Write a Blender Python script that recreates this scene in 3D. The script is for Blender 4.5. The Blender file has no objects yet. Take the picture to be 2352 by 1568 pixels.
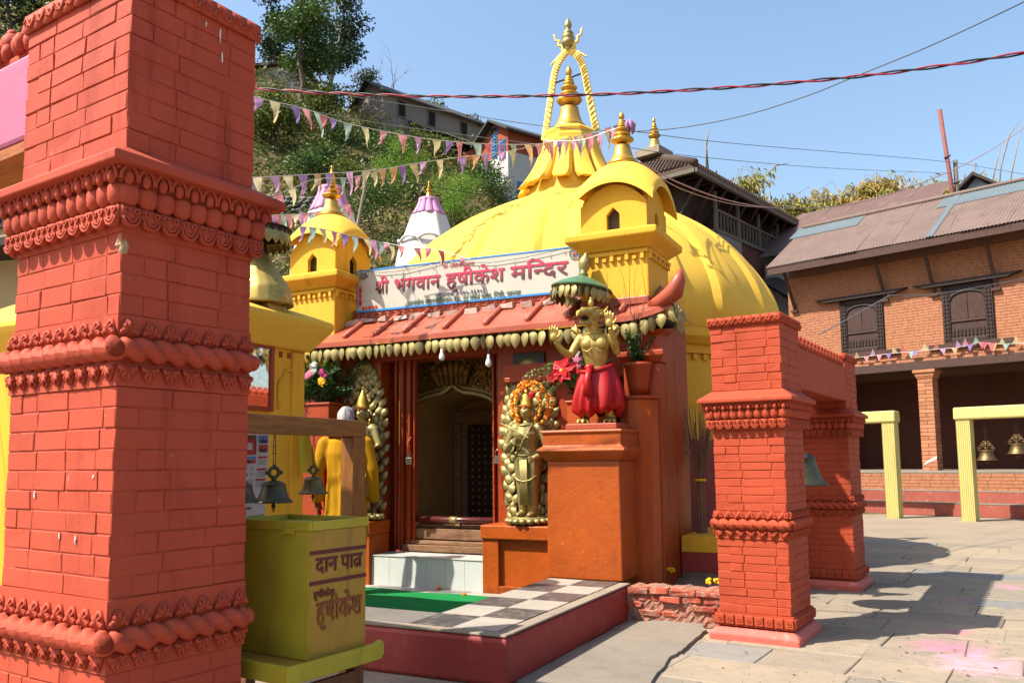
import bpy, bmesh, math, random
from mathutils import Vector, Matrix
R = random.Random(7)
SC = bpy.context.scene
COL = SC.collection
rad = math.radians

# ------------------------------------------------------------------ camera
# World: X runs right along the temple front, Y runs into the temple, Z up.
F, CX, CY = 1898.0, 1176.0, 867.0          # focal length and principal point for a 2352 px wide picture
PITCH, ROLL, HC, TH = rad(5.8), 0.010, 1.25, rad(26.5)
cam_d = bpy.data.cameras.new('camera')
cam = bpy.data.objects.new('camera', cam_d)
COL.objects.link(cam)
cam_d.sensor_width = 22.3
cam_d.lens = 22.3 * F / 2352.0
cam_d.shift_y = (CY - 784.0) / 2352.0
cam_d.clip_start, cam_d.clip_end = 0.05, 4000
cam.matrix_world = (Matrix.Translation((0, 0, HC)) @ Matrix.Rotation(TH, 4, 'Z')
                    @ Matrix.Rotation(rad(90) + PITCH, 4, 'X') @ Matrix.Rotation(-ROLL, 4, 'Z'))
SC.camera = cam

# ------------------------------------------------------------------ light
SUN_EL, SUN_AZ = rad(52.0), math.atan2(-0.715, -0.70)     # towards the sun: x = sin(az), y = cos(az)
sdir = Vector((math.sin(SUN_AZ) * math.cos(SUN_EL), math.cos(SUN_AZ) * math.cos(SUN_EL), math.sin(SUN_EL)))
sun_d = bpy.data.lights.new('sun', 'SUN')
sun_d.energy, sun_d.angle, sun_d.color = 5.0, rad(0.53), (1.0, 0.93, 0.82)
sun = bpy.data.objects.new('sun', sun_d)
sun.rotation_euler = sdir.to_track_quat('Z', 'Y').to_euler()
COL.objects.link(sun)
wd = bpy.data.worlds.new('World'); SC.world = wd; wd.use_nodes = True
nt = wd.node_tree; nt.nodes.clear()
sk = nt.nodes.new('ShaderNodeTexSky'); sk.sky_type = 'NISHITA'; sk.sun_disc = False
sk.sun_elevation = SUN_EL; sk.sun_rotation = SUN_AZ
sk.altitude, sk.air_density, sk.dust_density, sk.ozone_density = 0, 1.5, 3.0, 4.0
bg = nt.nodes.new('ShaderNodeBackground'); bg.inputs[1].default_value = 0.112
wo = nt.nodes.new('ShaderNodeOutputWorld')
nt.links.new(sk.outputs[0], bg.inputs[0]); nt.links.new(bg.outputs[0], wo.inputs[0])
SC.view_settings.view_transform = 'Standard'; SC.view_settings.look = 'None'
SC.view_settings.exposure = 1.12; SC.view_settings.gamma = 1.0
SC.view_settings.use_curve_mapping = False
SC.cycles.max_bounces = 6; SC.cycles.use_denoising = True

# ------------------------------------------------------------------ pixels to places
_c, _s = math.cos(PITCH), math.sin(PITCH)
_fw, _u0, _r0 = Vector((0, _c, _s)), Vector((0, -_s, _c)), Vector((1, 0, 0))
_rt = _r0 * math.cos(ROLL) - _u0 * math.sin(ROLL); _up = _u0 * math.cos(ROLL) + _r0 * math.sin(ROLL)
_rz = Matrix.Rotation(TH, 3, 'Z')
_fw, _rt, _up = _rz @ _fw, _rz @ _rt, _rz @ _up
EYE = Vector((0, 0, HC))
def ray(x, y): return _fw + _rt * ((x - CX) / F) + _up * ((CY - y) / F)
def pY(x, y, Y): d = ray(x, y); return EYE + d * (Y / d.y)
def pX(x, y, X): d = ray(x, y); return EYE + d * (X / d.x)
def pZ(x, y, Z=0.0): d = ray(x, y); return EYE + d * ((Z - HC) / d.z)
def pD(x, y, D): return EYE + ray(x, y) * D
class Frame:
    def __init__(s, o, deg):
        t = rad(deg); s.o = Vector(o); s.deg = deg
        s.ex, s.ey = Vector((math.cos(t), math.sin(t), 0)), Vector((-math.sin(t), math.cos(t), 0))
    def L(s, p): q = p - s.o; return Vector((q.dot(s.ex), q.dot(s.ey), q.z))
    def W(s, x, y, z=0.0): return s.o + s.ex * x + s.ey * y + Vector((0, 0, z))
    def y(s, px, py, off): d = ray(px, py); return s.L(EYE + d * (((s.o - EYE).dot(s.ey) + off) / d.dot(s.ey)))
    def x(s, px, py, off): d = ray(px, py); return s.L(EYE + d * (((s.o - EYE).dot(s.ex) + off) / d.dot(s.ex)))
    def z(s, px, py, z): return s.L(pZ(px, py, z + s.o.z))

# ------------------------------------------------------------------ mesh builder
class MB:
    def __init__(s): s.v = []; s.f = []
    def add(s, vs, fs):
        n = len(s.v); s.v += [tuple(p) for p in vs]; s.f += [tuple(i + n for i in f) for f in fs]; return s
    def box(s, x0, x1, y0, y1, z0, z1): return s.hexa([(x0, y0), (x1, y0), (x1, y1), (x0, y1)], z0, [(x0, y0), (x1, y0), (x1, y1), (x0, y1)], z1)
    def hexa(s, q0, z0, q1, z1):
        return s.prism(q0, z0, q1, z1)
    def prism(s, q0, z0, q1, z1):
        n = len(q0)
        return s.add([(x, y, z0) for x, y in q0] + [(x, y, z1) for x, y in q1],
                     [tuple(range(n - 1, -1, -1)), tuple(range(n, 2 * n))] + [(i, (i + 1) % n, n + (i + 1) % n, n + i) for i in range(n)])
    def rects(s, lv):
        "stack of (x0,x1,y0,y1,z) rectangles joined into one closed skin"
        vs = []; fs = []
        for x0, x1, y0, y1, z in lv: vs += [(x0, y0, z), (x1, y0, z), (x1, y1, z), (x0, y1, z)]
        for k in range(len(lv) - 1):
            for i in range(4): fs.append((4 * k + i, 4 * k + (i + 1) % 4, 4 * k + 4 + (i + 1) % 4, 4 * k + 4 + i))
        m = 4 * len(lv) - 4
        return s.add(vs, fs + [(3, 2, 1, 0), (m, m + 1, m + 2, m + 3)])
    def extr(s, pts, axis, a, b):
        "polygon in the plane across `axis`, extruded from a to b; pts are the two other coordinates in order"
        def mk(p, t): return {'x': (t, p[0], p[1]), 'y': (p[0], t, p[1]), 'z': (p[0], p[1], t)}[axis]
        n = len(pts)
        return s.add([mk(p, a) for p in pts] + [mk(p, b) for p in pts],
                     [tuple(range(n)), tuple(range(2 * n - 1, n - 1, -1))] + [(i, n + i, n + (i + 1) % n, (i + 1) % n) for i in range(n)])
    def lathe(s, prof, n=20, c=(0, 0, 0), mod=None):
        vs = []; fs = []
        for k, (r, z) in enumerate(prof):
            for i in range(n):
                t = 2 * math.pi * i / n; q = r * (mod(t, z, k) if mod else 1)
                vs.append((c[0] + q * math.cos(t), c[1] + q * math.sin(t), c[2] + z))
        for k in range(len(prof) - 1):
            for i in range(n):
                j = (i + 1) % n; fs.append((k * n + i, k * n + j, k * n + n + j, k * n + n + i))
        fs.append(tuple(range(n - 1, -1, -1))); m = (len(prof) - 1) * n; fs.append(tuple(range(m, m + n)))
        return s.add(vs, fs)
    def tube(s, pts, r, n=8, cap=True):
        pts = [Vector(p) for p in pts]; m = len(pts)
        rr = r if isinstance(r, (list, tuple)) else [r] * m
        vs = []; fs = []; u = None
        for k in range(m):
            t = (pts[min(k + 1, m - 1)] - pts[max(k - 1, 0)]).normalized()
            if u is None: u = t.orthogonal().normalized()
            u = (u - t * u.dot(t)); u = u.normalized() if u.length > 1e-6 else t.orthogonal().normalized()
            w = t.cross(u)
            for i in range(n):
                a = 2 * math.pi * i / n; vs.append(pts[k] + (u * math.cos(a) + w * math.sin(a)) * rr[k])
        for k in range(m - 1):
            for i in range(n):
                j = (i + 1) % n; fs.append((k * n + i, k * n + j, k * n + n + j, k * n + n + i))
        if cap: fs.append(tuple(range(n - 1, -1, -1))); fs.append(tuple(range(m * n - n, m * n)))
        return s.add(vs, fs)
    def sph(s, c, r, n=10, m=6):
        r = r if isinstance(r, (list, tuple)) else (r, r, r)
        vs = [(c[0], c[1], c[2] - r[2])]; fs = []
        for k in range(1, m):
            p = -math.pi / 2 + math.pi * k / m
            for i in range(n):
                t = 2 * math.pi * i / n
                vs.append((c[0] + r[0] * math.cos(p) * math.cos(t), c[1] + r[1] * math.cos(p) * math.sin(t), c[2] + r[2] * math.sin(p)))
        vs.append((c[0], c[1], c[2] + r[2])); e = len(vs) - 1
        for i in range(n):
            j = (i + 1) % n; fs.append((0, 1 + j, 1 + i)); fs.append((e, 1 + (m - 2) * n + i, 1 + (m - 2) * n + j))
            for k in range(m - 2): fs.append((1 + k * n + i, 1 + k * n + j, 1 + k * n + n + j, 1 + k * n + n + i))
        return s.add(vs, fs)
    def grid(s, P, nu, nv):
        return s.add([P(i / nu, j / nv) for j in range(nv + 1) for i in range(nu + 1)],
                     [(j * (nu + 1) + i, j * (nu + 1) + i + 1, (j + 1) * (nu + 1) + i + 1, (j + 1) * (nu + 1) + i) for j in range(nv) for i in range(nu)])
    def xf(s, M):
        s.v = [tuple(M @ Vector(p)) for p in s.v]; return s
    def jit(s, a):
        s.v = [(x + R.uniform(-a, a), y + R.uniform(-a, a), z + R.uniform(-a, a)) for x, y, z in s.v]; return s
    def mesh(s, name, mat=None, smooth=False):
        me = bpy.data.meshes.new(name); me.from_pydata(s.v, [], s.f)
        if mat: me.materials.append(mat)
        if smooth: me.polygons.foreach_set('use_smooth', [True] * len(me.polygons))
        me.update(); return me
    def obj(s, name, mat, parent=None, smooth=False, bev=0, loc=None, rotz=0, fix=False, **kw):
        me = s.mesh(name, mat, smooth)
        if fix:
            bm = bmesh.new(); bm.from_mesh(me); bmesh.ops.recalc_face_normals(bm, faces=bm.faces[:]); bm.to_mesh(me); bm.free()
        o = link(name, me, parent, loc, rotz, **kw)
        if bev:
            b = o.modifiers.new('bevel', 'BEVEL'); b.width = bev; b.segments = 2; b.limit_method = 'ANGLE'; b.angle_limit = rad(35)
        return o
def link(name, me, parent=None, loc=None, rotz=0, label=None, cat=None, group=None, kind=None, rot=None, scale=None):
    o = bpy.data.objects.new(name, me); COL.objects.link(o)
    if parent: o.parent = parent
    if loc is not None: o.location = loc
    if rotz: o.rotation_euler = (0, 0, rotz)
    if rot is not None: o.rotation_euler = rot
    if scale is not None: o.scale = scale if isinstance(scale, (tuple, list)) else (scale,) * 3
    if label: o['label'] = label
    if cat: o['category'] = cat
    if group: o['group'] = group
    if kind: o['kind'] = kind
    return o
def thing(name, label, cat, loc=(0, 0, 0), rotz=0, group=None, kind='thing'):
    return link(name, None, None, loc, rotz, label, cat, group, kind)
def smooth_by_angle(o, deg=40):
    me = o.data; me.polygons.foreach_set('use_smooth', [True] * len(me.polygons))
    try: me.set_sharp_from_angle(angle=rad(deg))
    except Exception: pass
    return o

# ------------------------------------------------------------------ materials
def lin(h):
    h = h.lstrip('#'); c = [int(h[i:i + 2], 16) / 255 for i in (0, 2, 4)]
    return tuple(x / 12.92 if x <= .04045 else ((x + .055) / 1.055) ** 2.4 for x in c)
class Nt:
    def __init__(s, name):
        s.m = bpy.data.materials.new(name); s.m.use_nodes = True; s.t = s.m.node_tree; s.t.nodes.clear()
        s.out = s.n('ShaderNodeOutputMaterial'); s.b = s.n('ShaderNodeBsdfPrincipled'); s.l(s.b.outputs[0], s.out.inputs[0])
    def n(s, k, **kw):
        q = s.t.nodes.new(k)
        for a, v in kw.items(): setattr(q, a, v)
        return q
    def l(s, a, b): s.t.links.new(a, b)
    def pos(s, scale=(1, 1, 1), obj=False):
        g = s.n('ShaderNodeTexCoord').outputs['Object'] if obj else s.n('ShaderNodeNewGeometry').outputs['Position']
        m = s.n('ShaderNodeMapping'); m.inputs[3].default_value = scale; s.l(g, m.inputs[0]); return m.outputs[0]
    def noise(s, scale, det=4, rough=.55, vec=None, dist=0.0):
        q = s.n('ShaderNodeTexNoise'); q.inputs['Scale'].default_value = scale; q.inputs['Detail'].default_value = det
        q.inputs['Roughness'].default_value = rough; q.inputs['Distortion'].default_value = dist
        s.l(vec if vec is not None else s.pos(), q.inputs['Vector']); return q.outputs[0]
    def ramp(s, f, stops, mode='LINEAR'):
        q = s.n('ShaderNodeValToRGB'); q.color_ramp.interpolation = mode; e = q.color_ramp.elements
        while len(e) < len(stops): e.new(0.5)
        for i, (p, c) in enumerate(stops):
            e[i].position = p; e[i].color = (*c, 1) if not isinstance(c, (int, float)) else (c, c, c, 1)
        s.l(f, q.inputs[0]); return q.outputs[0]
    def mix(s, f, a, b, mode='MIX'):
        q = s.n('ShaderNodeMix', data_type='RGBA', blend_type=mode)
        for v, i in ((f, 0), (a, 6), (b, 7)):
            if hasattr(v, 'is_output'): s.l(v, q.inputs[i])
            elif i == 0: q.inputs[0].default_value = v
            else: q.inputs[i].default_value = (*v, 1)
        return q.outputs[2]
    def math(s, op, a, b=0.0):
        q = s.n('ShaderNodeMath', operation=op)
        for v, i in ((a, 0), (b, 1)):
            if hasattr(v, 'is_output'): s.l(v, q.inputs[i])
            else: q.inputs[i].default_value = v
        return q.outputs[0]
    def bump(s, h, st=.3, d=.01):
        q = s.n('ShaderNodeBump'); q.inputs['Strength'].default_value = st; q.inputs['Distance'].default_value = d
        s.l(h, q.inputs['Height']); s.l(q.outputs[0], s.b.inputs['Normal'])
    def col(s, c):
        if hasattr(c, 'is_output'): s.l(c, s.b.inputs['Base Color'])
        else: s.b.inputs['Base Color'].default_value = (*c, 1)
    def p(s, **kw):
        for k, v in kw.items(): s.b.inputs[k.replace('_', ' ')].default_value = v
        return s.m
def sc3(c, k): return tuple(min(1, x * k) for x in c)
def paint(name, hexc, rough=.55, var=.22, scale=3.0, fine=60, bump=.25, bd=.004, stain=None, stain_amt=.35, metal=0, obrand=0.0, spec=.4, streak=False, sthr=.56, speck=None):
    "weathered painted or plastered surface: slow colour drift, grain and stains"
    c = lin(hexc); t = Nt(name)
    n1 = t.noise(scale, 5, .6); n2 = t.noise(fine, 4, .6)
    k = t.ramp(n1, [(.3, sc3(c, 1 - var)), (.72, sc3(c, 1 + var * .6))])
    k = t.mix(.22, k, t.ramp(n2, [(.25, sc3(c, .7)), (.75, sc3(c, 1.22))]))
    if stain:
        v = t.pos((1, 1, .18)) if streak else t.pos()
        n3 = t.noise(scale * 2.3, 6, .65, v, .3); f = t.ramp(n3, [(sthr, 0), (sthr + .14, stain_amt)]); k = t.mix(f, k, lin(stain))
    if speck:
        n5 = t.noise(26, 3, .5); k = t.mix(t.ramp(n5, [(.71, 0), (.75, .5)]), k, lin(speck))
    if obrand:
        q = t.n('ShaderNodeObjectInfo'); k = t.mix(1.0, k, t.ramp(q.outputs['Random'], [(0, (1 - obrand,) * 3), (1, (1 + obrand * .5,) * 3)]), 'MULTIPLY')
    t.col(k)
    h = t.mix(.45, t.noise(scale * 5, 4, .6), n2)
    t.bump(h, bump, bd)
    return t.p(Roughness=rough, Metallic=metal, Specular_IOR_Level=spec)
def flat(name, hexc, rough=.5, metal=0, spec=.4, **kw):
    c = lin(hexc); t = Nt(name); n = t.noise(35, 3)
    t.col(t.ramp(n, [(.3, sc3(c, .82)), (.7, sc3(c, 1.12))]))
    return t.p(Roughness=rough, Metallic=metal, Specular_IOR_Level=spec, **kw)
def gold(name, hexc, rough=.32, dirt='#4a3a1c', amt=.6, metal=.9):
    c = lin(hexc); t = Nt(name); n1 = t.noise(14, 5, .6); n2 = t.noise(90, 3)
    k = t.ramp(n1, [(.3, sc3(c, .75)), (.7, sc3(c, 1.08))]); k = t.mix(t.ramp(n2, [(.55, 0), (.75, amt)]), k, lin(dirt))
    t.col(k); t.bump(t.mix(.5, n1, n2), .15, .003)
    t.l(t.ramp(n1, [(.3, rough + .15), (.7, rough)]), t.b.inputs['Roughness'])
    return t.p(Metallic=metal)
def leafmat(name, c0, c1, trans=.25):
    t = Nt(name); q = t.n('ShaderNodeObjectInfo')
    n = t.noise(1.7, 3, .6); m = t.noise(14, 2)
    k = t.mix(t.ramp(n, [(.35, 0), (.65, 1)]), lin(c0), lin(c1)); k = t.mix(.3, k, t.ramp(m, [(.3, sc3(lin(c0), .6)), (.7, sc3(lin(c1), 1.3))]))
    t.col(k); t.p(Roughness=.55, Specular_IOR_Level=.3)
    tr = t.n('ShaderNodeBsdfTranslucent'); t.l(k, tr.inputs[0]); mx = t.n('ShaderNodeMixShader'); mx.inputs[0].default_value = trans
    t.l(t.b.outputs[0], mx.inputs[1]); t.l(tr.outputs[0], mx.inputs[2]); t.l(mx.outputs[0], t.out.inputs[0])
    return t.m
def wood(name, c0, c1, scale=6, axis=(12, 12, 1), rough=.7):
    t = Nt(name); v = t.pos(axis); n = t.noise(scale, 6, .65, v, .6)
    t.col(t.ramp(n, [(.3, lin(c0)), (.7, lin(c1))])); t.bump(n, .4, .004); return t.p(Roughness=rough, Specular_IOR_Level=.3)
M = {}

# ------------------------------------------------------------------ letter outlines (taken while the scene is still empty)
GLYPH = {}
def _load_glyphs(txts):
    c = bpy.data.curves.new('letter_source', 'FONT'); o = bpy.data.objects.new('letter_source', c); COL.objects.link(o)
    def ev(t):
        c.body = t; dg = bpy.context.evaluated_depsgraph_get(); dg.update(); me = bpy.data.meshes.new_from_object(o.evaluated_get(dg))
        r = ([tuple(v.co) for v in me.vertices], [tuple(p.vertices) for p in me.polygons]); bpy.data.meshes.remove(me); return r
    mx = lambda r: max([v[0] for v in r[0]] or [0])
    n = mx(ev('न'))
    for t in txts: r = ev(t); GLYPH[t] = (r[0], r[1], mx(ev(t + 'न')) - n)
    bpy.data.objects.remove(o); bpy.data.curves.remove(c)
_load_glyphs('श ा ी भ ग वा न हृ षी के श म ि द र ॐ मो ना रा य ण ( स था प : - ) ता से पा ल का , रु क षे त धा डी दा ० १ २ ३ ४ ५ ६ ७ ८ ९'.split())
# ------------------------------------------------------------------ paints
M['red'] = paint('red_paint', '#a4442f', .7, .16, 2.2, 70, .45, .006, '#762619', .5, spec=.2, speck='#a8705c', streak=True)
M['redpale'] = paint('red_paint_sun_faded', '#b04b39', .65, .12, 2.5, 70, .4, .005, '#c07a68', .4)
M['redor'] = paint('brick_red_paint', '#9e4026', .7, .15, 2.6, 80, .45, .006, '#7d2a18', .45, spec=.2, speck='#a87462', streak=True)
M['redpink'] = paint('pink_plinth_paint', '#b8574a', .7, .15, 4, 80, .4, .004, '#c9a08e', .4)
M['pink'] = paint('mauve_pink_paint', '#a05270', .7, .14, 3, 60, .4, .006, '#8c3a4c', .35)
M['white'] = paint('white_splash', '#d8d2c8', .7)

def cbox(x0, x1, y0, y1, z0, z1, c):
    m = MB(); vs = []; idx = {}
    X, Y, Z = (x0, x1), (y0, y1), (z0, z1)
    for i in (0, 1):
        for j in (0, 1):
            for k in (0, 1):
                sx, sy, sz = (1 if i == 0 else -1) * c, (1 if j == 0 else -1) * c, (1 if k == 0 else -1) * c
                for a, p in enumerate(((X[i], Y[j] + sy, Z[k] + sz), (X[i] + sx, Y[j], Z[k] + sz), (X[i] + sx, Y[j] + sy, Z[k]))):
                    idx[i, j, k, a] = len(vs); vs.append(p)
    q = lambda i, j, k, a: idx[i, j, k, a]
    fs = []
    for i in (0, 1): fs.append((q(i, 0, 0, 0), q(i, 1, 0, 0), q(i, 1, 1, 0), q(i, 0, 1, 0)))
    for j in (0, 1): fs.append((q(0, j, 0, 1), q(1, j, 0, 1), q(1, j, 1, 1), q(0, j, 1, 1)))
    for k in (0, 1): fs.append((q(0, 0, k, 2), q(1, 0, k, 2), q(1, 1, k, 2), q(0, 1, k, 2)))
    for i in (0, 1):
        for j in (0, 1): fs.append((q(i, j, 0, 0), q(i, j, 1, 0), q(i, j, 1, 1), q(i, j, 0, 1)))
    for i in (0, 1):
        for k in (0, 1): fs.append((q(i, 0, k, 0), q(i, 1, k, 0), q(i, 1, k, 2), q(i, 0, k, 2)))
    for j in (0, 1):
        for k in (0, 1): fs.append((q(0, j, k, 1), q(1, j, k, 1), q(1, j, k, 2), q(0, j, k, 2)))
    for i in (0, 1):
        for j in (0, 1):
            for k in (0, 1): fs.append((q(i, j, k, 0), q(i, j, k, 1), q(i, j, k, 2)))
    bm = bmesh.new(); bv = [bm.verts.new(v) for v in vs]
    for f in fs: bm.faces.new([bv[i] for i in f])
    bmesh.ops.recalc_face_normals(bm, faces=bm.faces[:])
    m.v = [tuple(v.co) for v in bm.verts]; bm.verts.index_update(); m.f = [tuple(v.index for v in f.verts) for f in bm.faces]; bm.free()
    return m
_bc = {}
def brick_mesh(L, t, h, mat, c=.006, jit=.0014):
    key = (round(L, 2), round(t, 3), round(h, 3), mat.name, R.randrange(3))
    if key not in _bc: _bc[key] = cbox(0, key[0], 0, t, 0, h, c).jit(jit).mesh('brick', mat)
    return _bc[key]
def brick_row(parent, x0, x1, z, h, blen, t, mat, M4, half, g=.0035, c=.0032, jit=.0016, name='brick', keep=None, wob=.0022):
    x = x0; n = 0
    first = blen * (.5 if half else 1) * R.uniform(.85, 1.05)
    while x < x1 - .01:
        L = first if n == 0 else blen * R.uniform(.88, 1.1)
        if x1 - (x + L) < blen * .3: L = x1 - x
        L = min(L, x1 - x); n += 1
        if keep is None or keep(x, x + L, z, z + h):
            me = brick_mesh(max(.02, L - g), t, h - g, mat, c, jit)
            q = M4 @ Matrix.Translation((x + g / 2, R.uniform(-wob, wob), z + g / 2)) @ Matrix.Rotation(R.uniform(-.006, .006), 4, 'Y')
            o = link(name, me, parent); o.matrix_local = q
        x += L
SIDES = {'front': lambda w, d: Matrix.Identity(4),
         'right': lambda w, d: Matrix.Translation((0, 0, 0)) @ Matrix.Rotation(rad(90), 4, 'Z'),
         'left': lambda w, d: Matrix.Translation((-w, d, 0)) @ Matrix.Rotation(rad(-90), 4, 'Z')}
def brick_shaft(parent, w, d, z0, z1, course, blen, mat, sides=('front', 'right', 'left')):
    n = max(1, round((z1 - z0) / course)); h = (z1 - z0) / n; t = blen * .42
    MB().box(-w + .0045, -.0045, .0045, d - .0045, z0, z1).obj('mortar_core', mat, parent)
    for k in range(n):
        z = z0 + k * h; odd = k % 2
        for sd in sides:
            if sd == 'front': M4, a, b = Matrix.Identity(4), (-w + (t if odd else 0)), (-t if odd else 0)
            elif sd == 'right': M4, a, b = SIDES['right'](w, d), (0 if odd else t), d
            else: M4, a, b = SIDES['left'](w, d), 0, (d if odd else d - t)
            brick_row(parent, a, b, z, h, blen, t, mat, M4, odd if sd == 'front' else not odd)
def orn_meshes(mat, k=1.0):
    "small terracotta ornaments, x along the face, -y outwards, z up, sized for a module of k metres"
    o = {}
    b = MB(); b.lathe([(.34 * k, .50 * k), (.47 * k, .46 * k), (.50 * k, .30 * k), (.50 * k, .0), (.45 * k, -.26 * k), (.30 * k, -.44 * k), (.1 * k, -.5 * k)], 12); b.v = [(x * 1.03, y * .8 + .1 * k, z) for x, y, z in b.v]
    o['bead'] = b.mesh('bead', mat, True)
    e = MB()
    e.tube([(.42 * k * math.cos(a), -.12 * k, -.25 * k + .75 * k * math.sin(a)) for a in [math.pi * i / 8 for i in range(9)]], .1 * k, 5)
    e.sph((0, -.1 * k, -.1 * k), (.24 * k, .22 * k, .36 * k), 7, 5); e.sph((.5 * k, -.05 * k, .3 * k), .12 * k, 5, 4)
    o['egg'] = e.mesh('egg_ornament', mat, True)
    l = MB(); l.extr([(-.5 * k, .5 * k), (.5 * k, .5 * k), (.48 * k, 0)] + [(.42 * k * math.cos(a), -.1 * k - .42 * k * math.sin(a)) for a in [math.pi * i / 6 for i in range(7)]] + [(-.48 * k, 0)], 'y', -.12 * k, .1 * k)
    for rr in (.4, .22): l.tube([(rr * k * math.cos(a), -.16 * k, -.05 * k - rr * k * math.sin(a)) for a in [math.pi * i / 7 for i in range(8)]], .07 * k, 5)
    for sx in (-1, 1): l.tube([(sx * (.25 * k + .17 * k * math.cos(a) * (1 - i / 16)), -.16 * k, .25 * k + .17 * k * math.sin(a) * (1 - i / 16)) for i, a in enumerate([2 * math.pi * i / 8 for i in range(10)])], .06 * k, 5)
    o['lace'] = l.mesh('scroll_ornament', mat, True)
    p = MB(); p.extr([(-.5 * k, 0), (.5 * k, 0), (.12 * k, .8 * k), (-.12 * k, .8 * k)], 'y', -.06 * k, .08 * k)
    for a, q in ((-58, .42), (-30, .55), (0, .62), (30, .55), (58, .42)):
        t = rad(a); p.tube([(.1 * k * math.sin(t), -.1 * k, .1 * k), (q * k * .7 * math.sin(t), -.14 * k, .08 * k + q * k * .75 * math.cos(t)), (q * k * math.sin(t), -.1 * k, .08 * k + q * k * math.cos(t))], [.05 * k, .1 * k, .06 * k], 5)
    for sx in (-1, 1): p.sph((sx * .36 * k, -.1 * k, .16 * k), (.13 * k, .12 * k, .13 * k), 6, 4)
    o['palmette'] = p.mesh('palmette', mat, True)
    s = cbox(-.44 * k, .44 * k, -.16 * k, .1 * k, -.5 * k, .5 * k, .06 * k)
    s.tube([(.22 * k * math.cos(a), -.17 * k, .22 * k * math.sin(a)) for a in [2 * math.pi * i / 8 for i in range(9)]], .06 * k, 4, False); s.sph((0, -.17 * k, 0), .09 * k, 6, 4)
    o['square'] = s.mesh('rosette_tile', mat)
    c = MB(); c.box(-.5 * k, .5 * k, -.08 * k, .1 * k, -.5 * k, .5 * k)
    c.tube([(-.45 * k + .9 * k * i / 9, -.1 * k, .28 * k * math.sin(i / 9 * 2 * math.pi)) for i in range(10)], .1 * k, 5)
    c.tube([(.2 * k * math.cos(a), -.1 * k, .2 * k * math.sin(a)) for a in [2 * math.pi * i / 8 for i in range(7)]], .07 * k, 5)
    o['scroll'] = c.mesh('scroll_tile', mat, True)
    return o
def around(parent, name, me, w, d, z, step, out=0.0, sides=('front', 'right', 'left'), flip=False, off=0):
    for sd in sides:
        L = (w if sd == 'front' else d) + 2 * out
        n = max(1, round(L / step)); s = L / n
        for i in range(n):
            t = -out + s * (i + .5)
            M4 = SIDES[sd](w, d)
            q = (Matrix.Translation((-w + t, -out, z)) if sd == 'front' else M4 @ Matrix.Translation((t, -out, z)))
            o = link(name, me, parent)
            o.matrix_local = q @ Matrix.Rotation(R.uniform(-.04, .04), 4, 'Y') @ Matrix.Diagonal((s / step, 1, -1 if flip else 1, 1))
def rope(parent, w, d, z, r, mat, out=.0):
    pts = [(-w - out, d), (-w - out, -out), (out, -out), (out, d)]
    for k in range(3):
        (xa, ya), (xb, yb) = pts[k], pts[k + 1]
        L = math.hypot(xb - xa, yb - ya); nu = int(L / (r * .2)); m = MB(); ux, uy = (xb - xa) / L, (yb - ya) / L; nx, ny = uy, -ux
        ext = r * .6 if k == 1 else 0
        def P(u, v):
            s_ = -ext + (L + 2 * ext) * u; a = 2 * math.pi * v
            q = r * (.52 + .58 * abs(math.sin(a + s_ / r * 1.63)) ** .75)
            e = min(1, (s_ + ext) / (r * .7) + .35, (L + ext - s_) / (r * .7) + .35); q *= e
            return (xa + ux * s_ + nx * q * math.cos(a), ya + uy * s_ + ny * q * math.cos(a), z + q * math.sin(a))
        m.grid(P, nu, 16); m.jit(r * .02); m.sph((xa, ya, z), r * .8, 10, 7); m.sph((xb, yb, z), r * .8, 10, 7)
        m.obj('rope_moulding', mat, parent, True)
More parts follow.
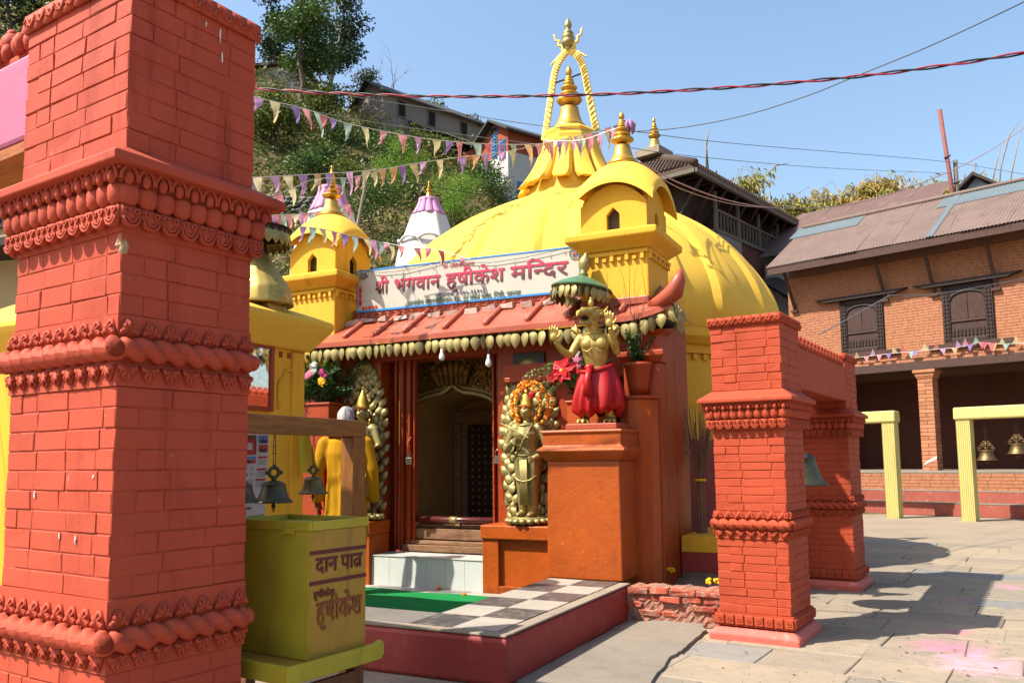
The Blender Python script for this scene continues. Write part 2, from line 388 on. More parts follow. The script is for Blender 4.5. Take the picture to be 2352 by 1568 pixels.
def pillar(label, frame, w, d, mat, lv, course, blen, k, group, sides=('front', 'right', 'left')):
    t = thing('brick_pillar', label, 'pillar', frame.o, rad(frame.deg), group)
    O = orn_meshes(mat, k)
    for it in lv:
        kind = it[0]
        if kind == 'shaft': brick_shaft(t, w, d, it[1], it[2], course, blen, mat, sides)
        elif kind == 'palm':       # plain course carrying palmettes; it[3]=+1 points up
            MB().box(-w - .006, .006, -.006, d, it[1], it[2]).jit(.001).obj('ornament_course', mat, t)
            h = it[2] - it[1]; around(t, 'palmette', O['palmette'], w, d, it[1] + .1 * h if it[3] > 0 else it[2] - .1 * h, k * 1.12, .012, sides, it[3] < 0)
        elif kind == 'rope':
            MB().box(-w, 0, 0, d, it[1] - .08, it[1] + .08).obj('ornament_course', mat, t); rope(t, w, d, it[1], it[2], mat, it[2] * .35)
        elif kind == 'lace':
            MB().rects([(-w, 0, 0, d, it[1]), (-w - .02, .02, -.02, d + .02, it[2])]).obj('ornament_course', mat, t)
            around(t, 'scroll_ornament', O['lace'], w, d, it[1] + (it[2] - it[1]) * .55, k * 1.02, .03, sides)
        elif kind == 'beads':
            MB().box(-w - .012, .012, -.012, d + .012, it[1], it[2]).obj('ornament_course', mat, t)
            around(t, 'bead', O['bead'], w, d, (it[1] + it[2]) / 2, k * .92, .035, sides)
        elif kind == 'eggs':
            MB().rects([(-w - .03, .03, -.03, d + .03, it[1]), (-w - .055, .055, -.055, d + .055, it[2])]).obj('ornament_course', mat, t)
            around(t, 'egg_ornament', O['egg'], w, d, (it[1] + it[2]) / 2, k * .9, .05, sides)
        elif kind == 'ledge':
            e = it[4] if len(it) > 4 else .085
            m = MB(); m.rects([(-w - .05, .05, -.05, d + .05, it[1]), (-w - e, e, -e, d + e, it[1] + .004), (-w - e, e, -e, d + e, it[2]), (-w - .004, .004, -.004, d + .004, it[3])])
            o = m.obj('ledge', M['redpale'] if it[0] == 'x' else mat, t, bev=.006)
        elif kind == 'squares':
            MB().box(-w - .014, .014, -.014, d + .014, it[1], it[2]).obj('ornament_course', mat, t)
            around(t, 'rosette_tile', O['square'], w, d, (it[1] + it[2]) / 2, k * 1.0, .02, sides)
        elif kind == 'scrolls':
            MB().box(-w - .004, .004, -.004, d + .004, it[1], it[2]).obj('ornament_course', mat, t)
            around(t, 'scroll_tile', O['scroll'], w, d, (it[1] + it[2]) / 2, k * 1.0, .01, sides)
        elif kind == 'plinth':
            m = MB(); m.rects([(-w - .06, .06, -.06, d + .06, it[1]), (-w - .06, .06, -.06, d + .06, it[1] + (it[2] - it[1]) * .6), (-w - .02, .02, -.02, d + .02, it[2])]); m.obj('plinth', M['redpink'], t, bev=.012)
    return t
NEAR = Frame((-2.608, 2.023, 0), -6.5)
pillar('tall red brick gate pillar filling the left foreground, two rope mouldings', NEAR, .75, .59, M['red'],
       [('shaft', 0, .523), ('palm', .523, .60, -1), ('rope', .634, .044), ('palm', .671, .776, 1), ('shaft', .776, 1.538), ('palm', 1.538, 1.625, -1),
        ('rope', 1.673, .044), ('palm', 1.713, 1.80, 1), ('shaft', 1.80, 2.11), ('lace', 2.11, 2.20), ('beads', 2.20, 2.275), ('eggs', 2.275, 2.335),
        ('ledge', 2.335, 2.375, 2.43, .1), ('shaft', 2.43, 3.10), ('scrolls', 3.10, 3.16)], .0765, .225, .076, 'red brick gate pillars')
RP = Frame(pZ(1838, 1492) + Vector((0, 0, 0)), -6.5)
PO = RP.W(-.06, .06)
RPF = Frame(PO, -6.5)
RLV = [('plinth', 0, .095), ('squares', .105, .195), ('shaft', .195, .70), ('palm', .70, .765, -1), ('rope', .80, .036), ('palm', .835, .89, 1), ('shaft', .89, 1.455),
       ('lace', 1.455, 1.53), ('beads', 1.53, 1.595), ('eggs', 1.595, 1.645), ('ledge', 1.645, 1.675, 1.735, .085), ('shaft', 1.735, 2.205), ('scrolls', 2.205, 2.26)]
pillar('red brick pillar at right with sunlit front, nearer one of the bell gate', RPF, .5, .52, M['redor'], RLV, .0585, .21, .064, 'red brick gate pillars')
RRF = Frame(RPF.W(-.10, 2.66), -6.5)
pillar('red brick pillar standing mostly in shade behind the bronze bell', RRF, .5, .52, M['redor'], RLV, .0585, .21, .064, 'red brick gate pillars')

# beam between the two right pillars
bt = thing('gate_beam', 'red beam with knobbed crest joining the two brick pillars at right', 'beam', RPF.o, rad(-6.5))
MB().box(-.42, -.10, .53, 2.66, 1.80, 2.13).obj('beam', M['redor'], bt, bev=.01)
kn = MB(); kn.sph((0, 0, 0), (.05, .04, .045), 8, 5); kn.sph((0, 0, .05), (.03, .03, .03), 7, 4); knm = kn.mesh('knob', M['redor'], True)
for i in range(17):
    for q in (-.14, -.37): link('knob', knm, bt, (q, .6 + i * .123, 2.165))
MB().box(-.40, -.12, .535, 2.655, 2.131, 2.16).obj('crest', M['redor'], bt)

# pink beam running left from the tall pillar
pt = thing('pink_beam', 'mauve pink beam over a timber soffit, left of the tall pillar', 'beam', NEAR.o, rad(-6.5))
z0 = NEAR.y(20, 340, .05).z; z1 = NEAR.y(20, 140, .05).z
bx0 = -2.6
MB().box(bx0, -.752, .06, .5, z0 + .02, z1).jit(.004).obj('beam', M['pink'], pt, bev=.02)
M['soffit'] = wood('soffit_timber', '#6b3414', '#a8602a', 5, (1, 10, 10))
MB().box(bx0, -.752, .07, .49, z0 - .03, z0 + .018).obj('soffit', M['soffit'], pt)
lo = MB(); lo.sph((0, 0, .03), (.07, .07, .05), 10, 6); lo.sph((0, 0, .10), (.05, .05, .06), 9, 6); lo.sph((0, 0, .155), .025, 7, 5)
for i in range(9): a = i * .698; lo.sph((.06 * math.cos(a), .06 * math.sin(a), .03), (.03, .03, .05), 6, 4)
lom = lo.mesh('lotus_knob', M['red'], True)
cr = MB().box(bx0, -.752, .10, .46, z1 + .002, z1 + .06); cr.obj('crest', M['red'], pt, bev=.01)
for i in range(8): link('lotus_knob', lom, pt, (-.80 - .2 * i, .14, z1 + .06))

# wear on the tall pillar: a chipped corner showing raw brick and a few lime drips
tp = bpy.data.objects['brick_pillar']
M['rawchip'] = paint('raw_chipped_brick', '#a88a68', .9, .3, 30, 90, 1, .01)
ch = MB().sph((-.012, .012, 2.062), (.022, .022, .045), 8, 6).jit(.006); ch.obj('chipped_patch', M['rawchip'], tp)
for (y, z, h) in ((.40, 3.04, .035), (.412, 2.95, .022), (.33, 3.06, .012)): MB().sph((.003, y, z), (.003, .003, h), 6, 5).jit(.0015).obj('lime_drip', M['white'], tp)
for (x, z, h) in ((-.22, .98, .018), (-.33, .99, .012), (-.52, 1.14, .014), (-.12, 1.21, .008)): MB().sph((x, -.003, z), (.0045, .003, h), 6, 5).jit(.0015).obj('lime_drip', M['white'], tp)
# ------------------------------------------------------------------ ground
def stone_mat(name, c0, c1, c2, powder=False):
    t = Nt(name); n1 = t.noise(1.1, 5, .6); n2 = t.noise(7, 6, .65); n3 = t.noise(60, 4, .6)
    v = t.pos((1.2, 6, 1)); n4 = t.noise(5, 5, .6, v, .8)
    k = t.ramp(n1, [(.3, lin(c0)), (.7, lin(c1))]); k = t.mix(t.ramp(n2, [(.5, 0), (.68, .45)]), k, lin(c2))
    k = t.mix(t.ramp(n4, [(.58, 0), (.7, .35)]), k, sc3(lin(c2), .55)); k = t.mix(.2, k, t.ramp(n3, [(.2, sc3(lin(c0), .5)), (.8, sc3(lin(c1), 1.3))]))
    q = t.n('ShaderNodeObjectInfo'); k = t.mix(1.0, k, t.ramp(q.outputs['Random'], [(0, (.82, .82, .84)), (.6, (1, .98, .95)), (1, (1.08, 1.03, .96))]), 'MULTIPLY')
    if powder:
        for (px, py, r, hx) in ((2185, 1490, .35, '#d0559a'), (2215, 1380, .16, '#d63f95'), (2195, 1455, .16, '#c63a8c'), (2320, 1350, .2, '#d873ad'), (2300, 1392, .22, '#d8cf62'), (1835, 1440, .16, '#cfc050'), (2250, 1530, .4, '#d99bbd')):
            p = pZ(px, py); g = t.n('ShaderNodeNewGeometry'); sb = t.n('ShaderNodeVectorMath', operation='DISTANCE'); t.l(g.outputs['Position'], sb.inputs[0]); sb.inputs[1].default_value = (p.x, p.y, 0)
            w = t.math('ADD', sb.outputs['Value'], t.math('MULTIPLY', t.math('SUBTRACT', t.mix(.4, n2, n3), .5), r * 4.5))
            k = t.mix(t.ramp(t.math('DIVIDE', w, r), [(.1, .34), (.9, 0)]), k, lin(hx))
    t.col(k); t.bump(t.mix(.5, n2, n3), .5, .008); return t.p(Roughness=.85, Specular_IOR_Level=.25)
M['dust'] = stone_mat('dusty_ground', '#7a6f62', '#8a7e6f', '#645a4f')
M['slab'] = stone_mat('paving_stone', '#7e7468', '#90836f', '#645e55', True)
M['slabgrey'] = stone_mat('grey_paving_stone', '#6d6d6c', '#827e76', '#5c5b5a')
M['concrete'] = stone_mat('rough_concrete', '#756c60', '#877d6f', '#5c564d')
g = MB(); N = 60
g.grid(lambda u, v: (-900 + 1800 * u, -900 + 1800 * v, 0), 8, 8)
g.obj('ground', M['dust'], kind='structure')
ground = bpy.data.objects['ground']
# irregular paving slabs in the court, laid square to the gate
PF = Frame((0, 0, 0), -6.5)
yrow = 2.6; cnt = 0
while yrow < 13.2:
    h = R.uniform(.34, .62) * (1 if yrow < 9 else 1.3); x = -2.6 + R.uniform(-.4, 0)
    while x < 7.2:
        L = R.uniform(.42, 1.0) * (1 if yrow < 9 else 1.5)
        c = PF.W(x + L / 2, yrow + h / 2)
        d = c.length
        cx_ = (c - EYE).dot(_fw); sx = CX + F * (c - EYE).dot(_rt) / max(.1, cx_)
        if cx_ > 2.5 and 1150 < sx < 2700 and not (c.x < -2.05 and c.y < 7.6) and not (c.x < -1.2 and c.y > 6.2):
            g_ = .0045; j = lambda: R.uniform(-.012, .012)
            q = [(x + g_ + j(), yrow + g_ + j()), (x + L - g_ + j(), yrow + g_ + j()), (x + L - g_ + j(), yrow + h - g_ + j()), (x + g_ + j(), yrow + h - g_ + j())]
            zt = .012 + R.uniform(-.004, .004)
            m = MB(); m.prism(q, -.02, q, zt - .005); ctr = (x + L / 2, yrow + h / 2)
            m.v[4:] = [(p[0], p[1], zt - .005) for p in q]
            q2 = [(a + (ctr[0] - a) * .02, b + (ctr[1] - b) * .03) for a, b in q]
            m.add([(a, b, zt - .005) for a, b in q] + [(a, b, zt) for a, b in q2], [(i, (i + 1) % 4, 4 + (i + 1) % 4, 4 + i) for i in range(4)] + [(4, 5, 6, 7)])
            m.obj('paving_slab', M['slabgrey'] if R.random() < .12 else M['slab'], ground, rotz=rad(-6.5)); cnt += 1
        x += L
    yrow += h
# low concrete strip laid along the platform
pts = [pZ(*q) for q in ((1225, 1580), (1330, 1512), (1450, 1438), (1592, 1428), (1622, 1455), (1575, 1497), (1540, 1520), (1505, 1566), (1460, 1640))]
ring = []
for i, a in enumerate(pts):
    b = pts[(i + 1) % len(pts)]; n = 6
    for k in range(n):
        p = a.lerp(b, k / n); ring.append((p.x + R.uniform(-.008, .008), p.y + R.uniform(-.008, .008)))
m = MB().prism(ring, .0, ring, .034); m.obj('concrete_strip', M['concrete'], kind='structure', fix=True)

# ------------------------------------------------------------------ tiled platform round the sunken entrance
M['maroon'] = paint('maroon_wall_paint', '#862a24', .6, .15, 2.5, 60, .35, .005, '#a5645c', .3)
M['tilew'] = paint('white_marble_tile', '#9c9488', .4, .14, 5, 50, .05, .001, '#7d766c', .6)
M['tilek'] = paint('black_marble_tile', '#474341', .4, .2, 5, 50, .05, .001, '#75706a', .65, sthr=.5)
M['tileg'] = paint('grey_marble_tile', '#736e68', .35, .1, 5, 50, .05, .001, '#6d6963', .5)
M['carpet'] = paint('green_carpet', '#167038', .95, .15, 6, 260, .6, .006, '#3f8a58', .3, spec=.1)
ZP = .28
plat = thing('entrance_platform', 'maroon platform edge topped with black and white checker tiles before the temple', 'platform')
L_ = [(-4.25, 4.21), (-2.15, 4.21), (-2.15, 6.40), (-2.86, 6.40), (-2.86, 4.67), (-4.25, 4.67)]
m = MB().prism(L_, 0, L_, ZP - .012)
m.obj('base_wall', M['maroon'], plat, bev=.025, fix=True)
k = MB(); k.box(-4.25, -2.16, 4.22, 4.31, ZP - .011, ZP + .004); k.box(-2.255, -2.16, 4.312, 6.40, ZP - .011, ZP + .004); k.jit(.003)
k.obj('kerb_screed', M['concrete'], plat, bev=.012)
tw = .354
for r in range(6):
    y0 = 4.314 + r * .354
    for c in range(2):
        x1 = -2.26 - c * .3
        if r == 5 and c == 0: pass
        dark = (r + c) % 2 == 1
        yy = min(y0 + .352, 6.40)
        MB().box(x1 - .298, x1, y0, yy, ZP - .011, ZP + .006 + R.uniform(-.0008, .0008)).obj('floor_tile', M['tilek' if dark else 'tilew'], plat)
for c in range(2, 6):
    x1 = -2.26 - .6 - (c - 2) * .354
    MB().box(x1 - .352, x1, 4.314, 4.668, ZP - .011, ZP + .006).obj('floor_tile', M['tileg' if c in (2, 3, 6) else ('tilek' if c % 2 == 0 else 'tilew')], plat)
ent = thing('entrance_floor', 'sunken marble tiled floor between the checker platform and the white step', 'floor')
ent['kind'] = 'structure'
MB().box(-8.2, -2.862, 4.672, 7.6, -.02, .018).obj('floor_slab', M['concrete'], ent)
for r in range(9):
    for c in range(14):
        x1 = -2.87 - c * .354; y0 = 4.69 + r * .34
        if r < 6 and c < 9 and c > 0: continue
        if x1 < -6.3 or y0 > 7.0: continue
        MB().box(x1 - .35, x1, y0, y0 + .336, .018, .03).obj('floor_tile', M[('tilew', 'tileg')[(r + c) % 2]], ent)
c0 = MB(); c0.grid(lambda u, v: (-5.75 + 2.88 * u, 4.75 + (2.02 + .03 * math.sin(9 * u)) * v, .036 + .004 * math.sin(23 * u + 3 * v) * math.sin(17 * v)), 40, 30)
c0.obj('green_carpet', M['carpet'], label='green carpet laid on the sunken floor in front of the white step', cat='carpet', kind='thing')
# white tiled step
M['glazed'] = paint('white_glazed_tile', '#b4b8b2', .25, .04, 2, 40, .03, .001, '#b8b4a2', .35, spec=.5)
stp = thing('entrance_step', 'white glazed tile step below the temple doorway', 'step')
MB().box(-5.10, -3.80, 7.0, 7.34, .02, .312).obj('step_core', M['concrete'], stp)
for i in range(6):
    x0 = -5.10 + i * .2175
    MB().box(x0 + .001, min(x0 + .2155, -3.801), 6.992, 7.0, .03, .318).obj('riser_tile', M['glazed'], stp)
for i in range(3):
    x0 = -5.10 + i * .435
    MB().box(x0 + .001, min(x0 + .433, -3.801), 6.985, 7.34, .3185, .327).obj('tread_tile', M['glazed'], stp)
# low broken brick wall between the platform and the right pillar
M['oldbrick'] = paint('old_brick', '#9c4632', .85, .25, 6, 60, .9, .012, '#a88c76', .6, obrand=.25, sthr=.48)
M['oldmortar'] = paint('crumbled_mortar', '#8f6f5d', .9, .25, 9, 70, 1.0, .02, '#a65a45', .7, sthr=.45)
lw = thing('low_brick_wall', 'crumbling low red brick wall between checker platform and right pillar', 'wall')
zt = pY(1550, 1356, 6.28).z
def NZ(x, y): return math.sin(x * 7.3 + y * 3.1) * .5 + math.sin(x * 17.1 - y * 11.3) * .3 + math.sin(x * 31 + y * 27) * .2
m = MB(); m.grid(lambda u, v: (-2.15 + .80 * u, 6.29 + .012 * NZ(u * 4, v * 3) - (.0 if v < .75 else -.6 * (v - .75) * 2), zt * min(1, v / .75) + .012 * NZ(u * 3, 5)), 40, 16)
m.obj('mortar_mass', M['oldmortar'], lw)
for r in range(5):
    x = -2.14 + (r % 2) * .08
    while x < -1.42:
        L = R.uniform(.12, .22)
        if R.random() < .72:
            b = cbox(0, L - .012, 0, .1, 0, .046, .008).jit(.005)
            o = b.obj('brick', M['oldbrick'], lw, loc=(x, 6.272 + R.uniform(-.012, .012), .008 + r * .055)); o.rotation_euler = (R.uniform(-.05, .05), R.uniform(-.05, .05), R.uniform(-.06, .06))
        x += L
M['rubble'] = stone_mat('rubble_ground', '#6b5c50', '#80705f', '#5f4034')
m = MB(); m.grid(lambda u, v: (-2.3 + 1.1 * u, 6.55 + 1.2 * v, zt - .06 - .05 * math.sin(3 * v) + .014 * NZ(u * 3, v * 3)), 24, 24); m.obj('rubble_bed', M['rubble'], lw)
# marigolds lying about
M['marigold'] = flat('marigold', '#d97a08', .8)
M['marigoldy'] = flat('yellow_marigold', '#d8a60c', .8)
def marigold(r):
    m = MB()
    for i in range(26):
        t = i * 2.39996; ph = math.acos(1 - (i + .5) / 26 * 1.2); q = Vector((math.sin(ph) * math.cos(t), math.sin(ph) * math.sin(t), math.cos(ph)))
        m.sph(q * r * .72, r * .36, 5, 3)
    return m.mesh('marigold', M['marigold'])
mg = marigold(.022)
for i, (px, py, lab) in enumerate(((1007, 1348, 'orange marigold head lying at the foot of the white step, left of two'), (1066, 1363, 'orange marigold head lying at the foot of the white step, right of two'))):
    p = pZ(px, py, .05); link('marigold', mg, None, (p.x, p.y, .04), R.random() * 6, lab, 'flower', 'fallen marigolds', 'thing')
mf = MB()
for i in range(16): mf.sph((R.uniform(-.06, .06), R.uniform(-.03, .03), R.uniform(0, .03)), R.uniform(.01, .017), 6, 4)
mfm = mf.mesh('marigold_offering', M['marigoldy'], True)
for px, py, lab in ((1533, 1312, 'yellow marigold petals by the foot of the orange corner pilaster'), (1640, 1338, 'yellow and orange marigolds beside the right pillar on the broken wall')):
    p = pY(px, py, 6.62 if px > 1600 else 7.2); link('marigold_offering', mfm, None, p, 0, lab, 'flowers', None, 'thing')

# small litter, grit and dry leaves on the paving
lt = MB()
for i in range(420):
    p = pZ(R.uniform(1480, 2600), R.uniform(1215, 1600)); r_ = R.uniform(.002, .006); lt.sph((p.x, p.y, .016), (r_, r_ * R.uniform(.6, 1.4), r_ * .5), 5, 3)
lt.jit(.0015).obj('grit', M['rubble'], label='scattered grit and crumbs on the paving', cat='grit', kind='stuff')
lv = MB()
for i in range(60):
    p = pZ(R.uniform(1480, 2600), R.uniform(1215, 1600)); a = R.random() * 6.3; L = R.uniform(.015, .04); d = Vector((math.cos(a), math.sin(a), 0)); e = Vector((-d.y, d.x, 0)); c = Vector((p.x, p.y, .018)); lv.add([c, c + d * L * .5 + e * L * .25 + Vector((0, 0, .006)), c + d * L, c + d * L * .5 - e * L * .25 + Vector((0, 0, .004))], [(0, 1, 2, 3)])
lv.obj('leaf_litter', flat('dry_leaf_litter', '#5a3a20', .9), label='dry leaves and paper scraps scattered over the court', cat='litter', kind='stuff')
# ------------------------------------------------------------------ the temple
M['yellow'] = paint('yellow_wall_paint', '#cf9d2c', .7, .10, 1.6, 45, .45, .008, '#9c7420', .55, spec=.2, streak=True)
M['yellowp'] = paint('pale_yellow_wall_paint', '#d3a93e', .7, .10, 1.6, 45, .45, .008, '#c09a40', .35, spec=.2, streak=True)
M['orange'] = paint('orange_enamel_paint', '#9a450c', .42, .22, 4.0, 40, .4, .009, '#7a2e0c', .5, spec=.35, speck='#a88a70')
M['rust'] = paint('red_oxide_enamel', '#8f3816', .42, .2, 3.0, 40, .4, .008, '#5a1e0e', .45, spec=.3, speck='#a08070')
M['roofred'] = paint('terracotta_roof_paint', '#964630', .42, .14, 3.0, 40, .3, .006, '#a87060', .4, spec=.35)
M['crust'] = paint('old_mortar_crust', '#a5877a', .85, .3, 9, 70, 1, .015, '#8c4a38', .5)
M['gold'] = gold('gilt_metal', '#c49a44', .36, metal=.75)
M['brass'] = gold('aged_brass', '#948654', .45, '#453c20', .65, .65)
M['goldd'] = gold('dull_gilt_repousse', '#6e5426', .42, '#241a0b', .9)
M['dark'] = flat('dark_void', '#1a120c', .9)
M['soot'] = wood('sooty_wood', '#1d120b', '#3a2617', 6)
M['wood'] = wood('brown_wood', '#5a3a25', '#8a6a4c', 5, (1, 10, 10))

YT = 7.6                                   # where the porch roof meets the dome wall
YW = 7.3                                   # front wall of the porch
TCX, TCY = -4.30, 10.55                    # axis of the dome
temple = thing('temple', 'yellow domed temple with gilded spire, two corner turrets and red tiled porch', 'temple')

# round drum with painted dado and cornice
def drum_prof(z0, z1, r, n=3): return [(r, z0 + (z1 - z0) * i / n) for i in range(n + 1)]
def ringwall(z0, z1, nm, mt):
    m = MB(); m.lathe([(2.52, z0 + (z1 - z0) * i / 3) for i in range(4)], 72, (TCX, TCY, 0)); m.f = [f for f in m.f[:-2] if not all(abs(m.v[i][0] - TCX - .1) < 1.1 and m.v[i][1] < TCY for i in f)]
    m.obj(nm, M[mt], temple, True)
ringwall(0, 1.47, 'dado_wall', 'maroon'); ringwall(1.471, 2.42, 'drum_wall', 'yellow')
o = MB().lathe([(2.5, 2.42), (2.56, 2.43), (2.56, 2.52), (2.62, 2.53), (2.70, 2.60), (2.70, 2.69), (2.5, 2.72)], 72, (TCX, TCY, 0)).obj('cornice', M['yellow'], temple); smooth_by_angle(o, 30)
dm = MB()
for i in range(110):
    a = 2 * math.pi * i / 110; c, s_ = math.cos(a), math.sin(a)
    q = MB().box(-.02, .02, -.03, .03, 2.36, 2.42); q.xf(Matrix.Translation((TCX + 2.535 * c, TCY + 2.535 * s_, 0)) @ Matrix.Rotation(a, 4, 'Z')); dm.add(q.v, q.f)
dm.obj('dentil_course', M['yellow'], temple, kind='stuff')
# ribbed dome
prof = []
pts = [(2.60, 2.70), (2.68, 2.9), (2.68, 3.08), (2.62, 3.3), (2.49, 3.55), (2.30, 3.82), (2.03, 4.10), (1.70, 4.35), (1.33, 4.56), (.98, 4.73), (.72, 4.84), (.62, 4.92)]
def ip(t):
    k = min(len(pts) - 2, int(t)); f = t - k; p0, p1, p2, p3 = pts[max(0, k - 1)], pts[k], pts[k + 1], pts[min(len(pts) - 1, k + 2)]
    cr = lambda a, b, c, d: .5 * ((2 * b) + (c - a) * f + (2 * a - 5 * b + 4 * c - d) * f * f + (3 * b - a - 3 * c + d) * f ** 3)
    return (cr(p0[0], p1[0], p2[0], p3[0]), cr(p0[1], p1[1], p2[1], p3[1]))
prof = [ip((len(pts) - 1) * i / 44) for i in range(45)]
NR = 20
def ribmod(t, z, k):
    u = (t * NR / (2 * math.pi)) % 1.0; e = .11
    w = 0.0
    if .2 < u < .8: w = min(1, (u - .2) / e, (.8 - u) / e)
    f = max(0, min(1, (4.8 - z) / .6)) * max(0, min(1, (z - 2.70) / .10))
    return 1 + .022 * w * f
MB().lathe(prof, NR * 20, (TCX, TCY, 0), ribmod).obj('dome', M['yellowp'], temple, fix=True)
smooth_by_angle(bpy.data.objects['dome'], 22)
# spire: fluted neck, hanging petals, collar
MB().lathe([(.66, 4.84), (.60, 4.95), (.52, 5.12), (.45, 5.36), (.39, 5.6), (.36, 5.68)], 40, (TCX, TCY, 0), lambda t, z, k: 1 + .05 * math.cos(10 * t)).obj('spire_neck', M['yellowp'], temple, True)
pet = MB()
def petP(u, v):
    s_ = (u - .5) * 2; zz = 5.68 - .64 * v; r = .37 + .06 * v + .22 * v ** 2.0; w = (.085 + .055 * v) * (1 if v < .86 else 1 - ((v - .86) / .14) ** 2 * .3)
    return (r + .03 + .07 * math.sqrt(max(0, 1 - s_ ** 4)) * (.3 + v), s_ * w, zz - .02 * (1 - s_ * s_) * v)
pet.grid(petP, 8, 14)
n = len(pet.v); pet.add([(x - .11, y * .9, z + .015) for x, y, z in pet.v], [])
rim = [8 - 0 + 0]
edge = list(range(0, 9)) + [9 * j + 8 for j in range(1, 15)] + [9 * 14 + i for i in range(7, -1, -1)] + [9 * j for j in range(13, 0, -1)]
pet.f += [(edge[i], edge[(i + 1) % len(edge)], n + edge[(i + 1) % len(edge)], n + edge[i]) for i in range(len(edge))]
pet.f += [tuple(n + i for i in f)[::-1] for f in pet.f[:8 * 14]]
pm = pet.mesh('spire_petal', M['yellowp'])
for i in range(12):
    o = link('spire_petal', pm, temple, (TCX, TCY, 0), i * math.pi / 6 + .2)
smooth_by_angle(bpy.data.objects['spire_petal'], 40)
MB().lathe([(.34, 5.62), (.41, 5.65), (.41, 5.76), (.36, 5.79), (.38, 5.86), (.33, 5.91), (.28, 5.92)], 8, (TCX, TCY, 0)).obj('spire_collar', M['yellowp'], temple, bev=.01)
# gilded finials
def finial_mesh(s, mat, lotus=True):
    m = MB(); P = lambda *q: [(r * s, z * s) for r, z in q]
    m.lathe(P((.30, 0), (.31, .03), (.26, .05), (.28, .08), (.255, .11), (.22, .16), (.185, .28), (.16, .42), (.15, .50), (.11, .53), (.07, .55)), 28)
    if lotus: m.lathe(P((.07, .55), (.10, .58), (.17, .62), (.205, .68), (.15, .69), (.08, .70)), 32, mod=lambda t, z, k: 1 + (.10 * abs(math.sin(8 * t)) if k in (2, 3) else 0))
    m.lathe(P((.07, .70), (.08, .74), (.15, .77), (.165, .80), (.13, .83), (.07, .85), (.07, .88), (.12, .91), (.14, .94), (.11, .97), (.06, .99)), 24)
    m.lathe(P((.06, .99), (.09, 1.02), (.09, 1.05), (.06, 1.06), (.08, 1.08), (.08, 1.11), (.05, 1.12), (.065, 1.14), (.065, 1.17), (.04, 1.18), (.03, 1.21)), 18)
    m.lathe(P((.02, 1.20), (.05, 1.25), (.055, 1.30), (.035, 1.37), (.004, 1.44)), 16)
    return m.mesh('finial', mat, True)
fin = finial_mesh(.66, M['gold'])
link('finial', fin, temple, (TCX, TCY, 5.915), scale=(1.3, 1.3, 1.04))
# gilt ribbon arch over the finial with its own jewel
def ribbon(sx):
    path = [(.40, 5.86), (.365, 6.05), (.32, 6.30), (.28, 6.52), (.25, 6.70), (.22, 6.84), (.17, 6.96), (.10, 7.05), (.03, 7.11), (.0, 7.15)]
    m = MB(); w = .045
    for k in range(len(path) - 1):
        (xa, za), (xb, zb) = path[k], path[k + 1]; L = math.hypot(xb - xa, zb - za); nx, nz = (zb - za) / L, -(xb - xa) / L
        q = [(sx * (xa - nx * w) + TCX, za - nz * w), (sx * (xa + nx * w) + TCX, za + nz * w), (sx * (xb + nx * w) + TCX, zb + nz * w), (sx * (xb - nx * w) + TCX, zb - nz * w)]
        m.extr(q, 'y', TCY - .02, TCY + .02)
    for i in range(26):
        t = i / 25 * (len(path) - 2); k = int(t); f = t - k; x = path[k][0] * (1 - f) + path[k + 1][0] * f; z = path[k][1] * (1 - f) + path[k + 1][1] * f
        m.tube([(TCX + sx * (x - .03), TCY - .022, z - .03), (TCX + sx * x, TCY - .03, z), (TCX + sx * (x + .03), TCY - .022, z + .03)], .012, 5)
    return m
M['giltpale'] = gold('pale_gilt_sheet', '#d8bd62', .5, '#8a6a2c', .5, .35)
for sx in (-1, 1): ribbon(sx).obj('gilt_ribbon', M['giltpale'], temple, fix=True)
MB().tube([(TCX - .25, TCY, 6.68), (TCX + .25, TCY, 6.74)], .012, 6).obj('ribbon_tie_rod', M['dark'], temple)
jw = MB(); jw.lathe([(.03, 7.10), (.06, 7.14), (.05, 7.18), (.09, 7.20), (.105, 7.24), (.09, 7.27), (.085, 7.30), (.095, 7.31), (.08, 7.34), (.075, 7.37), (.08, 7.38), (.05, 7.42), (.03, 7.44), (.05, 7.47), (.055, 7.51), (.03, 7.57), (.004, 7.62)], 20, (TCX, TCY, 0)); jw.obj('jewel_finial', M['brass'], temple, True)
for sx in (-1, 1):
    w = MB(); path = [(TCX + sx * (.06 + .17 * t + .02 * math.sin(t * 19)), TCY, 7.12 + .30 * t + .015 * math.cos(t * 23)) for t in [i / 14 for i in range(15)]]
    w.tube(path, [.03 - .018 * i / 14 for i in range(15)], 5)
    path = [(TCX + sx * (.08 + .19 * t + .02 * math.sin(t * 15)), TCY, 7.10 - .12 * t + .02 * math.cos(t * 17)) for t in [i / 12 for i in range(13)]]
    w.tube(path, [.026 - .014 * i / 12 for i in range(13)], 5); w.obj('streamer', M['giltpale'], temple, True)

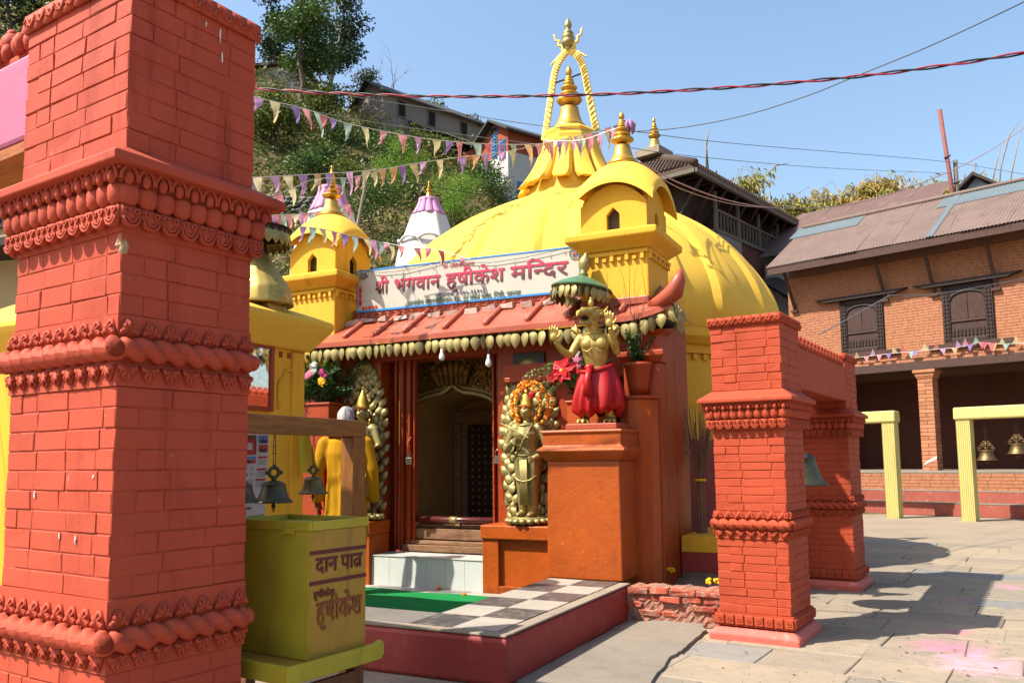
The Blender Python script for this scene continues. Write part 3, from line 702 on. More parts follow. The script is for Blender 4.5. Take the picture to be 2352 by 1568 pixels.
# corner turrets
def turret(x1, y0, nm):
    "x1 = right edge of the shaft, y0 = its front"
    W_ = .66; cx, cy = x1 - W_ / 2, y0 + W_ / 2; t = link('turret', MB().rects([(cx - .335, cx + .335, cy - .335, cy + .335, 2.30), (cx - .33, cx + .33, cy - .33, cy + .33, 3.20)]).mesh('turret', M['yellow']), temple)
    b = t.modifiers.new('b', 'BEVEL'); b.width = .015; b.segments = 2
    zc = 3.20
    m = MB(); e = .33
    for sd in range(4):
        for i in range(9):
            q = MB().box(-.012, .022, -.03, 0, zc - .105, zc - .05 - (.025 if i % 2 else 0)); q.box(-.012, .06, -.03, 0, zc - .05, zc - .025)
            q.xf(Matrix.Translation((cx, cy, 0)) @ Matrix.Rotation(sd * math.pi / 2, 4, 'Z') @ Matrix.Translation((-.31 + i * .073, -e, 0))); m.add(q.v, q.f)
    m.obj('dentil_frieze', M['yellow'], t)
    MB().rects([(cx - .335, cx + .335, cy - .335, cy + .335, zc), (cx - .36, cx + .36, cy - .36, cy + .36, zc + .03), (cx - .45, cx + .45, cy - .45, cy + .45, zc + .10), (cx - .45, cx + .45, cy - .45, cy + .45, zc + .16), (cx - .34, cx + .34, cy - .34, cy + .34, zc + .20)]).obj('turret_cornice', M['yellow'], t, bev=.012)
    zk = zc + .20; kw = .325; kh = .25
    # kiosk walls with pointed window openings
    m = MB(); ow, oh, op = .065, .15, .07
    for sd in range(4):
        q = MB(); zt_ = zk + kh
        P = [(-kw, zk), (-ow, zk), (-ow, zk + oh), (0, zk + oh + op), (ow, zk + oh), (ow, zk), (kw, zk), (kw, zt_)]
        arch = [(kw - 2 * kw * i / 10, zt_ + .185 * (1 - ((i - 5) / 5) ** 2)) for i in range(0, 11)]
        poly = P[:-1] + arch
        n_ = len(poly); q.v = [(x, -kw, z) for x, z in poly] + [(x, -kw + .05, z) for x, z in poly]
        # split into left half / right half fan to stay planar
        q.f = [(0, 1, 2, 3) + tuple(range(12, 18)), (3, 4, 5, 6) + tuple(range(7, 13))]
        q.f += [(i, (i + 1) % n_, n_ + (i + 1) % n_, n_ + i) for i in range(n_)]
        if sd % 2: q.v = [(max(-kw + .051, min(kw - .051, x)), y, z) for x, y, z in q.v]
        q.xf(Matrix.Translation((cx, cy, 0)) @ Matrix.Rotation(sd * math.pi / 2, 4, 'Z')); m.add(q.v, q.f)
    m.obj('kiosk_wall', M['yellow'], t, fix=True)
    MB().box(cx - .2, cx + .2, cy - .2, cy + .2, zk, zk + .4).obj('kiosk_core', M['concrete'], t)
    rw = .415; zr = zk + kh - .02
    def RP_(u, v, up=0):
        a, b = 2 * u - 1, 2 * v - 1
        g_ = lambda s: 1 - abs(s) ** 2.1
        h = .21 * (g_(a) + g_(b)) + .05 * (1 - a * a) * (1 - b * b)
        return (cx + rw * a, cy + rw * b, zr + h + up)
    m = MB(); m.grid(lambda u, v: RP_(u, v, .05), 24, 24); n_ = len(m.v); m.grid(lambda u, v: RP_(u, v, -.01), 24, 24)
    m.f[576:] = [f[::-1] for f in m.f[576:]]
    e = list(range(25)) + [25 * j + 24 for j in range(1, 25)] + [25 * 24 + i for i in range(23, -1, -1)] + [25 * j for j in range(23, 0, -1)]
    m.f += [(e[i], n_ + e[i], n_ + e[(i + 1) % len(e)], e[(i + 1) % len(e)]) for i in range(len(e))]
    o = m.obj('kiosk_roof', M['yellowp'], t, fix=True); smooth_by_angle(o, 50)
    link('finial', fin_s, t, (cx, cy, zr + .495), scale=(1.45, 1.45, 1.08))
    return t
fin_s = finial_mesh(.36, M['gold'])
TRX = pY(1490, 650, 7.2).x; TLX = pY(769, 700, 7.2).x
turret(TRX, 7.2, 'r'); turret(TLX, 7.2, 'l')

# porch walls
z_r0, z_r1 = 2.54, 2.92                    # eave and top of the porch roof
Y_E = 7.0
XL, XR = -6.75, -2.08
m = MB()
DL, DR, DT = -5.22, -3.80, 2.34            # doorway incl. folding gates
m.box(XL, DL, YW, YW + .3, 0, 2.5); m.box(DR, XR, YW, YW + .3, 0, 2.5); m.box(DL, DR, YW, YW + .3, DT, 2.5)
m.obj('porch_wall', M['rust'], temple, bev=.008)
MB().box(XR - .3, XR, YW + .302, YW + .75, 0, 2.5).obj('porch_side_wall', M['rust'], temple)
# corner pilaster at the right, with cap mouldings
MB().box(-2.42, XR - .002, YW - .18, YW - .002, 0, 2.12).obj('corner_pilaster', M['rust'], temple, bev=.012)
MB().rects([(-2.43, XR + .01, YW - .2, YW, 2.12), (-2.46, XR + .05, YW - .24, YW, 2.18), (-2.46, XR + .05, YW - .24, YW, 2.22), (-2.43, XR + .02, YW - .2, YW, 2.24), (-2.43, XR + .02, YW - .2, YW, 2.36), (-2.48, XR + .08, YW - .28, YW, 2.40)]).obj('pilaster_cap', M['rust'], temple, bev=.006)
m = MB(); m.box(-3.7, -2.44, YW - .10, YW - .002, 2.02, 2.07); m.box(-3.7, -2.44, YW - .07, YW - .002, 2.071, 2.20); m.obj('wall_moulding', M['rust'], temple, bev=.008)
# statue blocks either side of the step
for nm, x0, x1 in (('r', -3.798, -2.93), ('l', -5.95, -5.102)):
    b = MB(); b.box(x0, x1, 7.0, YW - .002, 0, .53); b = b.obj('statue_block', M['orange'], temple, bev=.008)
    f = MB(); f.box(x0, x0 + .17, 6.955, 6.999, 0, .53); f.box(x1 - .17, x1, 6.955, 6.999, 0, .53); f.box(x0 + .171, x1 - .171, 6.955, 6.999, 0, .1)
    f.obj('block_frame', M['orange'], b, bev=.006)
    MB().box(x0 - .012, x1 + .012, 6.935, YW - .002, .531, .66).obj('block_top', M['orange'], b, bev=.01)
# porch roof: slope, hip at the right, top band, ribs
rf = MB()
tz = lambda y: z_r0 + (z_r1 - z_r0) * (y - Y_E) / (YT - Y_E)
XE = -1.92
def roofP(u, v):
    xe = XE - .27 * v; x = XL - .1 + (xe - XL + .1) * u; y = Y_E + (YT - Y_E) * v
    up = .10 * max(0, (u - .9) / .1) ** 2 * (1 - v) + .012 * math.sin(11 * u + 2 * v) * .3
    return (x, y, tz(y) + up)
rf.grid(roofP, 60, 6); n_ = len(rf.v); rf.add([(x, y, z - .05) for x, y, z in rf.v], [f[::-1] for f in rf.f[:]])
e = list(range(61)) + [61 * j + 60 for j in range(1, 7)] + [61 * 6 + i for i in range(59, -1, -1)] + [61 * j for j in range(5, 0, -1)]
rf.f += [(e[i], n_ + e[i], n_ + e[(i + 1) % len(e)], e[(i + 1) % len(e)]) for i in range(len(e))]
roof = rf.obj('porch_roof', M['roofred'], temple, fix=True)
# right hip slope
MB().add([(XE, Y_E, z_r0 + .10), (XE, YW + .5, z_r0), (XE - .27, YW + .5, z_r1), (XE - .27, YT, z_r1)], [(0, 1, 2, 3)]).add([(XE, Y_E, z_r0 + .05), (XE, YW + .5, z_r0 - .05), (XE - .27, YW + .5, z_r1 - .06), (XE - .27, YT, z_r1 - .06)], [(3, 2, 1, 0)]).obj('hip_slope', M['roofred'], roof)
horn = MB(); pth = [(XE - .24, Y_E + .12, z_r0 + .10), (XE - .08, Y_E + .03, z_r0 + .11), (XE + .03, Y_E - .02, z_r0 + .17), (XE + .08, Y_E - .04, z_r0 + .27), (XE + .10, Y_E - .045, z_r0 + .36)]
horn.tube(pth, [.03, .075, .085, .06, .012], 10); horn.obj('corner_horn', M['roofred'], roof, True)
# ribs over the slope
ribs = [(690 + i, 0) for i in range(0)]
rb = [((775, 790), (818, 742)), ((838, 790), (885, 738)), ((905, 785), (950, 733)), ((997, 778), (1045, 726)), ((1092, 770), (1140, 718)), ((1193, 758), (1240, 708)), ((1290, 748), (1320, 706))]
def on_roof(px, py):
    d = ray(px, py); sl = (z_r1 - z_r0) / (YT - Y_E); t = (z_r0 - sl * Y_E - HC) / (d.z - sl * d.y); return EYE + d * t
xs = []
for a, b in rb: xs.append(on_roof(*a).x)
xs += [xs[-1] + .52]
for x in xs:
    m = MB(); P_ = [(x, Y_E + .08 + .46 * t, tz(Y_E + .08 + .46 * t) + .012) for t in (0, .02, .5, 1)]
    m.tube(P_, [.02, .034, .034, .034], 8); m.sph((x, Y_E + .08, tz(Y_E + .08) + .015), (.036, .03, .036), 8, 5); m.obj('roof_rib', M['roofred'], roof, True)
m = MB()
for i in range(14):
    x0 = -6.0 + i * .22; m.box(x0, x0 + R.uniform(.12, .2), YT - .22, YT - .04, tz(YT - .2) - .01, tz(YT - .2) + .05)
m.jit(.02).obj('mortar_fillet', M['crust'], roof, kind='stuff')
# patterned terracotta band along the top
tb0, tb1 = TLX + .02, TRX - .68
MB().box(tb0, tb1, YT - .08, YT + .06, 2.86, 2.98).obj('ridge_band', M['roofred'], roof)
tl = MB(); tl.box(-.048, .048, -.012, .01, -.05, .05)
for rr in (.042, .024): tl.tube([(rr * math.cos(a), -.014, -.03 + rr * math.sin(a)) for a in [math.pi * i / 6 for i in range(7)]], .008, 5)
tlm = tl.mesh('ridge_tile', M['roofred'], False)
nt_ = int((tb1 - tb0) / .1)
for i in range(nt_): link('ridge_tile', tlm, roof, (tb0 + .05 + (tb1 - tb0 - .1) * i / (nt_ - 1), YT - .085, 2.922), scale=(1, 1, R.uniform(.92, 1.05)))
# small red fillet on the right part of the roof below the turret
MB().box(TRX - .66, XE - .26, YT - .44, YT - .3, tz(YT - .4) + .0, tz(YT - .4) + .075).obj('roof_fillet', M['roofred'], roof, bev=.01)
# hanging brass leaves along the eave
lf = MB()
def leafP(u, v):
    s_ = 2 * u - 1; t = v; w = .052 * math.sin(math.pi * min(1, .06 + t * .94) ** .75) ** .8 * (1 - .15 * t)
    return (s_ * w, -.012 * (1 - s_ * s_) * math.sin(math.pi * t) - .004, -.135 * t)
lf.grid(leafP, 6, 8); n_ = len(lf.v); lf.add([(x, y + .004, z) for x, y, z in lf.v], [f[::-1] for f in lf.f[:48]])
lf.tube([(0, 0, .035), (0, 0, 0)], .004, 4)
lfm = [lf.mesh('leaf_pendant', m_, True) for m_ in (M['brass'], M['gold'])]
nlf = 46
for i in range(nlf):
    x = -5.98 + (XE + .0 + 5.98) * (i + R.uniform(-.18, .18)) / (nlf - 1); u = (x - XL) / (XE - XL)
    up = .10 * max(0, (u - .9) / .1) ** 2
    o = link('leaf_pendant', lfm[1 if R.random() < .12 else 0], roof, (x, Y_E + .01, z_r0 + up - .075), R.choice((R.gauss(0, .35), R.gauss(0, .35), R.uniform(-1.5, 1.5))))
    o.scale = (1, 1, R.uniform(.92, 1.08)); o.rotation_euler.x = R.uniform(-.1, .1)
for i in range(4): link('leaf_pendant', lfm[0], roof, (XE + .005, Y_E + .08 + i * .09, z_r0 + .02 - .075), math.pi / 2 + R.gauss(0, .4))
for i in range(4): link('leaf_pendant', lfm[0], roof, (XE + .03 + .02 * i, Y_E - .04, z_r0 + .06 - .03 * i), R.uniform(0, 3))
MB().tube([(-6.0, Y_E + .01, z_r0 - .04), (XE, Y_E + .01, z_r0 - .035)], .006, 5).obj('eave_rod', M['dark'], roof)
# dark underside and lintel timber
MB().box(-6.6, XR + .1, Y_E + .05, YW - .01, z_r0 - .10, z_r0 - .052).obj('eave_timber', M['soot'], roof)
# doorway: embossed gilt surround with ogee arch, inner passage, studded door, threshold beams
dw = link('doorway', None, temple)
YD = 7.72
ogee = lambda s: 1.16 + .62 * (1 - abs(s) ** 1.25 * (1 - .28 * (1 - abs(s)))) + .10 * max(0, 1 - abs(s) / .16) ** 1.3
ax = pY(1041, 890, YD).x; aw = pY(1143, 940, YD).x - ax
apex = pY(1041, 890, YD).z; spr = pY(962, 945, YD).z
def ogz(s):
    s = min(1, abs(s)); return spr + (apex - spr - .05) * math.sqrt(max(0, 1 - s ** 2.0)) * .92 + .08 * max(0, 1 - s / .3) ** 1.6
m = MB(); top = 2.36; nseg = 32
for i in range(nseg):
    s0, s1 = -1 + 2 * i / nseg, -1 + 2 * (i + 1) / nseg
    q = [(ax + aw * s0, ogz(s0)), (ax + aw * s1, ogz(s1)), (ax + aw * s1, top), (ax + aw * s0, top)]
    m.extr(q, 'y', YD, YD + .06)
m.box(DL, ax - aw, YD, YD + .06, .3, top); m.box(ax + aw, DR + .3, YD, YD + .06, .3, top)
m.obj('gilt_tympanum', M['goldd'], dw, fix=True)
m = MB(); m.tube([(ax + aw * s, YD - .02, ogz(s) + .012) for s in [-1 + 2 * i / 40 for i in range(41)]], .024, 6); m.tube([(ax + aw * s * 1.0, YD - .01, ogz(s) + .06) for s in [-1 + 2 * i / 40 for i in range(41)]], .014, 6)
m.obj('arch_moulding', M['brass'], dw, True)
m = MB()
for k in range(7):        # cobra hoods fanning over the apex
    a = rad(-54 + 18 * k); bx, bz = ax + .28 * math.sin(a), apex + .05 + .30 * math.cos(a)
    m.tube([(ax + .16 * math.sin(a) * 1.2, YD - .03, apex + .02), (ax + .24 * math.sin(a), YD - .05, apex + .05 + .18 * math.cos(a)), (bx, YD - .04, bz)], [.03, .05, .035], 6)
    for j in range(5): m.sph((ax + (.12 + .035 * j) * math.sin(a) * 1.15, YD - .085, apex + .04 + .05 * j * math.cos(a) + .04), .012, 5, 3)
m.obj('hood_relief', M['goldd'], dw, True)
m = MB()
for i in range(120):
    s = R.uniform(-1, 1); z = R.uniform(ogz(s) + .07, top - .03); m.sph((ax + aw * s, YD - .004, z), (R.uniform(.015, .04), .014, R.uniform(.015, .035)), 6, 4)
for i in range(34):
    s = R.uniform(-1, 1); z = R.uniform(ogz(s) + .06, top - .08); a0 = R.random() * 6
    m.tube([(ax + aw * s + .05 * (1 - k / 11) * math.cos(a0 + k * .6), YD - .008, z + .05 * (1 - k / 11) * math.sin(a0 + k * .6)) for k in range(10)], .009, 5)
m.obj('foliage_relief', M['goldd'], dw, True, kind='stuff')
M['passage'] = paint('passage_wall', '#8a6a3c', .5, .2, 3, 40, .2, .004, '#4d3317', .5)
m = MB()
def vault(u, v):
    a = 1 - 2 * u; s = max(-1, min(1, a)); return (ax + (aw + .0) * s, YD + .06 + .9 * v, ogz(s))
m.grid(vault, 32, 4); m.add([(ax - aw, YD + .06, .3), (ax - aw, YD + .96, .3), (ax - aw, YD + .96, ogz(-1)), (ax - aw, YD + .06, ogz(-1))], [(0, 1, 2, 3)])
m.add([(ax + aw, YD + .06, .3), (ax + aw, YD + .96, .3), (ax + aw, YD + .96, ogz(1)), (ax + aw, YD + .06, ogz(1))], [(3, 2, 1, 0)])
m.obj('passage_lining', M['passage'], dw)
yb = YD + .96
MB().box(ax - aw - .1, ax + .0, yb, yb + .05, .3, 2.3).obj('passage_back', M['passage'], dw)
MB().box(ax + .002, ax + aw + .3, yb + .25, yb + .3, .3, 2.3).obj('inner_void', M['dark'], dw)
dx0 = pY(1080, 1100, yb).x
m = MB(); m.box(dx0 - .19, dx0 - .10, yb - .06, yb - .001, .3, 1.72); m.box(dx0 - .099, dx0 - .03, yb - .03, yb - .001, .3, 1.66); m.box(dx0 - .19, dx0 + .7, yb - .06, yb - .001, 1.721, 1.86); m.obj('inner_door_frame', M['wood'], dw, bev=.006)
MB().box(dx0 - .02, dx0 + .5, yb - .02, yb + .03, .3, 1.70).obj('inner_door', M['soot'], dw)
st = MB().sph((0, 0, 0), (.016, .014, .016), 8, 5).mesh('door_stud', M['brass'], True)
for r in range(15):
    for c in range(4): link('door_stud', st, dw, (dx0 + .05 + c * .085, yb - .026, .52 + r * .08))
# threshold timbers
th = link('threshold', None, temple)
for i, (z0, z1, y0, mt) in enumerate(((.33, .40, 7.36, 'wood'), (.402, .44, 7.42, 'wood'), (.45, .56, 7.47, 'wood'), (.57, .60, 7.5, 'wood'))):
    MB().box(-4.98, -3.81, y0, y0 + .10, z0, z1).jit(.004).obj('threshold_plank', M['wood'], th, bev=.006)
MB().tube([(-4.98, 7.47, .66), (-4.4, 7.47, .655), (-3.81, 7.47, .66)], .035, 10).obj('threshold_rail', paint('maroon_gloss', '#4d1f1a', .25), th, True)
for x in (-4.88, -4.36, -3.9): MB().box(x - .025, x + .025, 7.45, 7.5, .60, .63).obj('rail_block', M['wood'], th)
MB().tube([(-4.45, 7.47, .6565), (-4.36, 7.47, .656)], .0365, 10).obj('rail_collar', M['brass'], th, True)
# black plaque above the right statue
p0, p1 = pY(1178, 812, YW - .03), pY(1250, 838, YW - .03)
MB().box(p0.x, p1.x, YW - .03, YW - .003, p1.z, p0.z).obj('wall_plaque', flat('black_slate', '#211f22', .4), temple, bev=.004)
# plinth stripe below the drum at the right
zs0, zs1, zs2 = pY(1600, 1312, 7.62).z, pY(1600, 1268, 7.62).z, pY(1600, 1230, 7.62).z
MB().box(XR + .01, -1.32, 7.62, 9.0, 0, zs0).obj('plinth_base', M['rubble'], temple)
MB().box(XR + .012, -1.33, 7.61, 8.9, zs0, zs1).obj('plinth_maroon', M['maroon'], temple)
MB().box(XR + .012, -1.33, 7.605, 8.9, zs1 + .001, zs2).obj('plinth_yellow', M['yellow'], temple, bev=.008)
# ------------------------------------------------------------------ lettering
def letters(tokens, bold=.02):
    "tokens: text; ('h', ch, cut) half form cut before its stem; ('s', ch, cut) letter with a slanted stroke; None = space"
    out = MB(); x = 0
    for t in tokens:
        if t is None: x += .24; continue
        kind, ch = ('t', t) if isinstance(t, str) else (t[0], t[1])
        gv, gf, a = GLYPH[ch]; bm = bmesh.new(); bv = [bm.verts.new((p[0], p[1], 0)) for p in gv]
        for f_ in gf: bm.faces.new([bv[i] for i in f_])
        if kind == 'h':
            cut = t[2] * a; bmesh.ops.bisect_plane(bm, geom=bm.verts[:] + bm.edges[:] + bm.faces[:], plane_co=(cut, 0, 0), plane_no=(1, 0, 0), clear_outer=True); a = cut
        bm.verts.index_update(); fs = [tuple(v.index for v in f.verts) for f in bm.faces]
        for k, (ox, oy) in enumerate(((0, 0), (bold, 0), (bold * .5, bold * .6), (bold * .5, -bold * .6))): out.add([(v.co.x + x + ox, v.co.y + oy, k) for v in bm.verts], fs)
        bm.free()
        if kind == 's': out.add([(x + a - .12, .30, 4), (x + a - .12, .20, 4), (x + min(a * .3, a - .36), -.04, 4), (x + min(a * .25, a - .40), .06, 4)], [(0, 1, 2, 3), (3, 2, 1, 0)])
        x += a
    out.w = x; return out
def place_text(tokens, to_world, u0, u1, v_top, v_bot, bold, name, mat, parent):
    "stretch a line of letters between u0..u1 and v_top..v_bot (head line to base line) of a sign"
    L = letters(tokens, bold); top = .62
    L.v = [tuple(to_world(u0 + (u1 - u0) * x / L.w, v_bot + (v_top - v_bot) * y / top, .006 + .0006 * z)) for x, y, z in L.v]
    return L.obj(name, mat, parent)
H = lambda c, k=.62: ('h', c, k)

# ------------------------------------------------------------------ sign board
YS = 7.49
sg = thing('sign_board', 'long cream sign board with blue edge and red lettering above the porch roof', 'sign')
cTL, cBL, cTR, cBR = (pY(*q, YS) for q in ((820, 622), (825, 718), (1332, 564), (1332, 669)))
zt0, zb0, zt1, zb1 = cTL.z, cBL.z, cTR.z, cBR.z
sx0, sx1 = cTL.x, cTR.x
M['cream'] = paint('cream_flex_print', '#aaa598', .5, .05, 2, 30, .08, .002, '#989184', .3)
M['blue'] = paint('blue_sign_edge', '#2a78b8', .4, .08, 3, 40, .1, .002)
def sgP(u, v, y=0.0):
    x = sx0 + (sx1 - sx0) * u; return Vector((x, YS - y, (zt0 + (zt1 - zt0) * u) * (1 - v) + (zb0 + (zb1 - zb0) * u) * v))
m = MB()
for y, rev in ((0, 0), (-.03, 1)):
    q = [sgP(0, 1, y), sgP(1, 1, y), sgP(1, 0, y), sgP(0, 0, y)]; m.add(q, [(0, 1, 2, 3) if not rev else (3, 2, 1, 0)])
m.f += [(0, 4, 5, 1), (1, 5, 6, 2), (2, 6, 7, 3), (3, 7, 4, 0)]
m.obj('sign_panel', M['cream'], sg, fix=True)
def strip(u0, v0, u1, v1):
    m = MB()
    a, b, c, d = sgP(u0, v0, .004), sgP(u1, v0, .004), sgP(u1, v1, .004), sgP(u0, v1, .004)
    m.add([a, b, c, d] + [p + Vector((0, .012, 0)) for p in (a, b, c, d)], [(0, 1, 2, 3), (7, 6, 5, 4), (0, 4, 5, 1), (1, 5, 6, 2), (2, 6, 7, 3), (3, 7, 4, 0)]); return m
for q in ((0, 0, 1, .035), (0, .955, 1, 1.0), (0, .036, .005, .954), (.995, .036, 1, .954)): strip(*q).obj('sign_edge', M['blue'], sg, fix=True)
t = Nt('crimson_print'); gz = t.n('ShaderNodeSeparateXYZ'); t.l(t.n('ShaderNodeTexCoord').outputs['Generated'], gz.inputs[0])
t.col(t.ramp(gz.outputs[2], [(.25, lin('#4d1420')), (.75, lin('#b0123f'))])); M['crimson'] = t.p(Roughness=.5)
M['inknavy'] = flat('navy_print', '#26264d', .5); M['inkgreen'] = flat('green_print', '#1d4a3a', .5); M['inkred'] = flat('red_print', '#a33038', .5)
U = lambda zx: (zx - 120) / (1985 - 120)
tw_ = sgP
for toks, a, b in (([H('श', .6), 's:ा', 'ी'], 292, 415), (['भ', 'ग', 'वा', 'न'], 465, 875), (['हृ', 'षी', 'के', 'श'], 925, 1405), (['म', 'ि', H('न', .62), 'द', 'र'], 1455, 1890)):
    toks = [('s', x[2:], 0) if isinstance(x, str) and x.startswith('s:') else x for x in toks]
    f = (U(a) + U(b)) / 2
    place_text(toks, tw_, U(a), U(b), .315, .60, .035, 'main_lettering', M['crimson'], sg)
place_text(['ॐ', None, 'न', 'मो', 'ना', 'रा', 'य', 'ण'], tw_, U(900), U(1165), .10, .175, .012, 'top_lettering', M['inkred'], sg)
place_text(['(', H('स', .62), 'था', 'प', 'ना', ':', None, '१', '५', '७', '५', '-', '१', '६', '१', '०', ')'], tw_, U(850), U(1250), .735, .82, .03, 'date_lettering', M['inknavy'], sg)
place_text(['ता', 'न', 'से', 'न', None, 'न', 'ग', 'र', 'पा', 'ि', 'ल', 'का', '-', '१', '४', ',', None, 'रु', 'रु', None, H('क', .55), 'षे', ('s', 'त', 0), None, 'धा', 'म', ',', None, 'ि', 'र', 'डी', ',', None, 'पा', H('ल', .62), 'पा'], tw_, U(595), U(1535), .855, .95, .03, 'address_lettering', M['inkgreen'], sg)
# printed conch, wheel and flower corner
def disc(u, v, r, mat, nm, n=14, y=.006, ring=0):
    c = sgP(u, v, y); m = MB()
    if ring: m.tube([c + Vector((r * math.cos(a), 0, r * math.sin(a))) for a in [2 * math.pi * i / n for i in range(n + 1)]], ring, 4, False)
    else: m.add([c] + [c + Vector((r * math.cos(a), 0, r * math.sin(a))) for a in [2 * math.pi * i / n for i in range(n)]], [(0, 1 + (i + 1) % n, 1 + i) for i in range(n)])
    return m.obj(nm, mat, sg, fix=True)
M['printgrey'] = flat('grey_print', '#4d4a48', .5); M['printred'] = flat('flower_print', '#b0202c', .5); M['printor'] = flat('flower_print_orange', '#c05a28', .5)
m = MB(); c = sgP(.03, .14, .005); m.add([c + Vector((.055 * math.cos(a) * (1.35 if abs(a) < .5 else 1) - .0, 0, .045 * math.sin(a) - (.015 if abs(a) < .4 else 0))) for a in [math.pi * (-1 + 2 * i / 20) for i in range(20)]], [tuple(range(20))]); m.obj('printed_conch', M['printgrey'], sg, fix=True)
for rr in (.034, .02): disc(.027, .14, rr, M['cream'], 'printed_conch_line', 16, .008, .0022)
for i in range(7): disc(.017 + .002 * (i % 2), .40 + .075 * i, .018 + .004 * (i % 3), M['printred'] if i % 2 else M['printor'], 'printed_flower')
for i in range(5): disc(.035 + .016 * i, .915 - .004 * i, .02, M['printred'] if i % 2 == 0 else M['printor'], 'printed_flower')
disc(.982, .16, .062, M['printgrey'], 'printed_wheel', 24, .006, .003); disc(.982, .16, .012, M['printred'], 'printed_wheel_hub')
for i in range(16):
    a = 2 * math.pi * i / 16; c = sgP(.982, .16, .007); MB().tube([c + Vector((.014 * math.cos(a), 0, .014 * math.sin(a))), c + Vector((.058 * math.cos(a), 0, .058 * math.sin(a)))], .0022, 4).obj('printed_wheel_spoke', M['printgrey'], sg)
# string of fairy lights hung across the sign
fl = thing('fairy_lights', 'thin string of little white lamps drooping across the sign board', 'lights')
M['wire'] = flat('black_wire', '#1c1c1e', .5); M['lamp'] = flat('white_lamp_glass', '#d8d8d0', .2)
pts = [sgP(.01, -.03, .02), sgP(.06, .06, .02), sgP(.13, .12, .02), sgP(.24, .13, .02), sgP(.36, .06, .02), sgP(.44, -.02, .02), sgP(.52, .10, .02), sgP(.64, .17, .02), sgP(.78, .14, .02), sgP(.9, .07, .02), sgP(.99, .0, .02)]
MB().tube(pts, .003, 4).obj('cord', M['wire'], fl)
lm = MB().sph((0, 0, -.018), (.007, .007, .012), 6, 4).mesh('lamp_bulb', M['lamp'], True)
for i in range(18):
    t = i / 17 * (len(pts) - 1.001); k = int(t); link('lamp_bulb', lm, fl, pts[k].lerp(pts[k + 1], t - k))

# ------------------------------------------------------------------ solid figures
def solid(mb, name, mat, parent=None, voxel=.012, smooth_it=4, **kw):
    o = mb.obj(name, mat, parent, True, **kw)
    r = o.modifiers.new('r', 'REMESH'); r.mode = 'VOXEL'; r.voxel_size = voxel; r.use_smooth_shade = True
    s = o.modifiers.new('s', 'SMOOTH'); s.iterations = smooth_it; s.factor = .5
    return o
# standing deity statues with leaf aureoles
def leaf_solid(L, w, mat, nm='leaf'):
    m = MB(); m.grid(lambda u, v: ((2 * u - 1) * w * math.sin(math.pi * (.04 + .96 * v) ** .8) ** .8, -.022 * (1 - (2 * u - 1) ** 2) * math.sin(math.pi * v), L * v), 4, 6); n_ = len(m.v)
    m.add([(x, .004, z) for x, y, z in m.v], [f[::-1] for f in m.f[:]]); return m.mesh(nm, mat, True)
AL = leaf_solid(.115, .042, M['brass'])
def aureole(label, cx, ztop, zbot, hw, group):
    t = thing('leaf_aureole', label, 'aureole', (cx, YW - .035, 0), 0, group)
    m = MB(); m.box(-hw * .55, hw * .55, .012, .03, zbot, zbot + (ztop - zbot) * .75); m.obj('backing', M['goldd'], t)
    def path(s, k):           # s 0..1 from the left foot over the top to the right foot
        a = abs(2 * s - 1); sx = -1 if s < .5 else 1
        zz = zbot + (ztop - zbot) * (1 - a ** 1.6) - .075 * k; x = sx * hw * (1 - .19 * k) * (math.sin(min(1, a * 1.45) * math.pi / 2) ** .9) * (1 - .16 * max(0, a - .7) / .3)
        return Vector((x, -.02 * k, zz))
    for k in range(3):
        n = 60 - 10 * k
        for i in range(n):
            s = (i + .5) / n; p = path(s, k); q = path(min(1, s + .01), k) - path(max(0, s - .01), k)
            ang = math.atan2(q.x, q.z); sd = 1 if s < .5 else -1
            if s > .5: ang += math.pi
            o = link('leaf', AL, t, p); o.rotation_euler = (rad(-20) + R.uniform(-.15, .15), ang - sd * (rad(42) if (i + k) % 2 else rad(-22)) + R.uniform(-.1, .1), 0); o.scale = (1.05,) * 3
    for i in range(7): o = link('leaf', AL, t, (0, -.02, ztop - .03)); o.rotation_euler = (rad(-15), rad(-60 + 20 * i), 0); o.scale = (1.1,) * 3
    return t
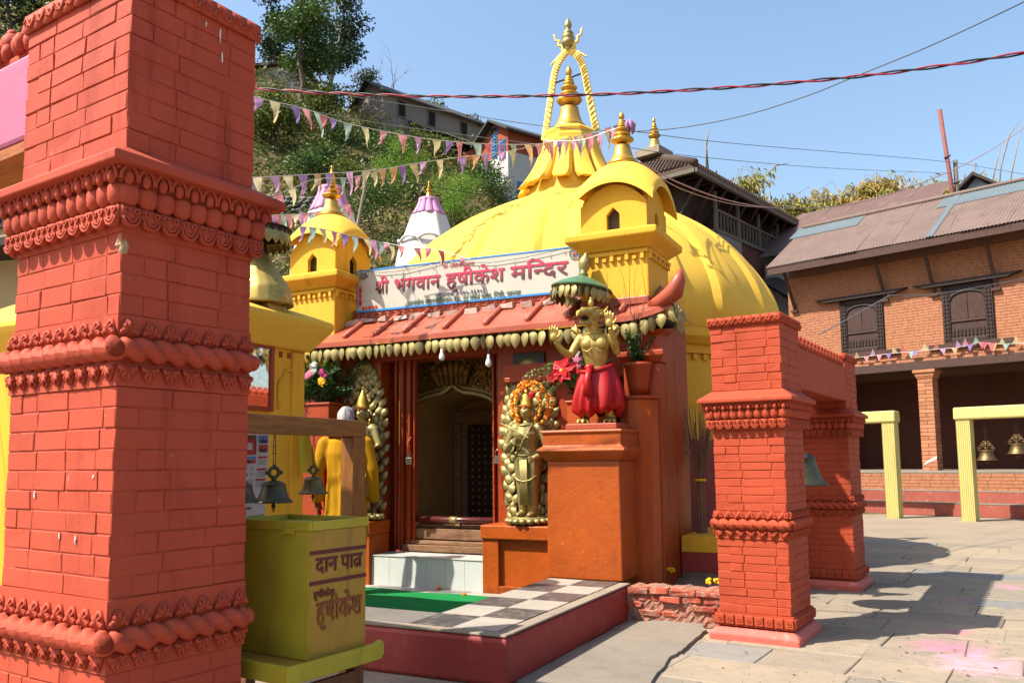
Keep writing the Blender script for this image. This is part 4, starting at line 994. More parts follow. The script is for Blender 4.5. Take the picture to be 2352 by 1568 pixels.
def deity(label, loc, s=1.0, mirror=1, group='gilded deity statues'):
    t = thing('deity_statue', label, 'statue', loc, 0, group); t.scale = (s,) * 3
    m = MB(); X = mirror
    for q in (-1, 1):
        m.sph((q * .065, -.05, .03), (.045, .10, .032), 10, 6); m.tube([(q * .06, 0, .03), (q * .065, -.015, .32), (q * .075, 0, .62)], [.045, .062, .095], 10)
    m.sph((0, 0, .62), (.155, .11, .11), 12, 8); m.tube([(0, 0, .60), (0, 0, .72), (0, -.01, .86), (0, 0, .94), (0, 0, 1.0)], [.125, .115, .15, .13, .045], 14)
    m.sph((-.13, 0, .925), .065, 10, 6); m.sph((.13, 0, .925), .065, 10, 6)
    m.tube([(-X * .15, 0, .93), (-X * .235, -.02, .74), (-X * .20, -.10, .70), (-X * .09, -.16, .79)], [.055, .046, .042, .03], 10)
    m.tube([(X * .15, 0, .93), (X * .225, .0, .74), (X * .22, -.05, .66), (X * .13, -.15, .61)], [.055, .046, .042, .03], 10)
    for i in range(4): m.tube([(-X * .095, -.165, .81 - .018 * i), (-X * .06, -.19, .815 - .018 * i), (-X * .045, -.175, .80 - .018 * i)], .011, 6); m.tube([(X * .13, -.155, .625 - .018 * i), (X * .10, -.18, .625 - .018 * i), (X * .09, -.165, .62 - .018 * i)], .011, 6)
    m.tube([(0, 0, .96), (0, -.005, 1.03)], .045, 10); m.sph((0, -.015, 1.10), (.068, .078, .09), 12, 9); m.sph((0, -.09, 1.09), (.014, .02, .024), 6, 5); m.sph((0, -.085, 1.055), (.022, .012, .008), 6, 4)
    for q in (-1, 1): m.sph((q * .028, -.082, 1.112), (.017, .01, .008), 6, 4); m.sph((q * .075, 0, 1.09), (.016, .03, .045), 6, 5)
    b = solid(m, 'body', M['brass'], t, .008, 2)
    d = MB()
    for i in range(7): d.tube([(-.036 + .012 * i, -.115, .60), (-.034 + .0115 * i, -.105, .35), (-.044 + .0148 * i, -.10, .13)], .009, 5)
    d.tube([(-.14, -.075, .66), (0, -.125, .64), (.14, -.075, .66)], .014, 6); d.tube([(-.13, -.075, .43), (-.07, -.10, .385), (0, -.11, .37), (.07, -.10, .385), (.13, -.075, .43)], .012, 6)
    d.tube([(X * .10, -.09, .97), (X * .02, -.17, .78), (X * -.02, -.15, .70), (X * -.10, -.11, .76)], .010, 6); d.tube([(.085 * math.cos(a), -.02 - .11 * abs(math.sin(a)), .975 - .02 * abs(math.sin(a))) for a in [math.pi + math.pi * i / 10 for i in range(11)]], .012, 6)
    d.obj('robe_trim', M['brass'], t, True)
    c = MB(); c.lathe([(.075, 1.15), (.082, 1.17), (.07, 1.19), (.066, 1.23), (.05, 1.28), (.03, 1.32), (.012, 1.36), (.004, 1.37)], 14, (0, -.01, 0)); c.obj('crown', M['gold'], t, True)
    e = MB()
    for q in (-1, 1): e.lathe([(.012, -.012), (.042, -.008), (.045, .0), (.03, .01), (.01, .012)], 12); n_ = 60; e.v[-n_:] = [(q * .105 + y * .3, -.02 + z, 1.0 + x) for x, y, z in e.v[-n_:]]
    e.obj('earring', M['gold'], t, True)
    MB().box(-.012, .012, -.093, -.088, 1.13, 1.18).obj('forehead_mark', M['printor'], t)
    l = MB(); l.lathe([(.20, -.06), (.235, -.05), (.21, -.02), (.17, 0), (.165, .006)], 24)
    for i in range(18): a = 2 * math.pi * i / 18; l.sph((.215 * math.cos(a), .215 * math.sin(a), -.035), (.045, .045, .032), 7, 5)
    l.obj('lotus_base', M['brass'], t, True); return t
xr = pY(1213, 1100, 7.12).x; xl = pY(834, 1000, 7.12).x
zb = .73
aureole('brass leaf aureole framing the statue at right of the doorway', pY(1213, 1000, YW - .05).x, pY(1213, 838, YW - .05).z, .72, .26, 'leaf aureoles on the porch wall')
aureole('brass leaf aureole on the wall left of the doorway', pY(829, 1000, YW - .05).x, pY(829, 842, YW - .05).z, .72, .26, 'leaf aureoles on the porch wall')
deity('gilded statue holding a flute, standing right of the doorway with marigold garland', (xr, 7.12, zb), (pY(1213, 888, 7.12).z - zb) / 1.37)
deity('gilded statue standing left of the doorway behind the man in yellow', (xl, 7.12, zb), (pY(834, 895, 7.12).z - zb) / 1.37, -1)
MB().tube([pY(1150, 972, 6.94), pY(1213, 1005, 6.92)], .008, 6).obj('flute', M['brass'], label='thin brass flute held by the gilded statue right of the doorway', cat='flute', kind='thing')
# marigold garland round the right statue's head
gl = thing('marigold_garland', 'orange marigold garland looped round the head of the flute statue', 'garland')
gm = [MB().sph((0, 0, 0), (.017, .015, .015), 6, 4).jit(.003).mesh('blossom', M[k], False) for k in ('marigold', 'marigoldy')]
hz_ = pY(1213, 925, 7.08)
for k, (w, h) in enumerate(((.13, .30), (.19, .36), (.22, .26))):
    for i in range(46 if k < 2 else 30):
        a = math.pi * (-.28 + 1.56 * i / (45 if k < 2 else 29)); p = Vector((hz_.x + .01 + w * math.cos(a), 7.05 + .04 * k + R.uniform(-.02, .02), hz_.z - .02 + h * .62 * math.sin(a)))
        o = link('blossom', gm[1 if R.random() < .15 else 0], gl, p + Vector((R.uniform(-.012, .012), 0, R.uniform(-.012, .012)))); o.rotation_euler = (R.random() * 3, R.random() * 3, 0)
M['redflower'] = flat('red_flower', '#b01020', .7)
MB().sph(pY(1222, 908, 6.96), (.032, .03, .035), 8, 6).jit(.004).obj('red_blossom', M['redflower'], gl)

# ------------------------------------------------------------------ pedestal and bird-headed statue
pd = thing('statue_pedestal', 'orange painted pedestal carrying the bird headed statue', 'pedestal')
px0, px1, py0, py1 = pY(1261, 1324, 6.52).x, pY(1428, 1330, 6.52).x, 6.52, 7.06
zz = lambda y: pY(1345, y, 6.52).z
zA, zB, zC, zD, zE = zz(1058), zz(1030), zz(1005), zz(988), zz(976)
def rr_(e, z): return (px0 - e, px1 + e, py0 - e, py1 + e, z)
MB().rects([rr_(.012, ZP - .01), rr_(0, zA)]).obj('pedestal_shaft', M['orange'], pd, bev=.012)
MB().rects([rr_(0, zA + .001), rr_(.05, zA + .05), rr_(.075, zA + .085), rr_(.07, zA + .10), rr_(.03, zA + .13), rr_(.03, zz(995)), rr_(.045, zz(992)), rr_(.04, zz(987)), rr_(-.04, zD + .012)]).obj('pedestal_cap', M['orange'], pd, bev=.006)
pcx, pcy = (px0 + px1) / 2 + .07, (py0 + py1) / 2 - .02
zt_ = zD + .06
MB().box(pcx - .24, pcx + .22, pcy - .2, pcy + .2, zD + .012, zt_).obj('pedestal_plate', M['roofred'], pd, bev=.006)
scl = (pY(1345, 694, 6.72).z - zt_) / 1.18
M['giltpale2'] = gold('sun_bleached_gilt', '#b09650', .4, '#5a4a20', .6, .7)
ga = thing('bird_headed_statue', 'gilded bird headed statue with raised hands wearing a red cloth skirt', 'statue', (pcx - .02, pcy, zt_), rad(14)); ga.scale = (scl,) * 3
m = MB()
for q in (-1, 1):
    m.tube([(q * .125, .02, .02), (q * .12, .01, .10), (q * .11, .0, .22), (q * .08, .01, .40)], [.042, .05, .065, .09], 12)
    for k in (-1, 0, 1): m.tube([(q * .125, 0, .04), (q * .125 + k * .03, -.06, .045), (q * .125 + k * .045, -.11, .028), (q * .125 + k * .05, -.135, .008)], [.03, .022, .019, .008], 8)
m.sph((0, .01, .46), (.14, .11, .11), 14, 9)
tt = MB(); tt.tube([(0, .01, .46), (0, .005, .56), (-.005, -.01, .66), (-.01, -.015, .75), (-.012, -.005, .83), (-.015, 0, .88)], [.115, .098, .112, .135, .128, .06], 18); tt.v = [(x * 1.04, y * .82, z) for x, y, z in tt.v]; m.add(tt.v, tt.f)
m.sph((-.07, -.09, .765), (.062, .035, .055), 10, 7); m.sph((.055, -.09, .765), (.062, .035, .055), 10, 7)
for q in (-1, 1): m.sph((-.012 + q * .135, 0, .83), (.055, .05, .05), 10, 7)
m.tube([(-.015, 0, .85), (-.025, -.02, .92), (-.035, -.03, .99)], [.062, .055, .065], 12)
m.sph((-.035, -.02, 1.04), (.08, .10, .078), 14, 10)
m.tube([(-.05, -.07, 1.062), (-.10, -.135, 1.068), (-.145, -.19, 1.045), (-.155, -.205, 1.012)], [.062, .046, .028, .008], 10)
m.tube([(-.045, -.05, .985), (-.085, -.11, .962), (-.12, -.16, .957), (-.13, -.18, .97)], [.045, .036, .022, .007], 10)
for q in (-1, 1): m.sph((-.06 + q * .052, -.075, 1.085), (.022, .02, .02), 8, 6); m.tube([(-.06 + q * .03, -.11, 1.10), (-.055 + q * .065, -.07, 1.115), (-.04 + q * .09, -.0, 1.12)], [.010, .016, .006], 6); m.tube([(-.03 + q * .075, 0, 1.05), (-.02 + q * .11, .03, 1.09), (-.01 + q * .13, .05, 1.15)], [.022, .018, .005], 6)
m.tube([(-.15, 0, .83), (-.205, -.015, .74), (-.245, -.03, .665)], [.048, .045, .038], 12); m.tube([(-.245, -.03, .665), (-.31, -.09, .70), (-.375, -.15, .79)], [.038, .036, .024], 12)
m.tube([(.125, 0, .83), (.175, .0, .75), (.20, -.02, .675)], [.048, .045, .038], 12); m.tube([(.20, -.02, .675), (.19, -.10, .76), (.155, -.17, .90)], [.038, .036, .024], 12)
for hx, hy, hz in ((-.385, -.165, .835), (.15, -.18, .945)):
    m.sph((hx, hy, hz), (.042, .02, .046), 9, 7)
    for k, l in enumerate((.075, .09, .085, .065)): m.tube([(hx - .03 + .02 * k, hy, hz + .025), (hx - .036 + .025 * k, hy - .012, hz + .03 + l * .6), (hx - .038 + .026 * k, hy - .004, hz + .03 + l)], [.0115, .010, .006], 7)
    m.tube([(hx + .032, hy, hz - .015), (hx + .058, hy - .012, hz + .012), (hx + .07, hy - .012, hz + .04)], [.013, .011, .007], 7)
solid(m, 'body', M['giltpale2'], ga, .0065, 1)
w = MB()
for k in range(9): w.tube([(-.02, .05, 1.10 - .045 * k), (.03, .10, 1.10 - .045 * k), (.075, .115, 1.13 - .05 * k)], [.028, .022, .004], 6)
for q in (-1, 1):
    for k in range(3): w.tube([(-.012 + q * .14, .03, .86), (-.012 + q * (.18 + .02 * k), .05, .90 + .02 * k), (-.012 + q * (.19 + .03 * k), .04, .98 - .03 * k)], [.02, .03, .005], 6)
w.obj('feathers', M['giltpale2'], ga, True)
tr = MB(); tr.tube([(-.12, -.085, .71), (-.07, -.118, .685), (-.01, -.105, .735), (.05, -.118, .685), (.10, -.085, .71)], .007, 6); tr.sph((-.01, -.115, .815), (.02, .014, .02), 7, 5); tr.tube([(-.09, -.06, .875), (-.01, -.11, .84), (.07, -.06, .875)], .007, 6); tr.obj('necklace', M['giltpale2'], ga, True); tr = MB(); tr.sph((-.04, -.02, 1.17), (.03, .03, .04), 8, 6); tr.sph((-.04, -.02, 1.21), (.014, .014, .022), 6, 5); tr.obj('topknot', M['giltpale2'], ga, True)
MB().sph((-.09, -.115, 1.012), (.04, .05, .022), 8, 5).obj('mouth', M['dark'], ga, True)
M['cloth'] = paint('red_satin_cloth', '#960707', .45, .12, 4, 60, .2, .004, spec=.3)
sk_ = MB()
def skirt(u, v):
    a = 2 * math.pi * u; f = v
    r = .135 + .055 * math.sin(math.pi * min(1, f * .7)) + .02 * f; fold = (.5 + .5 * math.sin(11 * a + 2.2 * math.sin(3 * a) + 1.5 * f)) ** 1.5
    r *= 1 + .24 * (fold - .4) * (.25 + f) ; r *= 1 - .25 * max(0, f - .9) / .1
    z = .545 - .45 * f + .05 * math.sin(a + .6) * (1 - f) - .03 * math.sin(2 * a) * f + .018 * math.sin(11 * a) * f
    return (r * 1.12 * math.cos(a), r * .9 * math.sin(a), z)
sk_.grid(skirt, 110, 26); o = sk_.obj('skirt', M['cloth'], ga, True); sf = o.modifiers.new('s', 'SOLIDIFY'); sf.thickness = .006
wb = MB(); wb.tube([(.16 * math.cos(a), .13 * math.sin(a), .545 + .05 * math.sin(a + .6)) for a in [2 * math.pi * i / 20 for i in range(21)]], .02, 7, False); wb.sph((-.05, -.16, .53), (.05, .03, .035), 8, 6); wb.tube([(-.05, -.17, .52), (-.07, -.19, .40), (-.05, -.20, .26)], [.03, .04, .05], 7); wb.obj('waist_knot', M['cloth'], ga, True)
# parasol behind the statue
ps = thing('parasol', 'green conical metal parasol with brass leaves over the bird headed statue', 'parasol')
pb = pY(1364, 690, 7.02); pc = pY(1336, 664, 7.08)
rod0 = Vector((pcx + .03, pcy + .16, zt_)); MB().tube([rod0, Vector((pb.x, pb.y, pb.z)), pc + Vector((0, 0, .1))], .012, 7).obj('rod', M['soot'], ps)
M['verdigris'] = paint('green_copper', '#4f7a5c', .45, .2, 6, 50, .2, .004, '#8a8250', .5, metal=.4)
q = Matrix.Translation(pc) @ Matrix.Rotation(rad(7), 4, 'Y') @ Matrix.Rotation(rad(-4), 4, 'X')
m = MB().lathe([(.285, -.012), (.288, 0), (.21, .05), (.125, .088), (.05, .12), (.03, .135)], 40); m.xf(q); m.obj('canopy', M['verdigris'], ps)
m = MB().lathe([(.03, .12), (.05, .14), (.03, .16), (.045, .19), (.06, .235), (.055, .275), (.03, .31), (.022, .33), (.012, .35)], 18); m.xf(q); m.obj('canopy_finial', M['brass'], ps, True)
for i in range(26):
    a = 2 * math.pi * i / 26; o = link('leaf_pendant', lfm[0], ps); o.matrix_local = q @ Matrix.Translation((.265 * math.cos(a), .265 * math.sin(a), -.03)) @ Matrix.Rotation(a + math.pi / 2 + R.gauss(0, .5), 4, 'Z') @ Matrix.Scale(.85, 4)

# ------------------------------------------------------------------ folding gates with padlocks
def gate(label, x0, x1, n):
    t = thing('folding_gate', label, 'gate', (0, 0, 0), 0, 'folded collapsible gates of the doorway'); w = (x1 - x0) / n
    for i in range(n):
        b = MB(); b.box(x0 + i * w + .003, x0 + (i + .62) * w, 7.40 + .03 * (i % 2), 7.46 + .03 * (i % 2), .33, 2.40); b.obj('gate_bar', M['rust'], t, bev=.003)
    rv = MB().sph((0, 0, 0), (.007, .005, .007), 6, 4).mesh('rivet', M['rust'], True)
    for z in (.55, .80, 1.05, 1.3, 1.55, 1.8, 2.05):
        for i in range(n): link('rivet', rv, t, (x0 + (i + .3) * w, 7.398 + .03 * (i % 2), z))
    h = MB(); h.tube([(x1 - .035, 7.395, 1.52), (x1 - .05, 7.36, 1.47), (x1 - .05, 7.355, 1.36), (x1 - .035, 7.39, 1.30)], .01, 7); h.obj('gate_handle', M['rust'], t, True)
    return t
gxa, gxb = pY(907, 1100, 7.42).x, pY(954, 1100, 7.42).x
gxc, gxd = pY(1133, 1100, 7.42).x, pY(1162, 1100, 7.42).x
gate('red folding gate pushed back on the left of the doorway', gxa, gxb, 6); gate('red folding gate pushed back on the right of the doorway', gxc, gxd, 4)
M['steel'] = flat('padlock_steel', '#9a9c9c', .25, .9); 
for px, py, lab in ((939, 1057, 'steel padlock hanging on the left folding gate'), (1143, 1052, 'steel padlock hanging on the right folding gate')):
    p = pY(px, py, 7.37); t = thing('padlock', lab, 'padlock', p, rad(10), 'padlocks on the gates')
    cbox(-.035, .035, -.012, .012, -.05, .03, .006).obj('lock_body', M['steel'], t)
    MB().tube([(-.022, 0, .03), (-.022, 0, .065), (-.012, 0, .085), (.012, 0, .085), (.022, 0, .065), (.022, 0, .03)], .006, 6).obj('shackle', M['steel'], t, True)
# bare bulbs under the eave
for px, py, lab in ((1122, 826, 'bare glass bulb hanging under the eave right of the doorway top'), (1015, 812, 'bare glass bulb hanging under the eave over the middle of the doorway')):
    p = pY(px, py, 7.0); t = thing('light_bulb', lab, 'bulb', p, 0, 'bare bulbs under the eave')
    MB().lathe([(.012, .05), (.014, .02), (.028, -.02), (.03, -.045), (.018, -.065), (.004, -.072)], 12).obj('bulb_glass', M['lamp'], t, True)
    MB().tube([(0, 0, .045), (.005, 0, .10), (0, .02, .2)], .008, 6).obj('bulb_holder', M['wire'], t)

# ------------------------------------------------------------------ planters, plants
M['leafd'] = leafmat('dark_foliage', '#1f3d1c', '#3d5f2a'); M['leafl'] = leafmat('fern_green', '#4d6b33', '#7d9a58'); M['leafy'] = leafmat('bright_leaf', '#5f8a26', '#96b53c')
M['petred'] = leafmat('poinsettia_red', '#a00d18', '#c01622', .15); M['petpink'] = leafmat('pink_petal', '#c05a80', '#d890a8'); M['petwhite'] = leafmat('white_petal', '#b8b8b0', '#d0d0c8'); M['petmag'] = leafmat('magenta_petal', '#a02068', '#b83a80')
zpt = pY(1290, 921, 7.0).z
plr = thing('planter_box', 'orange planter box between the flute statue and the bird headed statue', 'planter', (0, 0, 0), 0, 'masonry planters of the porch')
MB().box(-2.92, -2.46, 6.98, YW - .004, .2, zpt - .025).obj('box', M['orange'], plr, bev=.008); MB().box(-2.935, -2.445, 6.965, YW - .004, zpt - .024, zpt).obj('rim', M['orange'], plr, bev=.006); MB().box(-2.88, -2.5, 7.02, 7.27, zpt, zpt + .012).obj('soil', M['rubble'], plr)
zq = pY(1480, 908, 7.0).z
plq = thing('planter_box', 'rounded red orange planter before the corner pilaster', 'planter', (0, 0, 0), 0, 'masonry planters of the porch')
ring = [(-2.44, 7.28), (-2.44, 7.02), (-2.40, 6.96), (-2.32, 6.93), (-2.22, 6.94), (-2.14, 6.99), (-2.10, 7.08), (-2.09, 7.28)]
MB().prism(ring, 0, ring, zq - .03).obj('box', M['orange'], plq, bev=.008, fix=True); r2 = [(x * 1.0 + (-.012 if x < -2.3 else .012), y - (.012 if y < 7.2 else 0)) for x, y in ring]; MB().prism(r2, zq - .029, r2, zq).obj('rim', M['rust'], plq, bev=.005, fix=True)
zl = pY(720, 927, 7.0).z
xl0 = pY(684, 1000, 6.98).x; xl1 = pY(745, 1000, 6.98).x
pll = thing('planter_box', 'dark red planter with flowers at the left end of the porch', 'planter', (0, 0, 0), 0, 'masonry planters of the porch')
MB().box(xl0 - .25, xl1 + .12, 6.90, YW - .004, 0, zl - .025).obj('box', M['rust'], pll, bev=.008); MB().box(xl0 - .265, xl1 + .135, 6.885, YW - .004, zl - .024, zl).obj('rim', M['rust'], pll, bev=.006)
def sprig(m, base, tip, n, L, w, bend=.3):
    "stem with paired leaves into builder m"
    base, tip = Vector(base), Vector(tip); d = tip - base
    m.tube([base, base.lerp(tip, .5) + Vector((0, 0, bend * .1)), tip], [.004, .003, .001], 4)
    for i in range(n):
        t = .15 + .85 * i / n; p = base.lerp(tip, t) + Vector((0, 0, bend * .1 * 4 * t * (1 - t)))
        for s in (-1, 1):
            a = Vector((R.uniform(-1, 1), R.uniform(-1, 1), R.uniform(-.4, .9))).normalized(); b = (d.normalized() * .5 + a).normalized(); c = b.cross(Vector((R.uniform(-1, 1), R.uniform(-1, 1), R.uniform(-1, 1)))).normalized()
            l = L * R.uniform(.6, 1.2); m.add([p, p + b * l * .5 + c * w, p + b * l, p + b * l * .5 - c * w], [(0, 1, 2, 3)])
    return m
def bloom(m, c, n, L, w, up=(0, -1, .35)):
    c = Vector(c); up = Vector(up).normalized(); e1 = up.orthogonal().normalized(); e2 = up.cross(e1)
    for i in range(n):
        a = 2 * math.pi * i / n + R.uniform(-.2, .2); d = e1 * math.cos(a) + e2 * math.sin(a); s = up.cross(d); l = L * R.uniform(.8, 1.1)
        m.add([c, c + d * l * .5 + s * w + up * l * .12, c + d * l - up * l * .1, c + d * l * .5 - s * w + up * l * .12], [(0, 1, 2, 3)])
    return m
pp = thing('poinsettia', 'red poinsettia with feathery fern sprays in the planter by the flute statue', 'plant')
m = MB()
for i in range(26): b = Vector((R.uniform(-2.86, -2.52), R.uniform(7.03, 7.25), zpt)); sprig(m, b, b + Vector((R.uniform(-.2, .15), R.uniform(-.15, .05), R.uniform(.1, .4))), 12, .07, .016)
m.obj('foliage', M['leafd'], pp)
m = MB()
for k, (px, py) in enumerate(((1205, 862), (1250, 845), (1220, 905), (1195, 880), (1262, 880), (1240, 925))):
    sprig(m, (-2.80, 7.05, zpt + .1), pY(px, py, 6.95), 34, .035, .006, 1.2)
m.obj('fern_sprays', M['leafl'], pp)
m = MB(); c = pY(1290, 850, 6.93); bloom(m, c, 7, .15, .05, (-.2, -1, .2)); bloom(m, c + Vector((.02, -.01, .01)), 5, .09, .035, (-.1, -1, .3)); bloom(m, pY(1322, 848, 7.0), 6, .09, .03); bloom(m, pY(1264, 868, 7.0), 4, .06, .02); m.obj('red_bracts', M['petred'], pp)
m = MB(); bloom(m, c + Vector((0, -.02, 0)), 6, .02, .006); m.obj('flower_centre', M['marigoldy'], pp)
m = MB(); 
for px, py in ((1325, 825), (1330, 838)): bloom(m, pY(px, py, 7.02), 12, .055, .012); bloom(m, pY(px, py, 7.0), 10, .035, .01)
m.obj('pink_blossoms', M['petpink'], pp)
m = MB(); bloom(m, pY(1322, 812, 7.02), 14, .045, .012); bloom(m, pY(1318, 800, 7.05), 10, .03, .01); m.obj('white_blossoms', M['petwhite'], pp)
lp = thing('flower_bush', 'mixed pink, white and orange flowers in the planter beside the yellow shrine', 'plant')
m = MB(); bx = (xl0 + xl1) / 2
for i in range(46): b = Vector((bx + R.uniform(-.25, .25), R.uniform(6.98, 7.22), zl)); sprig(m, b, b + Vector((R.uniform(-.25, .28), R.uniform(-.25, .1), R.uniform(.08, .5))), 12, .085, .018)
m.obj('foliage', M['leafd'], lp)
m = MB()
for i in range(9): b = Vector((bx + R.uniform(-.2, .1), 7.1, zl + .2)); sprig(m, b, b + Vector((R.uniform(-.1, .1), R.uniform(-.2, 0), R.uniform(.1, .3))), 10, .06, .016)
m.obj('light_foliage', M['leafy'], lp)
for nm, mt, spots in (('white_blossoms', 'petwhite', ((720, 838), (722, 848), (690, 850))), ('pink_blossoms', 'petpink', ((705, 862), (712, 858))), ('magenta_blossoms', 'petmag', ((740, 852), (746, 860))), ('orange_blossoms', 'marigoldy', ((738, 872), (741, 876)))):
    m = MB()
    for q in spots: bloom(m, pY(*q, 6.88), 11, .06, .015); bloom(m, pY(*q, 6.86), 9, .04, .012)
    m.obj(nm, M[mt], lp)
# potted shrub with bare twigs behind the bird headed statue
pot = thing('potted_shrub', 'brown pot with a small leafy shrub and bare twigs right of the bird headed statue', 'plant', (-2.27, 7.10, zq))
MB().lathe([(.085, 0), (.10, .1), (.125, .26), (.135, .27), (.135, .30), (.12, .30), (.10, .27)], 20).obj('pot', M['rust'], pot, True)
m = MB()
for i in range(30): a = R.random() * 6.28; sprig(m, (.03 * math.cos(a), .03 * math.sin(a), .28), (R.uniform(.05, .17) * math.cos(a), R.uniform(.05, .17) * math.sin(a), R.uniform(.33, .6)), 9, .045, .012)
m.obj('foliage', M['leafd'], pot)
M['twig'] = wood('twig_bark', '#4a3428', '#75574a', 20)
m = MB()
for i in range(22):
    a = R.random() * 6.28; p = Vector((0, 0, .3)); d = Vector((.25 * math.cos(a), .25 * math.sin(a), 1)).normalized(); L = R.uniform(.35, 1.05); q = [p]
    for k in range(5): q.append(q[-1] + (d + Vector((R.uniform(-.25, .25), R.uniform(-.25, .25), 0))) * L / 5)
    m.tube(q, [.005, .004, .0035, .003, .002, .001], 4)
m.obj('bare_twigs', M['twig'], pot)
# bundled twig broom leaning on the maroon wall
bp = pY(1612, 1218, 7.95); br = thing('twig_broom', 'upright bundle of twigs tied as a broom against the maroon wall', 'broom', (bp.x, 7.95, zs2))
M['straw'] = wood('dry_twigs', '#5a3c30', '#8a6a50', 14, (10, 10, 1))
m = MB()
for i in range(90):
    a = R.random() * 6.28; r0 = .05 * math.sqrt(R.random()); r1 = r0 * .8 + .0; r2 = R.uniform(.03, .22)
    m.tube([(r0 * math.cos(a), r0 * math.sin(a), 0), (r1 * math.cos(a) * .8, r1 * math.sin(a) * .8, .5), (r2 * math.cos(a), r2 * math.sin(a) * .6, R.uniform(.9, 1.25))], [.006, .005, .002], 4)
m.obj('twigs', M['straw'], br)
MB().tube([(.05 * math.cos(a), .05 * math.sin(a), .5) for a in [2 * math.pi * i / 14 for i in range(15)]], .012, 5, False).obj('tie', M['marigoldy'], br)
# ------------------------------------------------------------------ donation box on its table
M['boxyel'] = paint('mustard_yellow_paint', '#a3942a', .55, .18, 5, 60, .2, .003, '#6a641f', .5, spec=.3, sthr=.58, streak=True)
M['boxtan'] = paint('ochre_yellow_paint', '#a27c2c', .55, .2, 6, 60, .2, .003, '#6b5420', .6, spec=.3, sthr=.56, streak=True)
M['inkmaroon'] = paint('maroon_brush_paint', '#5a1a1c', .6, .2, 20, 90, .1, .001)
M['inkfade'] = paint('faded_red_brush_paint', '#7d3a1c', .6, .3, 18, 90, .1, .001, '#8a6a18', .8, sthr=.5)
bo = pD(707, 1500, 3.5)
BX = Frame((bo.x, bo.y, 0), -6.5)
zb0, zb1 = BX.x(703, 1520, 0).z, BX.x(711, 1198, 0).z
bd_ = BX.x(842, 1300, 0).y
db = thing('donation_box', 'mustard yellow metal donation box with hand painted maroon lettering', 'box', BX.o, rad(-6.5))
MB().box(-.52, -.004, .004, bd_ - .004, zb0, zb1 - .04).obj('box_body', M['boxyel'], db, bev=.003)
MB().box(-.003, .0, .006, bd_ - .006, zb0 + .003, zb1 - .043).obj('front_panel', M['boxtan'], db)
m = MB(); m.box(-.53, .006, -.006, .012, zb1 - .04, zb1); m.box(-.53, .006, bd_ - .012, bd_ + .006, zb1 - .04, zb1); m.box(-.53, -.515, .013, bd_ - .013, zb1 - .04, zb1); m.box(-.008, .006, .013, bd_ - .013, zb1 - .04, zb1)
m.obj('lid_rim', M['boxyel'], db, bev=.003)
MB().box(-.514, -.009, .013, bd_ - .013, zb1 - .032, zb1 - .024).obj('lid_plate', M['boxyel'], db)
MB().box(-.30, -.16, .16, .175, zb1 - .0238, zb1 - .0225).obj('coin_slot', M['dark'], db); MB().box(-.12, -.04, .20, .26, zb1 - .0238, zb1 - .005).obj('hasp', M['wire'], db, bev=.003)
for x in (-.44, -.12): MB().box(x - .035, x + .035, -.012, -.005, zb1 - .055, zb1 - .03).obj('hinge', M['boxyel'], db)
def bxP(u, v, y=.002): return Vector((.0 + y, bd_ * u, zb1 - .0 + (zb0 - zb1) * v))
for v0, v1 in ((.215, .245), (.435, .465)):
    a, b, c, d = bxP(.0, v1, .002), bxP(.99, v1, .002), bxP(.99, v0, .002), bxP(.0, v0, .002); MB().add([a, b, c, d], [(0, 1, 2, 3)]).obj('painted_stripe', M['inkmaroon'], db)
bw = lambda u, v, y: bxP(u, v, y - .003)
place_text(['दा', 'न', None, 'पा', ('s', 'त', 0)], bw, .10, .90, .275, .375, .05, 'painted_lettering', M['inkmaroon'], db)
place_text(['हृ', 'षी', 'के', 'श'], bw, .07, .42, .515, .56, .04, 'small_lettering', M['inkmaroon'], db)
place_text(['हृ', 'षी', 'के', 'श'], bw, .12, .90, .60, .735, .05, 'faded_lettering', M['inkfade'], db)
tb = thing('box_table', 'wooden table with yellow painted rim under the donation box', 'table', BX.o, rad(-6.5))
zr = zb0 + .015
t0 = BX.z(662, 1533, zr); t1 = BX.z(897, 1474, zr)
tx, ty0, ty1 = t0.x, t0.y, t1.y
MB().box(tx - .85, tx - .025, ty0 + .025, ty1 - .05, zb0 - .03, zb0 - .002).obj('table_top', M['boxtan'], tb)
m = MB(); m.extr([(ty0, zr - .075), (ty1 - .02, zr - .075), (ty1, zr - .055), (ty1, zr - .005), (ty1 - .02, zr + .012), (ty1 - .06, zr), (ty0, zr)], 'x', tx - .022, tx); m.obj('rim_board', M['boxyel'], tb, bev=.004, fix=True)
MB().box(tx - .87, tx - .023, ty0, ty0 + .022, zr - .075, zr).obj('rim_board', M['boxyel'], tb, bev=.004)
M['tablewood'] = wood('table_leg_wood', '#4a2a1c', '#75492e', 6, (10, 10, 1))
for x, y in ((tx - .07, ty0 + .04), (tx - .07, ty1 - .12), (tx - .8, ty0 + .04), (tx - .8, ty1 - .12)): MB().box(x - .03, x + .03, y - .03, y + .03, 0, zb0 - .031).obj('leg', M['tablewood'], tb, bev=.004)
MB().box(tx - .05, tx - .027, ty0 + .08, ty1 - .16, zb0 - .14, zb0 - .085).obj('apron', M['tablewood'], tb)

